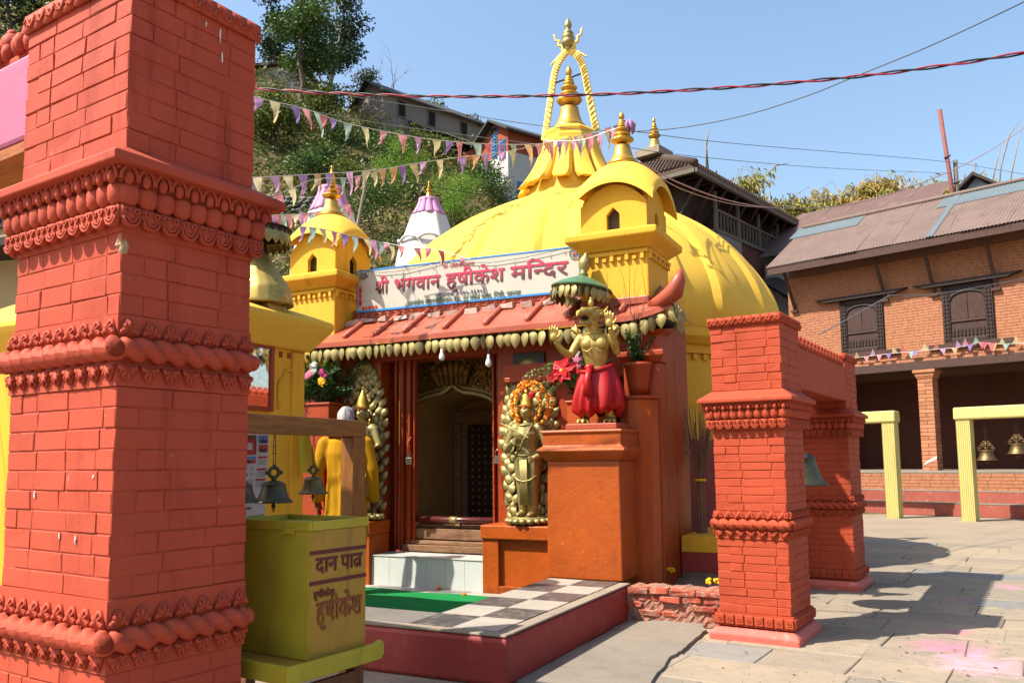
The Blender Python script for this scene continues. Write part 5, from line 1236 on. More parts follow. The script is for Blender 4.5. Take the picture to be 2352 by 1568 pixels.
# ------------------------------------------------------------------ wooden bell frame with bronze bells
M['frame'] = wood('varnished_frame_wood', '#5f3814', '#8c5a24', 4, (10, 1.2, 10), .5)
M['framev'] = wood('varnished_post_wood', '#5f3814', '#8c5a24', 4, (10, 10, 1.2), .5)
M['bronze'] = gold('bronze_bell', '#6b5a3c', .42, '#2c2a1e', .8, .85)
M['bronzed'] = gold('dark_bronze_bell', '#54503f', .45, '#23231c', .8, .8)
pa = pD(565, 972, 3.9); XB = pa.x; yE = pX(842, 985, XB).y; zbt = pX(700, 957, XB).z; zbb = pX(700, 998, XB).z
bf = thing('bell_stand', 'brown wooden frame with beam and post holding bronze bells behind the donation box', 'frame')
MB().box(XB - .09, XB, 2.75, yE, zbb, zbt).obj('beam', M['frame'], bf, bev=.005)
for y in (2.76, yE - .12): MB().box(XB - .088, XB - .002, y, y + .115, 0, zbb - .001).obj('post', M['framev'], bf, bev=.004)
def bell_mesh(mat, crown=True):
    "bell of mouth radius 1, hung at z = 0 (mouth about -1.75)"
    m = MB(); m.lathe([(.02, -.62), (.30, -.64), (.52, -.72), (.60, -.80), (.66, -.83), (.60, -.86), (.62, -.98), (.68, -1.2), (.76, -1.45), (.88, -1.62), (1.0, -1.72), (1.0, -1.77), (.93, -1.77), (.70, -1.45), (.56, -1.0), (.45, -.80), (.02, -.72)], 32)
    return m.mesh('bell_cup', mat, True)
def bell(label, loc, r, mat, group, ornate=False):
    t = thing('bell', label, 'bell', loc, R.random() * 2, group); t.scale = (r,) * 3
    link('bell_cup', bell_mesh(mat), t)
    c = MB(); c.tube([(0, 0, -.66), (0, 0, -.45)], .14, 10)
    c.tube([(.26 * math.sin(a), 0, -.20 - .26 * math.cos(a)) for a in [2 * math.pi * i / 16 for i in range(17)]], .10, 8, False)
    for q in (-1, 1): c.sph((q * .38, 0, -.2), (.12, .12, .12), 8, 6)
    c.tube([(0, 0, .04), (0, 0, .22)], .11, 8)
    if ornate:
        for q in (-1, 1):
            for k in range(4): c.tube([(q * (.2 + .16 * k) + .14 * math.cos(a), 0, .1 - .22 * k + .14 * math.sin(a)) for a in [2 * math.pi * i / 9 for i in range(9)]], .05, 5)
        c.sph((0, -.12, -.2), (.12, .1, .28), 8, 6); c.sph((0, -.12, .12), .1, 8, 6)
    c.obj('crown_loop', mat, t, True)
    w = MB(); w.tube([(.06, 0, .12), (.09, .02, .6), (.03, 0, 1.15)], .022, 5); w.tube([(-.05, 0, .12), (-.08, -.02, .6), (-.02, 0, 1.15)], .022, 5)
    for i in range(5): w.tube([(R.uniform(-.1, .1), R.uniform(-.08, .08), .5 + .06 * i), (R.uniform(-.22, .22), R.uniform(-.08, .08), .52 + .06 * i)], .02, 4)
    w.obj('hanging_wire', M['wire'], t)
    k = MB(); k.tube([(0, 0, -1.3), (0, 0, -1.85)], .04, 6); k.sph((0, 0, -1.95), (.13, .13, .15), 8, 6); k.tube([(0, 0, -2.08), (.06, 0, -2.16), (0, 0, -2.24), (-.06, 0, -2.16), (0, 0, -2.08)], .03, 5); k.obj('clapper', mat, t, True)
    return t
def hang(px, ytop, ymouth, wpx, label, X, group, mat, zb, ornate=False):
    p = pX(px, ymouth, X); dep = (p - EYE).dot(_fw); r = wpx / 2 * dep / F; loc = Vector((X, p.y, p.z + 1.77 * r))
    t = bell(label, loc, r, mat, group, ornate)
    gap = (zb - loc.z) / r
    for c in t.children:
        if c.name.startswith('hanging_wire'): c.scale.z = gap / 1.15
    return t
G1 = 'bronze bells on the wooden frame'
hang(628, 1000, 1154, 88, 'dark bronze bell hanging nearest the tall pillar, left of two whole bells', XB - .045, G1, M['bronzed'], zbb)
hang(719, 1000, 1134, 70, 'bronze bell hanging beside the man in yellow, right of two whole bells', XB - .045, G1, M['bronze'], zbb)
hang(552, 1000, 1154, 84, 'dark bronze bell half hidden behind the tall pillar edge', XB - .045, G1, M['bronzed'], zbb)
# big bell under the right gate beam
bb = RPF.o; bp = RPF.W(-.26, 1.35); 
pbl = EYE + ray(1868, 1115) * ((bp - EYE).dot(_fw)); rb_ = .24
bt2 = bell('large bronze bell hung under the beam of the right brick gate', Vector((bp.x, bp.y, pbl.z + 1.77 * rb_)), rb_, M['bronzed'], None)
for c in bt2.children:
    if c.name.startswith('hanging_wire'): c.scale.z = (1.80 - (pbl.z + 1.77 * rb_)) / rb_ / 1.15

# ------------------------------------------------------------------ yellow shrine at the left
YF = 5.0; XS = pY(690, 1000, YF).x
zev = pX(724, 757, XS + .16).z
sh = thing('yellow_shrine', 'small yellow shrine with hipped roof partly hidden by the tall pillar', 'shrine')
XW, YN = XS - 2.6, 4.0
MB().box(XW, XS, YN, YF, 0, zev - .02).obj('shrine_wall', M['yellow'], sh, bev=.01)
e = .16
MB().rects([(XW - .05, XS + .05, YN - .05, YF + .05, zev - .16), (XW - e, XS + e, YN - e, YF + e, zev - .01), (XW - e - .02, XS + e + .02, YN - e - .02, YF + e + .02, zev + .03), (XW - e - .02, XS + e + .02, YN - e - .02, YF + e + .02, zev + .07), (XW + .9, XS - .9, YN + .42, YF - .42, zev + .5)]).obj('shrine_roof', M['yellowp'], sh, bev=.015)
# relief niche and little square holes on the wall
nz0, nz1 = pX(660, 940, XS).z, pX(660, 850, XS).z; ny = pX(662, 900, XS).y
n = MB(); w2 = .11
prof = [(-w2, nz0), (-w2, nz1 - .1), (-w2 * .5, nz1 - .05), (-w2 * .35, nz1), (w2 * .35, nz1), (w2 * .5, nz1 - .05), (w2, nz1 - .1), (w2, nz0)]
for i in range(len(prof) - 1): n.tube([(XS + .004, ny + prof[i][0], prof[i][1]), (XS + .004, ny + prof[i + 1][0], prof[i + 1][1])], .014, 6)
n.obj('niche_relief', M['yellow'], sh, True)
for k in (-1, 0, 1): MB().box(XS - .01, XS + .002, ny + k * .09 - .02, ny + k * .09 + .02, nz1 + .09, nz1 + .135).obj('wall_hole', M['rust'], sh)
MB().box(XS - .2, XS + .02, YF - .12, YF + .02, 0, zev - .17).obj('corner_pier', M['yellow'], sh, bev=.01)
# framed mirror on the shrine wall
mr = thing('framed_mirror', 'red framed mirror on the shrine wall behind the tall pillar', 'mirror')
a, b = pX(560, 790, XS + .03), pX(628, 945, XS + .03)
y0, y1, z0, z1 = a.y - .25, b.y, b.z, a.z + .03
MB().box(XS + .003, XS + .02, y0 + .035, y1 - .035, z0 + .035, z1 - .035).obj('glass', flat('mirror_glass', '#d8d8d8', .03, 1.0), mr)
fr = MB(); fr.box(XS + .002, XS + .035, y1 - .034, y1, z0, z1); fr.box(XS + .002, XS + .035, y0, y0 + .034, z0, z1); fr.box(XS + .002, XS + .035, y0 + .0345, y1 - .0345, z1 - .034, z1); fr.box(XS + .002, XS + .035, y0 + .0345, y1 - .0345, z0, z0 + .034); fr.obj('mirror_frame', M['rust'], mr, bev=.004)
# printed calendar
cl = thing('wall_calendar', 'printed paper calendar hanging behind the bells at the left', 'calendar')
M['paper'] = paint('calendar_paper', '#a6a3a6', .6, .04, 3, 30, .05, .001)
XC = XB - .28
a, b = pX(540, 994, XC), pX(611, 1192, XC)
cy0, cy1, cz0, cz1 = a.y - .1, b.y, b.z, a.z
def clP(u, v, y=.0): return Vector((XC + y + .01 * math.sin(v * 5 + u), cy0 + (cy1 - cy0) * u, cz1 + (cz0 - cz1) * v - .01 * (1 - u)))
m = MB(); m.grid(lambda u, v: clP(u, v), 4, 16); m.obj('paper_sheet', M['paper'], cl)
def crect(u0, u1, v0, v1, mat, nm='printed_panel', y=.002): MB().grid(lambda u, v: clP(u0 + (u1 - u0) * u, v0 + (v1 - v0) * v, y), 2, 4).obj(nm, mat, cl)
ink = {k: flat('print_' + k, h, .6) for k, h in (('sky', '#3a74b0'), ('navy', '#1c2038'), ('red', '#a02028'), ('brown', '#5a2c20'), ('orange', '#a8521c'), ('green', '#5c7048'), ('grey', '#55525c'), ('skin', '#7d5440'))}
crect(.0, .72, .01, .235, ink['brown']); crect(.05, .35, .10, .23, ink['orange'], y=.004); crect(.45, .68, .06, .23, ink['red'], y=.004); crect(.5, .62, .10, .18, M['paper'], y=.006)
crect(.77, .97, .015, .105, ink['sky']); crect(.80, .94, .065, .105, ink['navy'], y=.004); crect(.84, .90, .03, .065, ink['skin'], y=.005); crect(.77, .97, .125, .21, ink['red']); crect(.80, .94, .175, .21, ink['navy'], y=.004); crect(.84, .90, .14, .175, ink['skin'], y=.005)
crect(.0, .72, .255, .29, ink['sky']); crect(.0, .6, .295, .335, ink['navy']); crect(.6, .72, .295, .335, ink['red'])
for v in (.26, .40, .52): crect(.76, .98, v, v + .022, ink['red']); 
for v in (.30, .44, .56):
    for i in range(3): crect(.78, .96, v + .022 * i, v + .022 * i + .006, ink['grey'])
dg = '०१२३४५६७८९'
for r in range(6):
    for c in range(6):
        n_ = r * 6 + c + 1
        if n_ > 32: continue
        place_text([ch for ch in ''.join(dg[int(k)] for k in str(n_))], lambda u, v, y: clP(u, v, .003 + .002 * y), .04 + .115 * c, .04 + .115 * c + (.04 if n_ < 10 else .075), .375 + .075 * r, .40 + .075 * r, .04, 'date_number', ink['red'] if c == 5 else ink['navy'], cl)
crect(.1, .7, .84, .86, ink['navy']); crect(.0, .3, .95, .985, ink['red']); crect(.32, .62, .945, .98, ink['green']); crect(.64, .98, .94, .975, ink['green'])
# yellow cloth hanging at the shrine corner
yc = thing('yellow_cloth', 'pale yellow cloth hanging at the corner of the yellow shrine', 'cloth')
M['lemon'] = paint('lemon_cloth', '#a89418', .7, .15, 5, 60, .2, .004)
a = pY(690, 990, 4.92)
m = MB(); m.grid(lambda u, v: (a.x - .02 + (.10 + .10 * v) * u, 4.92 - .03 * math.sin(u * 7), a.z + .05 - (.42 - .10 * u) * v + .02 * math.sin(u * 6)), 12, 14); o = m.obj('cloth_fold', M['lemon'], yc, True)

# gilded kneeling figure with parasol on the shrine
kg = thing('kneeling_gilded_statue', 'gilded robed statue above the yellow shrine behind the tall pillar', 'statue')
KY = 4.62; kb = pY(612, 690, KY); K0 = Vector((kb.x - .04, KY, pY(620, 700, KY).z)); KS = .78; kg.location = K0; kg.scale = (KS,) * 3
kx = ky = kz = 0.0
M['scale'] = gold('gilt_scale_robe', '#a8924e', .45, '#5d4a22', .7, .7)
m = MB(); m.tube([(kx - .0, ky, kz), (kx, ky, kz + .12), (kx - .06, ky, kz + .32), (kx - .09, ky, kz + .46), (kx - .10, ky, kz + .56)], [.30, .27, .19, .13, .07], 18)
m.tube([(kx, ky, kz + .15), (kx + .16, ky - .02, kz + .10), (kx + .28, ky - .03, kz + .02)], [.18, .13, .05], 12); m.sph((kx - .11, ky, kz + .64), (.085, .09, .11), 12, 8); m.tube([(kx - .16, ky, kz + .45), (kx - .26, ky - .1, kz + .28), (kx - .14, ky - .2, kz + .32)], [.06, .05, .04], 9)
solid(m, 'robed_body', M['scale'], kg, .016, 2)
sc_ = MB()
for r in range(9):
    for i in range(26):
        zz_ = kz + .16 + r * .036; f = (zz_ - kz) / .56; rr = .285 * (1 - f) ** .75 * .98 + .03; cxx = kx - .10 * f; a_ = math.pi * (1.05 + .95 * (i + .5 * (r % 2)) / 26)
        sc_.sph((cxx + rr * math.cos(a_), ky + rr * math.sin(a_), zz_), (.022, .012, .02), 6, 4)
sc_.obj('scale_pattern', M['scale'], kg, True, kind='stuff')
MB().box(kx - .25, kx + .2, ky - .12, ky + .12, kz - .10, kz - .005).obj('seat', M['scale'], kg, bev=.01)
pz = (pY(620, 545, KY).z - K0.z) / KS; pxx = (pY(600, 520, KY).x - K0.x) / KS
m = MB().lathe([(.30, 0), (.305, .015), (.18, .07), (.05, .12), (.02, .13)], 32, (pxx - .02, ky, pz + .08)); m.lathe([(.29, -.005), (.28, -.06), (.27, -.06), (.28, 0)], 32, (pxx - .02, ky, pz + .08)); m.obj('parasol_canopy', M['soot'], kg)
for i in range(24): a_ = 2 * math.pi * i / 24; link('leaf_pendant', lfm[0], kg, (pxx - .02 + .285 * math.cos(a_), ky + .285 * math.sin(a_), pz + .04), a_ + 1.57)
MB().lathe([(.02, .12), (.05, .15), (.07, .20), (.055, .26), (.01, .30)], 14, (pxx - .02, ky, pz + .08)).obj('parasol_finial', M['gold'], kg, True)
MB().tube([(kx - .02, ky + .2, kz - .02), (pxx - .02, ky + .02, pz + .2)], .014, 6).obj('parasol_rod', M['soot'], kg)

# ------------------------------------------------------------------ man in yellow
M['kurta'] = paint('yellow_cotton', '#a87a0c', .85, .1, 4, 120, .3, .004, spec=.15); M['skin'] = paint('brown_skin', '#5f3322', .5, .1, 12, 90, .1, .002); M['hair'] = paint('white_hair', '#8f8a88', .8, .15, 30, 200, .5, .006); M['scarf'] = paint('orange_scarf', '#b02c10', .8, .25, 30, 120, .3, .003, '#c86a20', .6)
mp = pZ(822, 1366, .038)
hp = (pY(800, 938, mp.y).z - .038) / 1.68
man = thing('person', 'white haired man in a long yellow shirt with orange scarf standing on the carpet', 'person', (mp.x - .2, mp.y + .05, .038), rad(204)); man.scale = (hp,) * 3
m = MB()
m.tube([(0, 0, .52), (0, 0, .75), (0, .0, .95), (0, -.01, 1.10), (0, -.005, 1.28), (0, .01, 1.40), (0, .01, 1.45)], [.20, .175, .165, .17, .185, .15, .07], 20)
for q in (-1, 1):
    m.sph((q * .17, .01, 1.37), (.075, .075, .07), 10, 7)
    m.tube([(q * .18, .01, 1.38), (q * .255, .03, 1.12), (q * .265, -.01, .90), (q * .262, -.04, .83)], [.075, .064, .055, .055], 12)
    m.tube([(q * .10, 0, .56), (q * .10, .01, .34), (q * .105, .02, .10)], [.12, .10, .075], 12)
for k in range(7):
    a = -1.2 + k * .9; m.tube([(.165 * math.cos(a), .165 * math.sin(a), 1.2), (.185 * math.cos(a + .1), .185 * math.sin(a + .1), .85), (.205 * math.cos(a), .205 * math.sin(a), .53)], [.012, .02, .022], 6)
m.v = [(x, y * .74, z) for x, y, z in m.v]
solid(m, 'clothed_body', M['kurta'], man, .013, 3)
h = MB(); h.tube([(0, .0, 1.42), (0, -.01, 1.52)], [.06, .055], 12); h.sph((0, -.015, 1.585), (.075, .092, .105), 14, 10); h.sph((0, -.105, 1.57), (.015, .02, .022), 7, 5); h.sph((0, -.09, 1.53), (.025, .012, .008), 6, 4)
for q in (-1, 1): h.sph((q * .077, -.0, 1.575), (.014, .022, .033), 7, 5); h.sph((q * .03, -.097, 1.597), (.014, .008, .008), 6, 4)
solid(h, 'head', M['skin'], man, .009, 2)
hr = MB(); hr.grid(lambda u, v: ((.086 + .006 * math.sin(40 * u + 9 * v)) * math.cos(2 * math.pi * u) * math.cos(v * 1.57), -.005 + (.102 + .006 * math.sin(33 * u)) * math.sin(2 * math.pi * u) * math.cos(v * 1.57) + .01, 1.60 + .105 * math.sin(v * 1.57) - (.07 if math.sin(2 * math.pi * u) > -.2 else -.02) * (1 - v)), 40, 10); hr.jit(.0025); hr.obj('hair', M['hair'], man, True)
def hand(q):
    m = MB(); b = Vector((q * .262, -.045, .80)); m.tube([b + Vector((0, .01, .06)), b, b + Vector((0, -.01, -.045))], [.026, .036, .03], 8)
    for k, l in enumerate((.062, .075, .07, .055)): y = -.035 + .02 * k; m.tube([b + Vector((0, y, -.04)), b + Vector((-q * .006, y - .004, -.04 - l * .55)), b + Vector((-q * .022, y - .004, -.04 - l))], [.0105, .0095, .007], 6)
    m.tube([b + Vector((0, -.03, .005)), b + Vector((-q * .02, -.055, -.025)), b + Vector((-q * .025, -.06, -.055))], [.013, .011, .008], 6)
    m.v = [(x, y * .9, z) for x, y, z in m.v]; return solid(m, 'hand', M['skin'], man, .006, 1)
hand(1); hand(-1)
for q in (-1, 1):
    f = MB(); f.sph((q * .105, -.05, .035), (.042, .12, .036), 10, 6); f.tube([(q * .105, .02, .11), (q * .105, .03, .03)], [.04, .045], 8)
    for k in range(5): f.sph((q * (.08 + .0125 * k + .0), -.165 + .006 * k, .018), (.012, .022, .014), 6, 4)
    solid(f, 'foot', M['skin'], man, .008, 1)
s_ = MB()
def scarf(u, v):
    w = .09; x = .20 + (u - .5) * w * (1 + v * .5); z = 1.43 - .95 * v; y = -.13 - .03 * v + .02 * math.sin(u * 9 + v * 5) if v > .08 else -.05
    return (x + .05 * v, y, z)
s_.grid(scarf, 10, 24); s_.grid(lambda u, v: (-.15 + .3 * v, .09 * math.sin(math.pi * v) + .02 + (u - .5) * .05, 1.44 + .02 * math.sin(math.pi * v) - (u - .5) ** 2 * .1), 6, 14); o = s_.obj('scarf', M['scarf'], man, True); q = o.modifiers.new('s', 'SOLIDIFY'); q.thickness = .008
# ------------------------------------------------------------------ brick house with arcade and tin roof on the right
M['brick'] = paint('orange_house_brick', '#aa704e', .8, .24, 9, 80, .6, .006, '#96583c', .4, obrand=.28, sthr=.5)
M['mortar'] = paint('house_mortar', '#6d4a38', .9, .15, 9, 80, .6, .006)
M['tin'] = paint('rusty_tin_sheet', '#6a5850', .7, .2, 1.2, 12, .1, .004, '#4d3830', .6, spec=.3, streak=True)
M['tinblue'] = paint('blue_grey_tin_sheet', '#5c686c', .6, .1, 2, 20, .1, .003, '#6d6058', .5, metal=.1)
M['darkwood'] = wood('dark_carved_wood', '#1c110d', '#33221b', 6, (6, 6, 6), .6)
M['beamwood'] = wood('dark_beam_wood', '#33201a', '#4f372e', 5, (1, 8, 8), .7)
M['shutter'] = wood('shutter_wood', '#2b1a14', '#46302a', 5, (8, 8, 1), .7)
M['greywood'] = wood('grey_weathered_wood', '#4d463e', '#6f675d', 5, (8, 8, 1), .85)
bo_ = pZ(2352, 1191.6)
BF = Frame((bo_.x, bo_.y, 0), -18.9)
hs = thing('brick_house', 'orange brick house with arcade, carved windows and rusty tin roof at right', 'house', BF.o, rad(-18.9))
YFc = 1.35                                   # facade plane
xl_ = BF.y(1811, 700, YFc).x; xr_ = 2.6
zfl = BF.y(2200, 1080, YFc).z; zb_b = BF.y(2200, 842, YFc).z; zb_t = BF.y(2200, 822, YFc).z; zw_t = BF.y(2200, 585, YFc).z
# steps and plinth
M['stepred'] = paint('worn_red_step_paint', '#8c4638', .75, .18, 4, 60, .4, .006, '#a88c80', .3, sthr=.56)
s1, s2 = BF.y(2352, 1161, 0).z, BF.y(2352, 1131, .5).z
for y0, z1, mt in ((0, s1, 'stepred'), (.5, s2, 'stepred')): MB().box(xl_ - 1.5, xr_, y0, 1.05, 0 if y0 == 0 else s1 + .001, z1).obj('step', M[mt], hs, bev=.015)
for y0, z1 in ((0, s1), (.5, s2)): MB().box(xl_ - 1.5, xr_, y0 - .004, y0 + .499, z1 + .0005, z1 + .012).obj('tread', M['concrete'], hs)
MB().box(xl_ - 1.5, xr_, 1.05, 3.8, s2 - .02, zfl - .06).obj('plinth_core', M['mortar'], hs); MB().box(xl_ - 1.5, xr_, 1.04, 3.8, zfl - .059, zfl).jit(.008).obj('arcade_floor', M['concrete'], hs)
def bricks_rect(parent, x0, x1, z0, z1, y, course, blen, mat, holes, cap, stuffname='brickwork'):
    "real bricks over a wall rectangle; the `cap` nearest to the camera are parts, the rest one joined part"
    n = round((z1 - z0) / course); h = (z1 - z0) / n; allb = []
    for k in range(n):
        z = z0 + k * h; x = x0; first = True
        while x < x1 - .01:
            L = blen * (R.uniform(.45, .6) if first and k % 2 else R.uniform(.9, 1.08)); first = False
            if x1 - (x + L) < blen * .35: L = x1 - x
            L = min(L, x1 - x)
            segs = [(x, x + L)]
            for (a, b, c, d) in holes:
                if z + h > c + .005 and z < d - .005: segs = [s for (p, q) in segs for s in ((p, min(q, a)), (max(p, b), q)) if s[1] - s[0] > .025]
            for p, q in segs: allb.append((p, q, z, h))
            x += L
    allb.sort(key=lambda b: (BF.W(b[0], y, b[2]) - EYE).length)
    for p, q, z, hh in allb[:cap]:
        o = link('brick', brick_mesh(q - p - .008, .1, hh - .009, mat, .004, .001), parent, (p + .004, y - .006 + R.uniform(-.003, .003), z + .004))
    m = MB()
    for p, q, z, hh in allb[cap:]:
        m.box(p + .004, q - .004, y - .006 + R.uniform(-.003, .003), y + .06, z + .004, z + hh - .005)
    if m.v: m.obj(stuffname, mat, parent, kind='stuff')
bricks_rect(hs, xl_ - 1.5, xr_, s2 + .0, zfl - .06, 1.05, .075, .24, M['brick'], [], 60)
# windows (opening rectangles in facade plane)
def wrect(xa, ya, xb, yb): a = BF.y(xa, ya, YFc); b = BF.y(xb, yb, YFc); return (a.x, b.x, b.z, a.z)
zx = lambda v: (1860 + v / 2.751) / 1.0884
zy = lambda v: (430 + v / 2.751) / 1.0884
w1 = wrect(zx(660), zy(885), zx(972), zy(1210)); w2 = wrect(zx(1360), zy(800), zx(1735), zy(1160))
zc = (w1[2] + w2[2]) / 2, (w1[3] + w2[3]) / 2; w1 = (w1[0], w1[1], *zc); w2 = (w2[0], w2[1], *zc)
wins = [w1, w2]; 
pitch_ = w2[0] - w1[0]; w3 = (w2[0] + pitch_, w2[1] + pitch_, *zc); wins.append(w3)
MB().box(xl_ + .01, xr_, YFc, YFc + .3, zb_t, zw_t + .4).obj('wall_core', M['mortar'], hs)
bricks_rect(hs, xl_, xr_, zb_t + .003, zw_t + .1, YFc, .068, .235, M['brick'], [(a - .02, b + .02, c - .02, d + .02) for a, b, c, d in wins], 240)
MB().box(xl_, xl_ + .3, YFc + .301, 5.2, zfl, zw_t + .3).obj('side_wall', M['brick'], hs)
for (a, b, c, d) in wins:
    w = link('window', None, hs); cxw = (a + b) / 2; hw_ = (b - a) / 2; yf = YFc - .05
    m = MB(); m.box(a, a + .16, yf, YFc + .1, c, d); m.box(b - .16, b, yf, YFc + .1, c, d); m.box(a + .161, b - .161, yf, YFc + .1, d - .12, d); m.box(a + .161, b - .161, yf, YFc + .1, c, c + .08); m.obj('window_frame', M['darkwood'], w, bev=.008)
    m = MB()
    for q in (a + .05, a + .12, b - .05, b - .12):
        for k in range(14): m.sph((q, yf - .004, c + .08 + (d - c - .16) * k / 13), (.022, .02, .04), 6, 4)
    m.obj('carved_beading', M['darkwood'], w, True, kind='stuff')
    iw = hw_ - .165; zs = c + (d - c) * .40; zt2 = d - .14
    # arched head panel
    m = MB(); n = 14
    for i in range(n):
        s0_, s1_ = -1 + 2 * i / n, -1 + 2 * (i + 1) / n; f = lambda s: zt2 - .42 * iw * 1.2 + .42 * iw * 1.2 * math.sqrt(max(0, 1 - s * s)) - .02
        m.extr([(cxw + iw * s0_, f(s0_)), (cxw + iw * s1_, f(s1_)), (cxw + iw * s1_, zt2 + .022), (cxw + iw * s0_, zt2 + .022)], 'y', yf + .02, YFc + .05)
    m.tube([(cxw + iw * s, yf + .015, zt2 - .5 * iw - .02 + .5 * iw * math.sqrt(max(0, 1 - s * s))) for s in [-1 + 2 * i / 20 for i in range(21)]], .022, 6); m.obj('arched_head', M['darkwood'], w, fix=True)
    for q in (-1, 1): MB().box(min(cxw + q * .006, cxw + q * iw), max(cxw + q * .006, cxw + q * iw), YFc - .022, YFc - .004, zs, zt2).obj('shutter', M['shutter'], w, bev=.004)
    MB().box(cxw - iw, cxw + iw, YFc - .02, YFc - .004, c + .08, zs - .002).obj('lower_panel', M['shutter'], w)
    for k in range(9): MB().lathe([(.012, 0), (.03, .03), (.012, .07), (.03, .12), (.012, .17), (.02, .2)], 8, (cxw - iw + .05 + (2 * iw - .1) * k / 8, yf + .03, c + .12)).obj('baluster', M['darkwood'], w, True)
    m = MB(); m.box(cxw - iw, cxw + iw, yf, YFc + .04, c + .081, c + .115); m.box(cxw - iw, cxw + iw, yf, YFc + .04, zs - .06, zs - .02); m.obj('rail', M['beamwood'], w, bev=.004)
    MB().extr([(a - .62, d + .10), (b + .62, d + .10), (b + .34, d + .004), (a - .34, d + .004)], 'y', YFc - .16, YFc + .05).obj('lintel', M['darkwood'], w, fix=True)
    MB().box(a - .34, b + .34, YFc - .07, YFc + .05, c - .13, c - .003).obj('sill', M['beamwood'], w, bev=.006)
MB().box(xl_ - 2.2, xr_, YFc - .08, YFc + .3, zb_b, zb_t).obj('arcade_beam', M['beamwood'], hs, bev=.01)
# brick columns of the arcade
cxs = BF.y(2132, 1000, YFc).x
for x in (cxs, cxs + 2.55, cxs - 2.55):
    c = link('column', None, hs); cw = .17
    MB().box(x - cw + .01, x + cw - .01, YFc + .01, YFc + 2 * cw - .01, zfl, zb_b - .2).obj('column_core', M['mortar'], c)
    nb = 24; hh = (zb_b - .22 - zfl) / nb
    for k in range(nb):
        if k % 2: link('brick', brick_mesh(2 * cw - .01, .12, hh - .009, M['brick'], .004, .001), c, (x - cw + .005, YFc - .003, zfl + k * hh))
        else:
            for q in (0, 1): link('brick', brick_mesh(cw - .008, .12, hh - .009, M['brick'], .004, .001), c, (x - cw + q * cw + .004, YFc - .003, zfl + k * hh))
        o = link('brick', brick_mesh(2 * cw - .13, .1, hh - .009, M['brick'], .004, .001), c, (x + cw + .002, YFc + .125, zfl + k * hh), math.pi / 2)
    MB().rects([(x - cw - .005, x + cw + .005, YFc - .005, YFc + .35, zb_b - .22), (x - cw - .04, x + cw + .04, YFc - .04, YFc + .38, zb_b - .14), (x - cw - .04, x + cw + .04, YFc - .04, YFc + .38, zb_b - .10), (x - cw - .08, x + cw + .08, YFc - .075, YFc + .4, zb_b - .07), (x - cw - .08, x + cw + .08, YFc - .075, YFc + .4, zb_b - .002)]).obj('capital', M['brick'], c, bev=.006)
    if x == cxs: MB().add([(x - cw + .01, YFc - .011, zfl + .12), (x + cw * .9, YFc - .011, zfl + .26), (x + cw * .95, YFc - .011, zfl + .33), (x - cw * .3, YFc - .011, zfl + .22)], [(0, 1, 2, 3)]).obj('whitewash_splash', M['white'], c)
# back wall of the arcade (real brick courses, shade put into their colour)
M['brickd'] = paint('shaded_arcade_brick', '#5a2f22', .85, .2, 7, 70, .6, .006, '#33201a', .5, obrand=.3)
MB().box(xl_ - 2.2, xr_, 3.7, 3.9, zfl, zb_t).obj('arcade_back_wall', M['mortar'], hs)
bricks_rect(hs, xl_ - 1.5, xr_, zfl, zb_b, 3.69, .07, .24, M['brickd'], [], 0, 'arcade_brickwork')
MB().box(xl_ - 2.2, xr_, YFc + .05, 3.9, zb_t + .001, zb_t + .1).obj('arcade_ceiling', M['darkwood'], hs)
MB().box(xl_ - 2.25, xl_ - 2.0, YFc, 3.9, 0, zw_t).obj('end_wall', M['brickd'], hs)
# roof: timbers, struts, corrugated sheets
ev = BF.y(1757, 616, YFc - .75); zev_ = ev.z; xev = BF.y(1757, 616, YFc - .75).x
rdg = BF.y(1836, 527, YFc + 1.55); zrd = rdg.z; yrd = YFc + 1.55; yev = YFc - .75
def corr(parent, x0, x1, y0, z0, y1, z1, mat, nm='roof_sheet', per=.075, amp=.011, up=0.0):
    n = max(4, int((x1 - x0) / per * 6)); m = MB()
    m.grid(lambda u, v: (x0 + (x1 - x0) * u, y0 + (y1 - y0) * v, z0 + (z1 - z0) * v + amp * math.sin((x0 + (x1 - x0) * u) * 2 * math.pi / per) + up), n, 1)
    return m.obj(nm, mat, parent, True)
xs_ = xev
i = 0
while xs_ < xr_ + .5:
    wv = R.uniform(.72, .85); corr(hs, xs_, xs_ + wv + .06, yev + R.uniform(-.02, .02), zev_, yrd, zrd, M['tin'], up=.004 * (i % 2)); xs_ += wv; i += 1
slope = (zrd - zev_) / (yrd - yev)
def strip_top(pa_, pb_, f0): 
    a_, b_ = BF.y(*pa_, yrd).x, BF.y(*pb_, yrd).x; y0 = yev + (yrd - yev) * f0; corr(hs, a_, b_, y0, zev_ + slope * (y0 - yev), yrd + .02, zrd, M['tinblue'], up=.02)
strip_top((1836, 527), (1990, 510), .72); strip_top((2170, 480), (2400, 455), .72)
xb_ = BF.y(2150, 540, YFc).x
corr(hs, xb_, xb_ + .16, yev, zev_, yrd, zrd, M['tinblue'], up=.022)
MB().tube([(xev, yrd, zrd + .03), (xr_ + .5, yrd, zrd + .03)], .06, 8).obj('ridge_cap', M['tin'], hs, True)
corr(hs, xev, xr_ + .5, yrd + 2.3, zev_, yrd, zrd, M['tin'], 'rear_roof_sheet')
MB().box(xev + .05, xr_ + .5, yev + .03, yev + .10, zev_ - .20, zev_ - .02).obj('fascia', M['beamwood'], hs); MB().box(xev + .45, xr_ + .5, YFc - .35, YFc - .25, zev_ - .12, zev_ + .05).obj('purlin', M['beamwood'], hs)
k = xl_ + .15
for px in (1818, 2040, 2160): pass
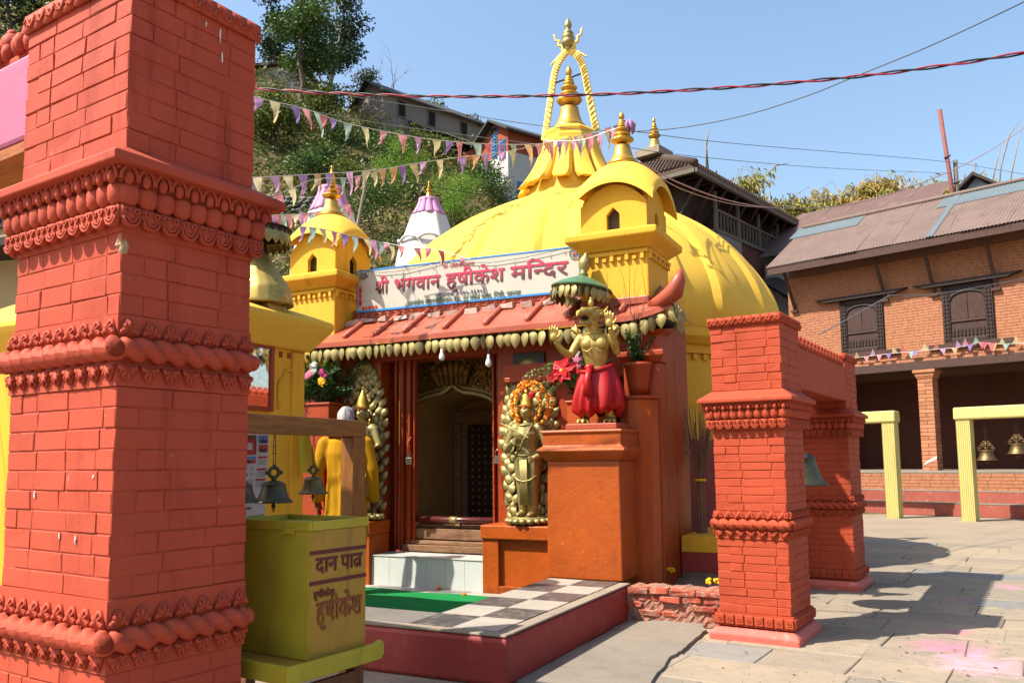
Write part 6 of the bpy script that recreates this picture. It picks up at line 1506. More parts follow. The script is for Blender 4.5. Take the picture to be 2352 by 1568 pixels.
for px, pyb in ((zx(350), zy(945)), (zx(970), zy(870)), (zx(1310), zy(830)), (zx(1735), zy(790))):
    b_ = BF.y(px, pyb, YFc - .03); MB().tube([(b_.x, YFc - .02, b_.z), (b_.x - .06, YFc - .48, zev_ - .04)], .045, 4).obj('roof_strut', M['beamwood'], hs); MB().box(b_.x - .09, b_.x + .09, YFc - .09, YFc - .005, b_.z - .08, b_.z - .02).obj('strut_bracket', M['beamwood'], hs)
n_ = int((xr_ - xev) / .55)
for i in range(n_): MB().box(xev + .4 + i * .55, xev + .48 + i * .55, yev + .12, YFc + .02, zev_ - .03, zev_ - .0).obj('rafter', M['beamwood'], hs)

# second tin roof behind, with pale gable
h2 = thing('rear_house', 'house behind with long brown tin roof and pale blue gable', 'house', BF.o, rad(-18.9))
yb0 = yrd + 1.0; a0 = BF.y(1697, 602, yb0); a1 = BF.y(1838, 505, yb0 + 3.2); a2 = BF.y(2190, 436, yb0 + 3.2)
x2e = a2.x; zt2_ = (a1.z + a2.z) / 2 + .25
M['tinbrown'] = paint('brown_tin_sheet', '#5f4a44', .65, .1, 1.0, 14, .1, .004, '#8c7468', .4, spec=.25, streak=True)
xx = a0.x; i = 0
while xx < x2e - .1:
    wv = min(1.1, x2e - xx); o = MB(); 
    o.grid(lambda u, v: (xx + (wv + .03) * u + (a1.x - a0.x) * v * max(0, 1 - (xx - a0.x) / 3), yb0 + 3.2 * v, a0.z + (zt2_ - a0.z) * v + .012 * math.sin((xx + wv * u) * 2 * math.pi / .09) + .004 * (i % 2)), 60, 1); o.obj('roof_sheet', M['tinbrown'], h2, True); xx += wv; i += 1
MB().box(a0.x + .6, x2e - .05, yb0 + .5, yb0 + 6, 0, a0.z - .1).obj('house_wall', paint('whitewashed_wall', '#8f9294', .8, .1, 3, 50, .3, .005, '#6d7072', .4), h2)
gx0, gx1, gxm = BF.y(2185, 478, yb0 + 2.6).x, BF.y(2300, 470, yb0 + 2.6).x, BF.y(2243, 428, yb0 + 2.6).x
gz0, gz1 = BF.y(2240, 520, yb0 + 2.6).z, BF.y(2243, 424, yb0 + 2.6).z + .2
M['paleblue'] = paint('pale_blue_plaster', '#8f9da8', .8, .08, 3, 50, .2, .004)
MB().extr([(gx0, gz0), (gx1, gz0), (gx1, gz1 - .55), (gxm, gz1), (gx0, gz1 - .7)], 'y', yb0 + 2.6, yb0 + 2.75).obj('gable', M['paleblue'], h2, fix=True)
m = MB(); m.extr([(gxm, gz1 + .02), (gx1 + .5, gz1 - .80), (gx1 + .5, gz1 - .72), (gxm, gz1 + .12), (gx0 - .4, gz1 - .82), (gx0 - .4, gz1 - .9)], 'y', yb0 + 2.3, yb0 + 6).obj('gable_roof', M['darkwood'], h2, fix=True)

# leaning poles by the roofs
for (pa_, pb_, r0, lab, mt) in (((2193, 476), (2158, 252), .055, 'tall rusty red pole leaning above the tin roof', paint('rusty_red_pole', '#75403a', .7, .2, 8, 60, .3, .004)), ((2200, 476), (2194, 368), .055, 'short dark wooden pole beside the rusty red pole', M['greywood'])):
    t = thing('utility_pole', lab, 'pole'); D_ = (BF.W(BF.y(2195, 476, yrd).x, yrd + 2.6, 3) - EYE).dot(_fw)
    p, q = pD(*pa_, D_), pD(*pb_, D_); d = (p - q).normalized(); foot = p + d * (p.z / -d.z) if d.z < 0 else p
    MB().tube([foot, p, q], r0, 10).obj('pole_shaft', mt, t, True); MB().tube([p.lerp(q, .5 if r0 > .05 else .8) + Vector((-.08, -.05, 0)), p.lerp(q, .52) + Vector((.09, -.05, 0))], .02, 6).obj('pole_clamp', M['wire'], t)

# ------------------------------------------------------------------ yellow bell frames in the court
M['postyel'] = paint('pale_yellow_frame_paint', '#b5a866', .65, .07, 4, 60, .3, .004, '#8a7d4c', .4, streak=True)
def fluted(m, x, y, z0, z1, w):
    n = 7; pts = []
    for sd in range(4):
        for i in range(n * 2):
            t = -w + 2 * w * (i / (n * 2)); dpt = 0 if i % 2 == 0 else -.014
            q = [(t, -w - dpt), (w + dpt, t), (-t, w + dpt), (-w - dpt, -t)][sd]; pts.append((x + q[0], y + q[1]))
    return m.prism(pts, z0, pts, z1)
def bell_gate(label, pL, pR, ztop, nb, grp, yoff, bellpx):
    "pL, pR ground points of the posts"
    d = (pR - pL); L = d.length; ang = math.atan2(d.y, d.x); t = thing('yellow_bell_stand', label, 'bell stand', pL, ang, 'yellow bell stands in the court')
    for x in (0, L): o = fluted(MB(), x, 0, 0, ztop - .24, .125); o.obj('fluted_post', M['postyel'], t, fix=True)
    MB().box(-.16, L + .16, -.15, .15, ztop - .24, ztop).jit(.006).obj('beam', M['postyel'], t, bev=.03)
    return t, ang, L
p2 = pZ(2230, 1196); p1 = pZ(2056, 1189)
dirb = BF.ex
zt1 = ((p2 - EYE).dot(_fw) * (1049 - 934) / F) + HC
g2, an2, L2 = bell_gate('pale yellow fluted bell stand with bells at the right edge', p2, p2 + dirb * 2.4, zt1, 3, 1, 0, None)
g1, an1, L1 = bell_gate('pale yellow fluted bell stand half hidden behind the shaded brick pillar', p1 - dirb * 2.2, p1, zt1, 2, 1, 0, None)
for lab, px, py, wpx in (('ornate bronze bell hung left on the right hand yellow stand', 2267, 1057, 44), ('ornate bronze bell cut by the picture edge on the right hand yellow stand', 2338, 1042, 44)):
    d = ray(px, py); n2 = BF.ey; tt = (p2 - EYE).dot(n2) / d.dot(n2); p = EYE + d * tt; dep = (p - EYE).dot(_fw); r = wpx / 2 * dep / F
    b = bell(lab, Vector((p.x, p.y, p.z + 1.77 * r)), r, M['bronze'], 'ornate bells on the yellow stand', True)
    b.rotation_euler.z = an2
    for c in b.children:
        if c.name.startswith('hanging_wire'): c.scale.z = (zt1 - .24 - (p.z + 1.77 * r)) / r / 1.15
fs = thing('flag_string', 'line of tiny coloured flags strung below the windows of the brick house', 'bunting')
FLAGC = {k: leafmat('flag_' + k, a, b, .45) for k, a, b in (('pink', '#b87080', '#cc929a'), ('purple', '#7d62a0', '#9c84b8'), ('cream', '#b0a67c', '#c8c09c'), ('green', '#84a098', '#a0b8ac'), ('red', '#b05660', '#c07878'), ('orange', '#bc8a60', '#ccaa80'), ('mauve', '#aa7cac', '#c09cc0'))}
pth = [BF.y(px, py, YFc - .12) for px, py in ((1962, 822), (2040, 812), (2110, 805), (2200, 798), (2250, 786), (2300, 790), (2380, 786))]
MB().tube(pth, .005, 4).obj('string', M['lamp'], fs)
for i in range(26):
    t = (i + R.uniform(.2, .8)) / 26 * 5.99; k = int(t); p = pth[k].lerp(pth[k + 1], t - k); s = R.choice((1, -1)) ; L = R.uniform(.13, .2)
    MB().add([p + Vector((-.07, 0, 0)), p + Vector((.07, -.01, .01)), p + Vector((R.uniform(-.03, .03), -.03, -s * L))], [(0, 1, 2)]).obj('flag', FLAGC[R.choice(list(FLAGC))], fs)
fs.location = BF.o; fs.rotation_euler = (0, 0, rad(-18.9))
# ------------------------------------------------------------------ hillside
FWD = Vector((-math.sin(TH), math.cos(TH), 0)); RGT = Vector((math.cos(TH), math.sin(TH), 0))
def hz_(f, r):
    k = max(.10, min(.95, .60 - .0095 * r if r < 2 else .58 - .017 * (r - 2))); n = math.sin(f * .31 + r * .17) * .9 + math.sin(f * .13 - r * .41) * 1.1 + math.sin(f * .9 + r * .7) * .25
    t = max(0, f - 18.5); z = k * (t - 3 * (1 - math.exp(-t / 3)))
    if f > 61: z -= (f - 61) * 1.5 * k
    return max(-.5, z + n * min(1, t / 12) * .4 - .02)
def hill_pt(f, r): p = FWD * f + RGT * r; return Vector((p.x, p.y, hz_(f, r)))
def hill_hit(px, py, f0=19):
    d = ray(px, py); f = f0
    while f < 150:
        p = EYE + d * f; ff, rr = p.dot(FWD), p.dot(RGT)
        if p.z < hz_(ff, rr): return p, ff, rr
        f += .25
    p = EYE + d * 60.5; rr = p.dot(RGT); return hill_pt(60.5, rr), 60.5, rr
t = Nt('hillside_earth'); n1 = t.noise(.25, 5, .6); n2 = t.noise(1.8, 5, .65); n3 = t.noise(9, 4)
k = t.ramp(n1, [(.35, lin('#4a4426')), (.55, lin('#66583a')), (.7, lin('#3f4a24'))]); k = t.mix(t.ramp(n2, [(.45, 0), (.62, .8)]), k, lin('#7a6648')); k = t.mix(.35, k, t.ramp(n3, [(.3, lin('#262a14')), (.7, lin('#6d6440'))])); t.col(k); t.bump(n2, 1, .3)
M['earth'] = t.p(Roughness=.95, Specular_IOR_Level=.1)
g = MB(); g.grid(lambda u, v: tuple(hill_pt(17 + 120 * v, -75 + 150 * u)), 100, 80)
g.obj('hillside', M['earth'], None, True, kind='structure')
# foliage helpers -------------------------------------------------------
def leaf_quads(m, c, n, rx, rz, L, w, droop=0.0, flat_=0.0):
    c = Vector(c)
    for i in range(n):
        d = Vector((R.gauss(0, 1), R.gauss(0, 1), R.gauss(0, 1))); d = d / max(.01, d.length) * (R.random() ** .45)
        p = c + Vector((d.x * rx, d.y * rx, d.z * rz))
        a = Vector((R.uniform(-1, 1), R.uniform(-1, 1), R.uniform(-.7, .7) - droop)).normalized(); b = a.cross(Vector((R.uniform(-1, 1), R.uniform(-1, 1), R.uniform(-.3, 1)))).normalized()
        l = L * R.uniform(.6, 1.3); m.add([p, p + a * l * .5 + b * w, p + a * l, p + a * l * .5 - b * w], [(0, 1, 2, 3)])
    return m
M['bark'] = wood('tree_bark', '#3d3428', '#6b6052', 4, (3, 3, .8), .95)
M['barkpale'] = wood('pale_tree_bark', '#6d6456', '#94897a', 4, (3, 3, .8), .95)
LV = {'dark': leafmat('evergreen_leaf', '#16260f', '#2f4420'), 'mid': leafmat('mid_green_leaf', '#2a4214', '#4c6626'), 'olive': leafmat('olive_leaf', '#3f4c1a', '#667028'), 'bright': leafmat('spring_green_leaf', '#48721a', '#7d9e30', .35), 'bamboo': leafmat('bamboo_leaf', '#5f6a28', '#9a8f48', .3), 'bamdry': leafmat('dry_bamboo_leaf', '#8c7a3c', '#ad8f50', .3), 'dry': leafmat('dry_scrub_leaf', '#5a4d2c', '#806d44')}
def limbs(m, base, top, r, nb, spread, ups=.5):
    base, top = Vector(base), Vector(top); pts = [base.lerp(top, i / 6) + Vector((R.uniform(-1, 1), R.uniform(-1, 1), 0)) * r * (1.5 if 0 < i < 6 else 0) for i in range(7)]
    m.tube(pts, [r * (1 - .75 * i / 6) for i in range(7)], 7); tips = [pts[-1]]
    for b in range(nb):
        t = .35 + .6 * b / nb; k = min(5, int(t * 6)); s = pts[k]; a = R.random() * 6.28; L = spread * R.uniform(.6, 1.1) * (1.2 - .5 * t)
        e = s + Vector((math.cos(a), math.sin(a), ups * R.uniform(.5, 1.5))) * L; mid = s.lerp(e, .5) + Vector((R.uniform(-.2, .2), R.uniform(-.2, .2), .12)) * L * .6
        m.tube([s, mid, e], [r * .4 * (1.1 - t * .6), r * .25, r * .08], 5); tips += [e, mid]
    return tips
def tree(label, px, py, h, crown_r, leaf, n, L, cat='tree', group='trees on the hillside', f0=19, name='tree', trunk_r=None, lean=0.0, clear=.35, dens=1.0, bark='bark', far=0):
    p, f, r = hill_hit(px, py, f0)
    if far: q = EYE + ray(px, py) * far; p = hill_pt(q.dot(FWD), q.dot(RGT))
    t = thing(name, label, cat, p, 0, group)
    m = MB(); tips = limbs(m, (0, 0, -.3), (lean, 0, h * .92), trunk_r or h * .022, 9, crown_r * .75)
    m.obj('trunk', M[bark], t, True)
    c = MB(); tips = [q for q in tips if q.z > h * clear] or tips
    for q in tips: leaf_quads(c, q, int(n / len(tips)), crown_r * .42, crown_r * .36, L, L * .22, .25)
    c.obj('crown', LV[leaf], t); return t
# big broad-leaved tree with forked neighbours on the skyline
tree('tall leafy tree with bare trunk high on the hillside left of the grey house', 678, 292, 10.5, 3.2, 'mid', 5200, .34, lean=.6, clear=.42, trunk_r=.24)
tree('dark evergreen tree just behind the tall leafy tree on the ridge', 735, 215, 8.5, 2.9, 'dark', 4800, .32, lean=1.2, clear=.30, bark='barkpale')
tree('dense dark tree on the ridge above the tall pillar edge', 600, 150, 8.0, 2.5, 'dark', 4200, .32, lean=-.3, clear=.25, bark='barkpale')
tree('dark tree at the far top left corner of the picture', 20, 130, 8.0, 3.2, 'dark', 3600, .34, clear=.2)
tree('olive leaved tree filling the hill top right of the far left corner tree', 130, 150, 7.0, 3.0, 'olive', 2600, .34, clear=.2)
tree('low dark tree behind the roof of the grey house', 850, 205, 8.2, 2.2, 'dark', 2800, .30, clear=.45, far=70)
tree('rounded olive tree right of the grey house', 1000, 262, 8.0, 2.4, 'olive', 3400, .30, clear=.4, far=70)
tree('dark leaved tree between grey house and red house', 1085, 292, 7.4, 2.4, 'dark', 3000, .30, clear=.4, far=70)
tree('small thin tree behind the red house roof', 1205, 300, 7.0, 1.5, 'mid', 1000, .26, clear=.5, far=70)
tree('bushy mid green tree on the slope below the tall leafy tree', 640, 350, 4.0, 2.4, 'olive', 2600, .28, clear=.1)
tree('olive bush on the slope left of the grey house gable', 745, 300, 3.2, 2.2, 'olive', 2200, .28, clear=.05, name='bush', cat='bush')
tree('leafy bush under the gable of the grey house', 850, 335, 1.5, 1.3, 'olive', 1500, .24, clear=.05, name='bush', cat='bush')
tree('round dark bush in the middle of the slope', 900, 400, 2.6, 1.8, 'mid', 1700, .22, clear=.05, name='bush', cat='bush')
tree('bright spring green tree above the white stupa', 925, 470, 3.4, 1.7, 'bright', 6500, .10, clear=.12, group='bright green trees behind the stupas', f0=19)
tree('bright spring green tree right of the white stupa', 1045, 530, 3.0, 1.6, 'bright', 6000, .10, clear=.10, group='bright green trees behind the stupas', f0=19)
tree('dark green bush low on the slope behind the stupas', 850, 540, 2.8, 2.0, 'mid', 2200, .18, clear=.05, name='bush', cat='bush')
tree('dark green bush beside the white house corner', 1130, 480, 2.2, 1.6, 'mid', 1500, .18, clear=.05, name='bush', cat='bush')
tree('green bush on the slope near the seated figure', 735, 420, 2.4, 2.0, 'mid', 1700, .22, clear=.05, name='bush', cat='bush')
for lab, px, py, h, cr, lf, n in (('broad olive bush just right of the tall pillar on the slope', 620, 330, 2.6, 2.2, 'olive', 1900), ('mid green bush below the bare trunk on the slope', 790, 360, 2.4, 2.0, 'mid', 1700), ('olive bush between the bright green trees and the houses', 985, 385, 2.2, 1.9, 'olive', 1500), ('dark bush on the slope left of the stone wall top', 690, 440, 2.2, 1.8, 'mid', 1500), ('olive bush right above the left turret finial', 800, 450, 2.0, 1.7, 'olive', 1400), ('mid green bush under the white house wall', 1100, 440, 1.8, 1.5, 'mid', 1300)):
    tree(lab, px, py, h, cr, lf, n, .22, clear=.05, name='bush', cat='bush', group='bushes on the hillside')
# leafless trees
def bare_tree(label, px, py, h, lean=0.0):
    q = EYE + ray(px, py) * 68; p = hill_pt(q.dot(FWD), q.dot(RGT)); t = thing('bare_tree', label, 'tree', p, 0, 'leafless trees on the ridge'); m = MB()
    def grow(b, d, L, r_, k):
        pts = [b]; 
        for i in range(4): d = (d + Vector((R.uniform(-.25, .25), R.uniform(-.25, .25), R.uniform(-.05, .15)))).normalized(); pts.append(pts[-1] + d * L / 4)
        m.tube(pts, [r_ * (1 - .15 * i) for i in range(5)], 5 if k < 2 else 4)
        if k < 4:
            for j in range(R.choice((2, 2, 3))): grow(pts[R.choice((2, 3, 4))], (d + Vector((R.uniform(-.9, .9), R.uniform(-.9, .9), R.uniform(-.1, .5)))).normalized(), L * R.uniform(.55, .8), r_ * .5, k + 1)
    grow(Vector((0, 0, -.3)), Vector((lean, 0, 1)).normalized(), h * .42, h * .018, 0); m.obj('trunk', M['barkpale'], t, True)
bare_tree('leafless branching tree on the ridge left of the grey house roof', 862, 215, 10.5, .1); bare_tree('gnarled bare trunk rising beside the dark ridge tree', 770, 250, 10, .3); bare_tree('second thin leafless tree behind the grey house', 835, 205, 9.5, -.1)
# scrub covering the slope
def scrub(nm, label_mat, n, L, seed, fr=(20, 74), rr=(-48, 8)):
    m = MB(); RR = random.Random(seed); cl = [(RR.uniform(*fr), RR.uniform(*rr), RR.uniform(.5, 1.6)) for _ in range(n)]
    for f, r, s in cl:
        b = hill_pt(f, r); c = (b - EYE).dot(_fw); sx = CX + F * (b - EYE).dot(_rt) / c
        if sx > 1350 or sx < -150: continue
        for i in range(int(26 * s)):
            p = b + Vector((RR.gauss(0, .5 * s), RR.gauss(0, .5 * s), RR.random() ** 1.4 * .9 * s)); a = Vector((RR.uniform(-1, 1), RR.uniform(-1, 1), RR.uniform(-.2, 1.1))).normalized(); q = a.cross(Vector((RR.uniform(-1, 1), RR.uniform(-1, 1), RR.uniform(-1, 1)))).normalized(); l = L * RR.uniform(.6, 1.4)
            m.add([p, p + a * l * .5 + q * l * .18, p + a * l, p + a * l * .5 - q * l * .18], [(0, 1, 2, 3)])
    o = m.obj(nm, label_mat, None, kind='stuff'); return o
o = scrub('hillside_scrub', LV['olive'], 2300, .30, 3); o['label'] = 'olive green scrub covering the hillside'; o['category'] = 'scrub'
o = scrub('dry_grass', LV['dry'], 1100, .34, 5); o['label'] = 'dry brown grass and twigs on the hillside'; o['category'] = 'grass'
o = scrub('undergrowth', LV['mid'], 1500, .24, 9, (19, 52)); o['label'] = 'dark green undergrowth at the foot of the hillside'; o['category'] = 'undergrowth'

# ------------------------------------------------------------------ houses on the hill
M['greyplaster'] = paint('grey_mud_plaster', '#77706a', .9, .15, .8, 12, .4, .02, '#5f5a52', .4); M['slate'] = paint('dark_slate_roof', '#3a3836', .8, .2, 2, 20, .3, .02); M['whitewash'] = paint('whitewash', '#a8a8a4', .85, .1, .9, 14, .3, .02, '#8a867c', .4); M['redmud'] = paint('red_mud_plaster', '#8c4430', .9, .12, .9, 14, .3, .02); M['bluewood'] = paint('blue_painted_wood', '#2f6c9c', .6, .1, 4, 30, .2, .005)
def hframe(px, py, az): p, f, r = hill_hit(px, py); return Frame((p.x, p.y, p.z), az), p
def groof_y(parent, W, L, z, rise, ov, mat, th=.14):
    m = MB()
    for s in (0, 1):
        x0, x1 = (-W - ov, -W / 2) if s == 0 else (ov, -W / 2); z0 = z - ov * rise / (W / 2)
        q = [(x0, -ov, z0 + .02), (x0, L + ov, z0 + .02), (x1, L + ov, z + rise + .02), (x1, -ov, z + rise + .02)]
        m.add(q + [(a, b, c + th) for a, b, c in q], [(3, 2, 1, 0), (4, 5, 6, 7), (0, 1, 5, 4), (1, 2, 6, 5), (2, 3, 7, 6), (3, 0, 4, 7)])
    return m.obj('roof', mat, parent, fix=True)
def groof(parent, L, W, z, rise, ov, mat, th=.14, nm='roof'):
    m = MB()
    for s in (0, 1):
        y0, y1 = (-ov, W / 2) if s == 0 else (W + ov, W / 2); z0 = z - ov * rise / (W / 2)
        q = [(-ov, y0, z0 + .02), (L + ov, y0, z0 + .02), (L + ov, y1, z + rise + .02), (-ov, y1, z + rise + .02)]
        m.add(q + [(a, b, c + th) for a, b, c in q], [(3, 2, 1, 0), (4, 5, 6, 7), (0, 1, 5, 4), (1, 2, 6, 5), (2, 3, 7, 6), (3, 0, 4, 7)])
    return m.obj(nm, mat, parent, fix=True)
HA, hpA = hframe(882, 302, -21.5)
hA = thing('hill_house', 'grey plastered house with long slate roof on the hillside', 'house', hpA, rad(-21.5), 'houses on the hillside')
sA = (hpA - EYE).dot(_fw) / F
WA, LA, HA_ = 128 * sA, 300 * sA, 98 * sA
MB().box(-WA, 0, 0, LA, -4, HA_).obj('wall', M['greyplaster'], hA)
MB().extr([(-WA, HA_), (0, HA_), (-WA / 2, HA_ + 42 * sA)], 'y', .01, LA - .01).obj('gable', M['greyplaster'], hA, fix=True)
groof_y(hA, WA, LA, HA_, 42 * sA, .45, M['slate'])
for y in (.16, .45, .78):
    w = link('window', None, hA); MB().box(.01, .06, LA * y - .4, LA * y + .4, HA_ * .45, HA_ * .9).obj('window_frame', M['greywood'], w); MB().box(.062, .07, LA * y - .3, LA * y + .3, HA_ * .5, HA_ * .86).obj('pane', M['dark'], w)
MB().add([(.05, LA * .22, HA_ * .46), (.05, LA * 1.05, HA_ * .46), (1.9, LA * 1.05, HA_ * .12), (1.9, LA * .22, HA_ * .12)], [(0, 1, 2, 3)]).add([(.05, LA * .22, HA_ * .43), (.05, LA * 1.05, HA_ * .43), (1.9, LA * 1.05, HA_ * .09), (1.9, LA * .22, HA_ * .09)], [(3, 2, 1, 0)]).obj('lean_to_roof', M['tin'], hA)
for y in (.24, .5, .75, 1.0): MB().box(1.7, 1.82, LA * y, LA * y + .12, -4, HA_ * .1).obj('porch_post', M['greywood'], hA)
HB, hpB = hframe(1168, 462, -27)
hB = thing('hill_house', 'white house with red upper storey and blue shutters on the hillside', 'house', hpB, rad(-27), 'houses on the hillside')
sB = (hpB - EYE).dot(_fw) / F
WB, LB = 110 * sB, 230 * sB
zB1 = 120 * sB; zB2 = 172 * sB
# local: origin at the near corner, x to the left is the gable side, y into the hill
MB().box(-WB, 0, 0, LB, -4, zB1).obj('wall', M['whitewash'], hB); MB().box(-WB, 0, 0, LB, zB1 + .001, zB2).obj('upper_wall', M['redmud'], hB)
m = MB(); m.extr([(-WB, zB2), (0, zB2), (-WB / 2, zB2 + 32 * sB)], 'y', .01, LB - .01); m.obj('gable', M['redmud'], hB, fix=True)
groof_y(hB, WB, LB, zB2, 32 * sB, .5, M['slate'])
def hwin(parent, x0, x1, z0, z1, y=-.05, mat='bluewood', slat=True):
    w = link('window', None, parent); MB().box(x0 - .06, x1 + .06, y, y + .045, z0 - .06, z1 + .06).obj('window_frame', M[mat], w); MB().box(x0, x1, y - .02, y - .002, z0, z1).obj('pane', M['dark'], w)
    if slat:
        for i in range(6): z = z0 + (z1 - z0) * (i + .5) / 6; MB().box(x0 + .02, x1 - .02, y - .05, y - .022, z - (z1 - z0) * .05, z + (z1 - z0) * .05).obj('slat', M[mat], w)
hwin(hB, -WB * .80, -WB * .66, zB1 * .35, zB1 * .95); hwin(hB, -WB * .55, -WB * .40, zB2 * .70, zB2 * .98); hwin(hB, -WB * .6, -WB * .38, zB2 + 4 * sB, zB2 + 20 * sB, slat=False); hwin(hB, -WB * .28, -WB * .1, zB1 * .9, zB1 * 1.25)
w = link('balcony', None, hB); MB().box(.0, .9, LB * .35, LB * .8, zB1 * .62, zB1 * .66).obj('balcony_floor', M['bluewood'], w)
for i in range(9): MB().box(.82, .87, LB * (.36 + .05 * i), LB * (.36 + .05 * i) + .05, zB1 * .66, zB1 * 1.0).obj('baluster', M['bluewood'], w)
MB().box(.80, .9, LB * .35, LB * .8, zB1 * 1.0, zB1 * 1.03).obj('balcony_rail', M['bluewood'], w)
def swin(y0, y1, z0, z1):
    w = link('window', None, hB); MB().box(.005, .05, y0 - .06, y1 + .06, z0 - .06, z1 + .06).obj('window_frame', M['bluewood'], w); MB().box(.052, .07, y0, (y0 + y1) / 2 - .02, z0, z1).obj('shutter', M['bluewood'], w); MB().box(.052, .07, (y0 + y1) / 2 + .02, y1, z0, z1).obj('shutter', M['bluewood'], w)
swin(LB * .12, LB * .24, zB1 * .05, zB1 * .42); swin(LB * .30, LB * .46, -zB1 * .05, zB1 * .50)
HC_, hpC = hframe(1095, 395, -20)
hC = thing('hill_house', 'low red house with slate roof in front of the grey house', 'house', hpC, rad(-20), 'houses on the hillside')
sC = (hpC - EYE).dot(_fw) / F
MB().box(-110 * sC, 0, 0, 90 * sC, -3, 58 * sC).obj('wall', M['redmud'], hC); groof_y(hC, 110 * sC, 90 * sC, 58 * sC, 24 * sC, .6, M['slate']); hwin(hC, -60 * sC, -45 * sC, 15 * sC, 42 * sC)
pW, f, r = hill_hit(600, 155); hD = thing('hill_house', 'small pale house with dark eave on the ridge beside the tall pillar', 'house', pW, rad(20), 'houses on the hillside')
MB().box(-2.2, 2.2, 0, 4, -2, 1.2).obj('wall', M['whitewash'], hD); MB().box(-2.6, 2.6, -.5, 4.5, 1.2, 1.4).obj('roof', M['slate'], hD)
# house glimpsed left of the tall pillar
q = pD(35, 440, 16); hE = thing('cream_house', 'cream house with dark timber window left of the tall pillar', 'house', (q.x, q.y, 0), rad(10))
M['creamw'] = paint('cream_plaster', '#a08c66', .85, .1, 1, 20, .3, .01); MB().box(-6, .8, 0, 5, 0, q.z + .9).obj('wall', M['creamw'], hE); MB().box(-6.6, 1.3, -.7, 5.5, q.z + .9, q.z + 1.1).obj('eave', M['darkwood'], hE)
w = link('window', None, hE); MB().box(-1.1, -.1, -.06, -.01, q.z - .7, q.z + .3).obj('window_frame', M['darkwood'], w); MB().box(-1.4, .2, -.1, -.01, q.z + .31, q.z + .42).obj('lintel', M['darkwood'], w); MB().box(-.95, -.25, -.075, -.062, q.z - .6, q.z + .2).obj('pane', M['dark'], w)
MB().box(-6.6, 1.3, -.9, 0, q.z - 1.35, q.z - 1.2).obj('lower_eave', M['darkwood'], hE)
# river-stone retaining wall
sw = thing('stone_wall', 'grey river stone retaining wall behind the yellow turret', 'wall')
p, f, r = hill_hit(655, 500); 
M['stone'] = paint('river_stone', '#6b6a64', .85, .15, 3, 30, .4, .01, '#4d4c46', .4, obrand=.3)
stm = [MB().sph((0, 0, 0), (.22, .16, .13), 8, 5).jit(.02).mesh('stone', M['stone'], True) for _ in range(4)]
dw_ = (p - EYE).dot(_fw)
base = pD(655, 478, dw_ - 1.0)
wm = MB()
MB().box(-3.6, 3.0, .16, .5, -1.8, .68).obj('stone_backing', M['earth'], sw); sw.location = base; sw.rotation_euler = (0, 0, TH)
for rr in range(11):
    for c in range(18):
        o = link('stone', R.choice(stm), sw, (-3.4 + c * .36 + (rr % 2) * .18 + R.uniform(-.05, .05), R.uniform(0, .06), -1.6 + rr * .21 + R.uniform(-.03, .03))); o.rotation_euler = (0, R.uniform(-.25, .25), R.uniform(-.3, .3)); o.scale = (R.uniform(.7, 1.1), 1, R.uniform(.75, 1.1))
# figure sitting on the slope
p, f, r = hill_hit(702, 375); s_ = (p - EYE).dot(_fw) / F * 34
fg = thing('person', 'tiny distant figure in dark blue top sitting on the hillside', 'person', p, rad(20)); fg.scale = (s_ / .95,) * 3
M['navycloth'] = flat('navy_cloth', '#15182c', .9)
m = MB(); m.tube([(0, 0, 0), (0, 0, .3), (0, -.02, .52), (0, -.02, .62)], [.2, .19, .2, .08], 12)
for q in (-1, 1): m.tube([(q * .19, -.02, .54), (q * .26, -.08, .32), (q * .12, -.22, .2)], [.07, .06, .05], 8); m.tube([(q * .1, 0, .08), (q * .14, -.38, .22), (q * .12, -.42, -.12)], [.1, .08, .06], 8)
solid(m, 'body', M['navycloth'], fg, .03, 2); h = MB(); h.sph((0, -.03, .74), (.085, .1, .12), 10, 8); h.tube([(0, -.02, .58), (0, -.03, .68)], .05, 8); h.obj('head', M['skin'], fg, True); h = MB(); h.sph((0, -.01, .79), (.095, .105, .09), 10, 6); h.obj('cap', flat('maroon_cap', '#3a1420', .9), fg, True)

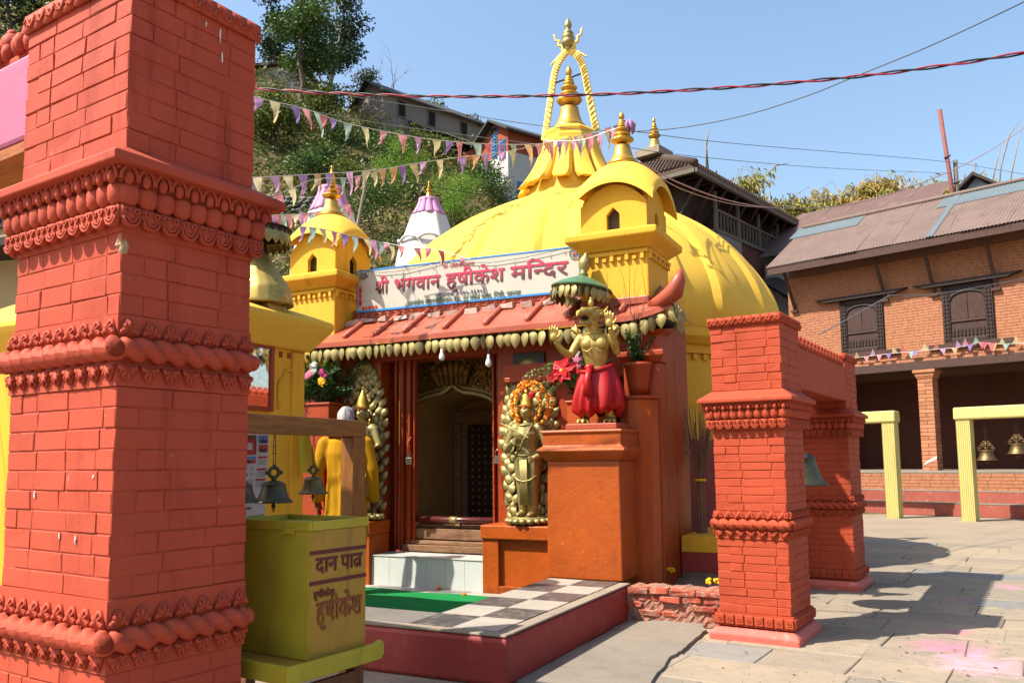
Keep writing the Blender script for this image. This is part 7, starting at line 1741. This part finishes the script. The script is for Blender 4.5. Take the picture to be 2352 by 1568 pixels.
# ------------------------------------------------------------------ white stupas with mauve petals
M['lime'] = paint('white_limewash', '#b4b4b4', .75, .05, 2, 30, .25, .006, '#9c9aa0', .3); M['mauve'] = paint('mauve_paint', '#a8789c', .7, .08, 3, 30, .2, .004)
def stupa(label, px, ytip, ypet0, ypet1, wpet, ybot, wbot, D):
    b = pD(px, 800, D); t = thing('stupa', label, 'stupa', (b.x, b.y, 0), rad(10), 'white stupas behind the temple'); s = D / F
    Z = lambda y: pD(px, y, D).z
    zb, z1, z0, zt = Z(ybot), Z(ypet1), Z(ypet0), Z(ytip); rb, rp = wbot * s / 2, wpet * s / 2
    zq = (zb + z1) / 2
    MB().lathe([(rb * 1.05, 0), (rb * 1.05, zb - .25), (rb, zb), (rb * .93, zb + .25 * (z1 - zb)), (rb * .80, zq), (rp * 1.12, z1 - .02), (rp * .85, z1 + .05), (rp * .5, z0)], 8).obj('stupa_body', M['lime'], t, bev=.02)
    m = MB()
    for i in range(8):
        a = 2 * math.pi * (i + .5) / 8; rr = rb * .84 * math.cos(math.pi / 8)
        q = MB().tube([(rr + .02, -rb * .30, zq - .06), (rr + .045, -rb * .15, zq + .0), (rr + .05, 0, zq + .02), (rr + .045, rb * .15, zq), (rr + .02, rb * .30, zq - .06)], .028, 6); q.xf(Matrix.Rotation(a, 4, 'Z')); m.add(q.v, q.f)
    m.obj('drape_moulding', M['lime'], t, True)
    pm_ = MB(); pm_.grid(lambda u, v: (rp * (.52 + .48 * v ** 1.4) + .03 * (1 - (2 * u - 1) ** 2), (2 * u - 1) * rp * (.15 + .125 * v) * (1 if v < .9 else .8), z0 + (z1 - z0) * v + .01 * (1 - (2 * u - 1) ** 2)), 6, 8); pmm = pm_.mesh('petal', M['mauve'], True)
    for i in range(11): o = link('petal', pmm, t, (0, 0, 0), 2 * math.pi * i / 11); sf = o.modifiers.new('s', 'SOLIDIFY'); sf.thickness = -.03
    MB().lathe([(rp * .62, z0 - .05), (rp * .62, z0 + .015), (rp * .3, z0 + .04)], 20).obj('petal_cap', M['mauve'], t, True)
    link('finial', fin_s, t, (0, 0, z0 + .02), scale=((zt - z0) / (.36 * 1.44) * 1.15, (zt - z0) / (.36 * 1.44) * 1.15, (zt - z0) / (.36 * 1.44)))
stupa('white stupa with mauve petals standing between left turret and dome', 985, 405, 448, 488, 78, 612, 165, 15.5)
stupa('white stupa with mauve petals half hidden behind the left turret', 757, 366, 422, 482, 100, 590, 180, 13.5)
# leaning bamboo prop on the slope
p0, p1 = pD(818, 530, 18), pD(843, 405, 18); MB().tube([p0, p1], .035, 7).obj('bamboo_prop', M['barkpale'], label='pale bamboo pole propped on the slope between the stupas', cat='pole', kind='thing')

# ------------------------------------------------------------------ dark tiled pagoda hall behind the dome
PD = 22.0
E0 = pD(1597, 378, PD); PG = Frame((E0.x, E0.y, 0), -13.9)
pg = thing('pagoda_hall', 'dark timber hall with mossy tiled roof and gilt finial behind the dome', 'hall', PG.o, rad(-13.9))
ze = E0.z; wE = 4.7
e2 = PG.x(1838, 512, 0); LE = e2.y
ap = pD(1500, 362, PD + 1.8); apl = PG.L(ap)
M['oldtile'] = paint('mossy_clay_tile', '#4a3a30', .9, .25, 4, 30, .6, .02, '#2e2620', .5, obrand=.2)
q = [(-wE, 0, ze), (0, 0, ze), (0, LE, ze), (apl.x, LE * .8, apl.z), (apl.x, apl.y, apl.z), (-wE, LE, ze)]
m = MB(); m.add(q, [(0, 1, 4), (1, 2, 3, 4), (0, 4, 3, 5), (2, 5, 3)]); n_ = len(q); m.add([(a, b, c - .10) for a, b, c in q], [(2, 1, 0)] and [(4, 1, 0), (4, 3, 2, 1), (5, 3, 4, 0), (3, 5, 2)]); m.f += [(0, 6, 7, 1), (1, 7, 8, 2), (2, 8, 11, 5), (5, 11, 6, 0)]
rfp = m.obj('roof', M['oldtile'], pg, fix=True)
m = MB()
for k in range(38):      # tile rows on the front slope
    u = (k + .5) / 38; a = Vector(q[0]).lerp(Vector(q[1]), u); top = Vector(q[4]); t_ = 1 - abs(u - (apl.x + wE) / wE) / (((apl.x + wE) / wE) if u < (apl.x + wE) / wE else (1 - (apl.x + wE) / wE))
    b = Vector((a.x, a.y, a.z)).lerp(Vector((a.x, q[4][1], q[4][2])), max(.03, t_)); n = 7
    for j in range(n): p, p2 = a.lerp(b, j / n), a.lerp(b, (j + .97) / n); m.tube([p + Vector((0, 0, .05)), p2 + Vector((0, 0, .035))], .05, 5)
m.obj('front_tiles', M['oldtile'], rfp, kind='stuff')
m = MB()
for k in range(54):
    y = LE * (k + .5) / 54; a = Vector((0, y, ze)); fr = min(1, y / max(.1, apl.y), (LE - y) / max(.1, LE * .2)); b = a.lerp(Vector((apl.x, y, apl.z)), max(.05, min(1, fr)))
    n = 6
    for j in range(n): m.tube([a.lerp(b, j / n) + Vector((0, 0, .05)), a.lerp(b, (j + .97) / n) + Vector((0, 0, .035))], .045, 5)
m.obj('side_tiles', M['oldtile'], rfp, kind='stuff')
MB().tube([Vector(q[4]) + Vector((0, 0, .04)), Vector(q[1]) + Vector((0, 0, .06))], .11, 7).obj('hip_ridge', M['oldtile'], rfp, True)
for nm, a, b in (('fascia', (0.02, -.05, 0), (0.02, LE, 0)), ('fascia', (-wE, -.03, 0), (0, -.03, 0))): MB().tube([Vector(a) + Vector((0, 0, ze - .16)), Vector(b) + Vector((0, 0, ze - .16))], .075, 4).obj('fascia', M['greywood'], pg)
bx_ = pD(1502, 352, PD + 1.8); bl = PG.L(bx_); MB().box(bl.x - .40, bl.x + .40, bl.y - .4, bl.y + .4, apl.z - .05, apl.z + .18).obj('finial_block', M['concrete'], pg, bev=.02)
zt = pD(1508, 266, PD + 1.8).z; kf = (zt - apl.z - .14) / (.36 * 1.44); link('finial', fin_s, pg, (bl.x + .03, bl.y, apl.z + .14), scale=(kf * 1.15, kf * 1.15, kf))
zlow = pD(1700, 600, PD + 2).z
MB().box(-wE + .6, -.75, .7, LE + 1.5, 0, ze - .05).obj('hall_wall', M['soot'], pg)
for i in range(10): y = .5 + (LE - .8) * i / 9; MB().tube([(-.76, y, ze - 1.1), (-.08, y, ze - .2)], .05, 4).obj('roof_strut', M['darkwood'], pg)
for i in range(20): y = .2 + (LE - .3) * i / 19; MB().box(-.9, -.05, y - .03, y + .03, ze - .16, ze - .10).obj('rafter', M['darkwood'], pg)
# gallery wing with balustrade to the right
gA = PG.x(1655, 525, -.3); gB = PG.x(1800, 560, -.3)
zg = (gA.z + gB.z) / 2; y0, y1 = gA.y - .2, LE + 1.8
MB().box(-.95, -.30, y0, y1, zg - .35, zg - .25).obj('gallery_floor', M['greywood'], pg)
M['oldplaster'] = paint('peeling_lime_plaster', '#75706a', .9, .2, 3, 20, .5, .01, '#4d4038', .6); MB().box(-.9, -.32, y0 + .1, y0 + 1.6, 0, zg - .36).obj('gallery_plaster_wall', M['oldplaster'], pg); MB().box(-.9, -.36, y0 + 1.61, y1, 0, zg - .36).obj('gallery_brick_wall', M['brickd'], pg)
for i in range(6): y = y0 + (y1 - y0) * i / 5; MB().box(-.38, -.30, y - .04, y + .04, zg - .25, ze - .22).obj('gallery_post', M['greywood'], pg)
for i in range(34): y = y0 + (y1 - y0) * (i + .5) / 34; MB().box(-.36, -.32, y - .022, y + .022, zg - .24, zg + .26).obj('baluster', M['greywood'], pg)
MB().box(-.39, -.29, y0, y1, zg + .26, zg + .32).obj('handrail', M['greywood'], pg)
# low sheds and pale wall seen between hall and brick house
lo_ = thing('tin_lean_to', 'weathered plank lean-to with dark roof between the hall and the brick house', 'shed', (0, 0, 0))
a, b = pD(1742, 640, 25.0), pD(1850, 705, 23.5)
MB().add([a, a + Vector((.8, 1.5, .3)), b + Vector((.8, 1.5, .3)), b], [(0, 1, 2, 3)]).add([a - Vector((0, 0, .1)), a + Vector((.8, 1.5, .2)), b + Vector((.8, 1.5, .2)), b - Vector((0, 0, .1))], [(3, 2, 1, 0)]).obj('lean_to_roof', M['slate'], lo_)
w0, w1 = a + Vector((.5, .9, 0)), b + Vector((.5, .9, 0)); n = 14
for i in range(n):
    p, q = w0.lerp(w1, i / n), w0.lerp(w1, (i + .93) / n); MB().add([(p.x, p.y, 0), (q.x, q.y, 0), (q.x, q.y, q.z + .1), (p.x, p.y, p.z + .1)] + [(p.x + .03, p.y + .06, 0), (q.x + .03, q.y + .06, 0), (q.x + .03, q.y + .06, q.z + .1), (p.x + .03, p.y + .06, p.z + .1)], [(0, 1, 2, 3), (7, 6, 5, 4), (3, 2, 6, 7), (0, 3, 7, 4), (1, 5, 6, 2)]).obj('plank', M['greywood'], lo_)
# ------------------------------------------------------------------ bamboo clumps beyond the roofs
def bamboo(label, px, py, D, n, h, w, dry=.3):
    b = pD(px, py, D); t = thing('bamboo_clump', label, 'bamboo', (b.x, b.y, 0), 0, 'bamboo beyond the roofs'); m = MB(); c = MB(); c2 = MB()
    for i in range(n):
        x = R.uniform(-w, w); a = R.uniform(-.5, .5); top = b.z + R.uniform(-.4, .5) * h; pts = [Vector((x * .5, R.uniform(-.5, .5), 0)), Vector((x * .7, 0, top * .5)), Vector((x * .95, 0, top * .9)), Vector((x * 1.05 + a, 0, top * 1.0)), Vector((x * 1.05 + a * 3, 0, top * .97))]
        m.tube(pts, [.05, .045, .03, .018, .008], 5)
        for k in range(18):
            u = R.uniform(.75, 1.0); q = pts[2].lerp(pts[4], R.random()) if u > .85 else pts[1].lerp(pts[2], R.uniform(.55, 1)); leaf_quads(c2 if R.random() < dry else c, q + Vector((R.uniform(-.35, .35), R.uniform(-.3, .3), R.uniform(-.25, .2))), 30, .52, .42, .40, .042, 1.0)
    m.obj('culms', M['barkpale'], t, True); c.obj('leaves', LV['bamboo'], t); c2.obj('dry_leaves', LV['bamdry'], t); return t
bamboo('bamboo clump with drooping leaves right of the hall roof', 1655, 402, 37, 7, 1.2, .8, .1); bamboo('green bamboo clump rising above the hall gallery roof', 1790, 455, 37, 15, 1.2, 2.3, .15); bamboo('low bamboo clump above the left end of the tin roof', 1925, 470, 37, 15, .9, 2.1, .2)
bamboo('yellowing bamboo crown left of the rusty pole', 2040, 416, 38, 15, 1.1, 2.0, .6); bamboo('yellowing bamboo crown just behind the rusty pole', 2150, 410, 38, 12, 1.1, 1.7, .5); bamboo('bamboo clump at the right picture edge beyond the gable', 2330, 425, 37, 16, 1.2, 2.2, .3)
tb_ = thing('bamboo_shoots', 'tall bare bamboo shoots bending against the sky at right', 'bamboo'); m = MB()
for pts in (((1628, 400), (1622, 330), (1632, 290)), ((1623, 400), (1622, 340), (1628, 306)), ((1730, 480), (1745, 420), (1782, 380), (1810, 376)), ((2270, 470), (2285, 390), (2300, 330)), ((2290, 470), (2300, 380), (2318, 310), (2345, 275)), ((2312, 470), (2325, 390), (2348, 285)), ((2245, 470), (2240, 420), (2232, 370))): m.tube([pD(x, y, 37) for x, y in pts], [.035] * (len(pts) - 1) + [.01], 5)
m.obj('shoots', M['barkpale'], tb_, True, kind='stuff')
# ------------------------------------------------------------------ bunting
def curve_pts(ctrl, n=30):
    P = [Vector(p) for p in ctrl]; out = []
    for i in range(len(P) - 1):
        p0, p1, p2, p3 = P[max(0, i - 1)], P[i], P[i + 1], P[min(len(P) - 1, i + 2)]
        for k in range(n):
            f = k / n; out.append(.5 * ((2 * p1) + (p2 - p0) * f + (2 * p0 - 5 * p1 + 4 * p2 - p3) * f * f + (3 * p1 - p0 - 3 * p2 + p3) * f ** 3))
    return out + [P[-1]]
def bunting(label, ctrl, D0, D1, flags, size=1.0, seq=None):
    x0, x1 = ctrl[0][0], ctrl[-1][0]; W3 = [pD(x, y, D0 + (D1 - D0) * (x - x0) / (x1 - x0)) for x, y in ctrl]
    pts = curve_pts(W3, 12); t = thing('bunting', label, 'bunting', (0, 0, 0), 0, 'flag strings between pillar, turret and spire')
    MB().tube(([pts[0] + (pts[0] - pts[3]).normalized() * 7] if ctrl[0][0] < 600 else []) + pts, .004, 4).obj('string', M['lamp'], t)
    for i in range(flags):
        u = (i + .5 + R.uniform(-.22, .22)) / flags * (len(pts) - 1.01); k = int(u); p = pts[k].lerp(pts[k + 1], u - k); d = (pts[k + 1] - pts[k]).normalized()
        D = (p - EYE).dot(_fw); w = .115 * size; h = .22 * size * R.uniform(.8, 1.15); sw = R.uniform(-.25, .55) * h; yy = R.uniform(-.06, .06); tw = R.uniform(-.8, .8)
        m = MB(); w = w * R.uniform(.75, 1.1)
        a = p - d * w / 2; b = p + d * w / 2; tip = p + RGT * sw * .5 + Vector((0, yy, -h)) + FWD * yy
        def fp(u_, v_):
            e = a.lerp(b, u_).lerp(tip, v_); return e + FWD * (.025 * math.sin(u_ * 4 + v_ * 5 + tw * 3)) * v_ + RGT * .02 * math.sin(v_ * 4 + tw) * v_
        m.grid(fp, 3, 6); c = (seq[i % len(seq)] if seq else R.choice(list(FLAGC))); m.obj('flag', FLAGC[c], t, True)
    return t
bunting('upper flag string from the tall pillar across the hillside to the spire', [(560, 218), (700, 250), (800, 284), (975, 318), (1110, 330), (1240, 330), (1330, 312), (1420, 286)], 8.6, 11.0, 30, 1.0, ['pink', 'mauve', 'cream', 'purple', 'pink', 'green', 'red', 'purple', 'green', 'cream', 'pink'])
bunting('middle flag string dipping in front of the hillside towards the spire', [(560, 408), (650, 404), (760, 398), (880, 388), (960, 374), (1080, 358), (1180, 345), (1300, 318), (1400, 300)], 8.4, 10.9, 26, .95, ['purple', 'cream', 'mauve', 'cream', 'purple', 'orange', 'purple', 'mauve', 'cream', 'orange', 'orange'])
bunting('lower flag string rising from the parasol to the left turret finial', [(600, 455), (660, 438), (720, 412), (800, 408), (880, 392)], 8.2, 8.9, 8, .75, ['green', 'pink', 'cream', 'mauve', 'cream'])
bunting('short crowded flag string behind the left turret', [(620, 494), (680, 492), (740, 484), (800, 470)], 10.2, 10.6, 14, .9, ['mauve', 'pink', 'green', 'pink', 'cream'])
bunting('flag string across the front of the left turret kiosk', [(690, 520), (740, 526), (800, 540), (860, 553), (905, 566)], 7.7, 8.6, 10, .8, ['mauve', 'green', 'cream', 'pink', 'purple', 'green', 'cream'])
bunting('pink flag string above the top edge of the sign board', [(880, 556), (940, 568), (1000, 572), (1080, 596)], 8.9, 8.6, 6, .7, ['pink', 'red', 'pink'])
bunting('flag string from the spire collar to the right turret finial', [(1250, 322), (1330, 322), (1400, 300), (1445, 286)], 10.6, 9.0, 12, .85, ['pink', 'cream', 'pink', 'mauve', 'green', 'pink'])
# cloth knotted on the right turret finial
c = pD(1445, 290, 8.15); kt = thing('knotted_cloth', 'pink and purple cloth knotted round the right turret finial', 'cloth', c); m = MB()
for i in range(7): a = i * .9; m.tube([(.02 * math.cos(a), .02 * math.sin(a), .05), (.05 * math.cos(a), .05 * math.sin(a), 0), (.045 * math.cos(a + .3), .045 * math.sin(a + .3), -.07)], [.02, .022, .008], 6)
m.obj('cloth_knot', FLAGC['mauve'], kt, True)
# ------------------------------------------------------------------ overhead cables
M['cablered'] = flat('red_cable', '#8c1c34', .5); M['cablepale'] = flat('pale_pink_cable', '#9c7a78', .6); M['cablegrey'] = flat('grey_wire', '#55585c', .6)
def wpts(ctrl, D0, D1, n=40):
    x0, x1 = ctrl[0][0], ctrl[-1][0]; return curve_pts([pD(x, y, D0 + (D1 - D0) * (x - x0) / (x1 - x0)) for x, y in ctrl], n)
tc = thing('twisted_cable', 'red and black twisted power cable spanning the sky', 'cable')
base = wpts([(-300, 120), (200, 170), (590, 204), (820, 217), (1060, 222), (1350, 218), (1600, 206), (1820, 190), (2080, 163), (2400, 113), (2900, 10), (3400, -110)], 7.6, 3.8, 60)
for k, nm in ((0, 'cablered'), (1, 'wire')):
    pts = []; L = 0
    for i, p in enumerate(base):
        if i: L += (p - base[i - 1]).length
        a = L * 2 * math.pi / .42 + k * math.pi; pts.append(p + FWD * .0075 * math.cos(a) + Vector((0, 0, .0075 * math.sin(a))))
    MB().tube(pts, .0065, 6).obj('strand', M[nm], tc, True)
def wire(label, ctrl, D0, D1, r, mat, group='thin wires over the court'): MB().tube(wpts(ctrl, D0, D1, 20), r, 5).obj('overhead_wire', mat, label=label, cat='wire', group=group, kind='thing')
wire('black wire rising from the right turret finial to the top right corner', [(1458, 302), (1560, 294), (1700, 268), (1850, 222), (1960, 178), (2150, 100), (2400, -18), (2900, -260)], 8.3, 4.5, .005, M['wire'])
wire('upper thin grey wire from the finial to the rusty pole', [(1458, 302), (1700, 331), (2175, 372), (2352, 400), (2800, 470)], 8.3, 24, .0045, M['cablegrey']); wire('lower thin grey wire crossing to the rusty pole', [(1450, 340), (1600, 360), (1900, 386), (2180, 398)], 9, 20, .0045, M['cablegrey'])
wire('pale pink cable sagging from the turret to the right edge', [(1470, 372), (1560, 420), (1680, 462), (1800, 478), (1950, 470), (2090, 430), (2240, 365), (2400, 262), (2900, -80)], 9.2, 20, .008, M['cablepale']); wire('second pale cable sagging just below the pink one', [(1480, 385), (1570, 436), (1690, 470), (1810, 479)], 9.2, 12, .006, M['cablepale'])
wire('grey stay wire across the brick house front down to the right gate', [(1882, 768), (1945, 734), (2035, 683), (2050, 678), (2150, 675), (2352, 640), (2800, 560)], 8.2, 17, .006, M['cablegrey'])
wire('thin wire high across the hillside', [(-400, 60), (560, 186), (900, 236), (1250, 290), (1460, 303)], 9, 10.5, .005, M['cablegrey']); wire('thin wire lower across the hillside', [(-400, 110), (560, 232), (900, 288), (1250, 334)], 9, 10.6, .005, M['cablegrey']); wire('dark drooping wire across the slope under the grey house', [(-300, 60), (560, 300), (760, 390), (1000, 430), (1200, 462)], 14, 20, .008, M['wire'])
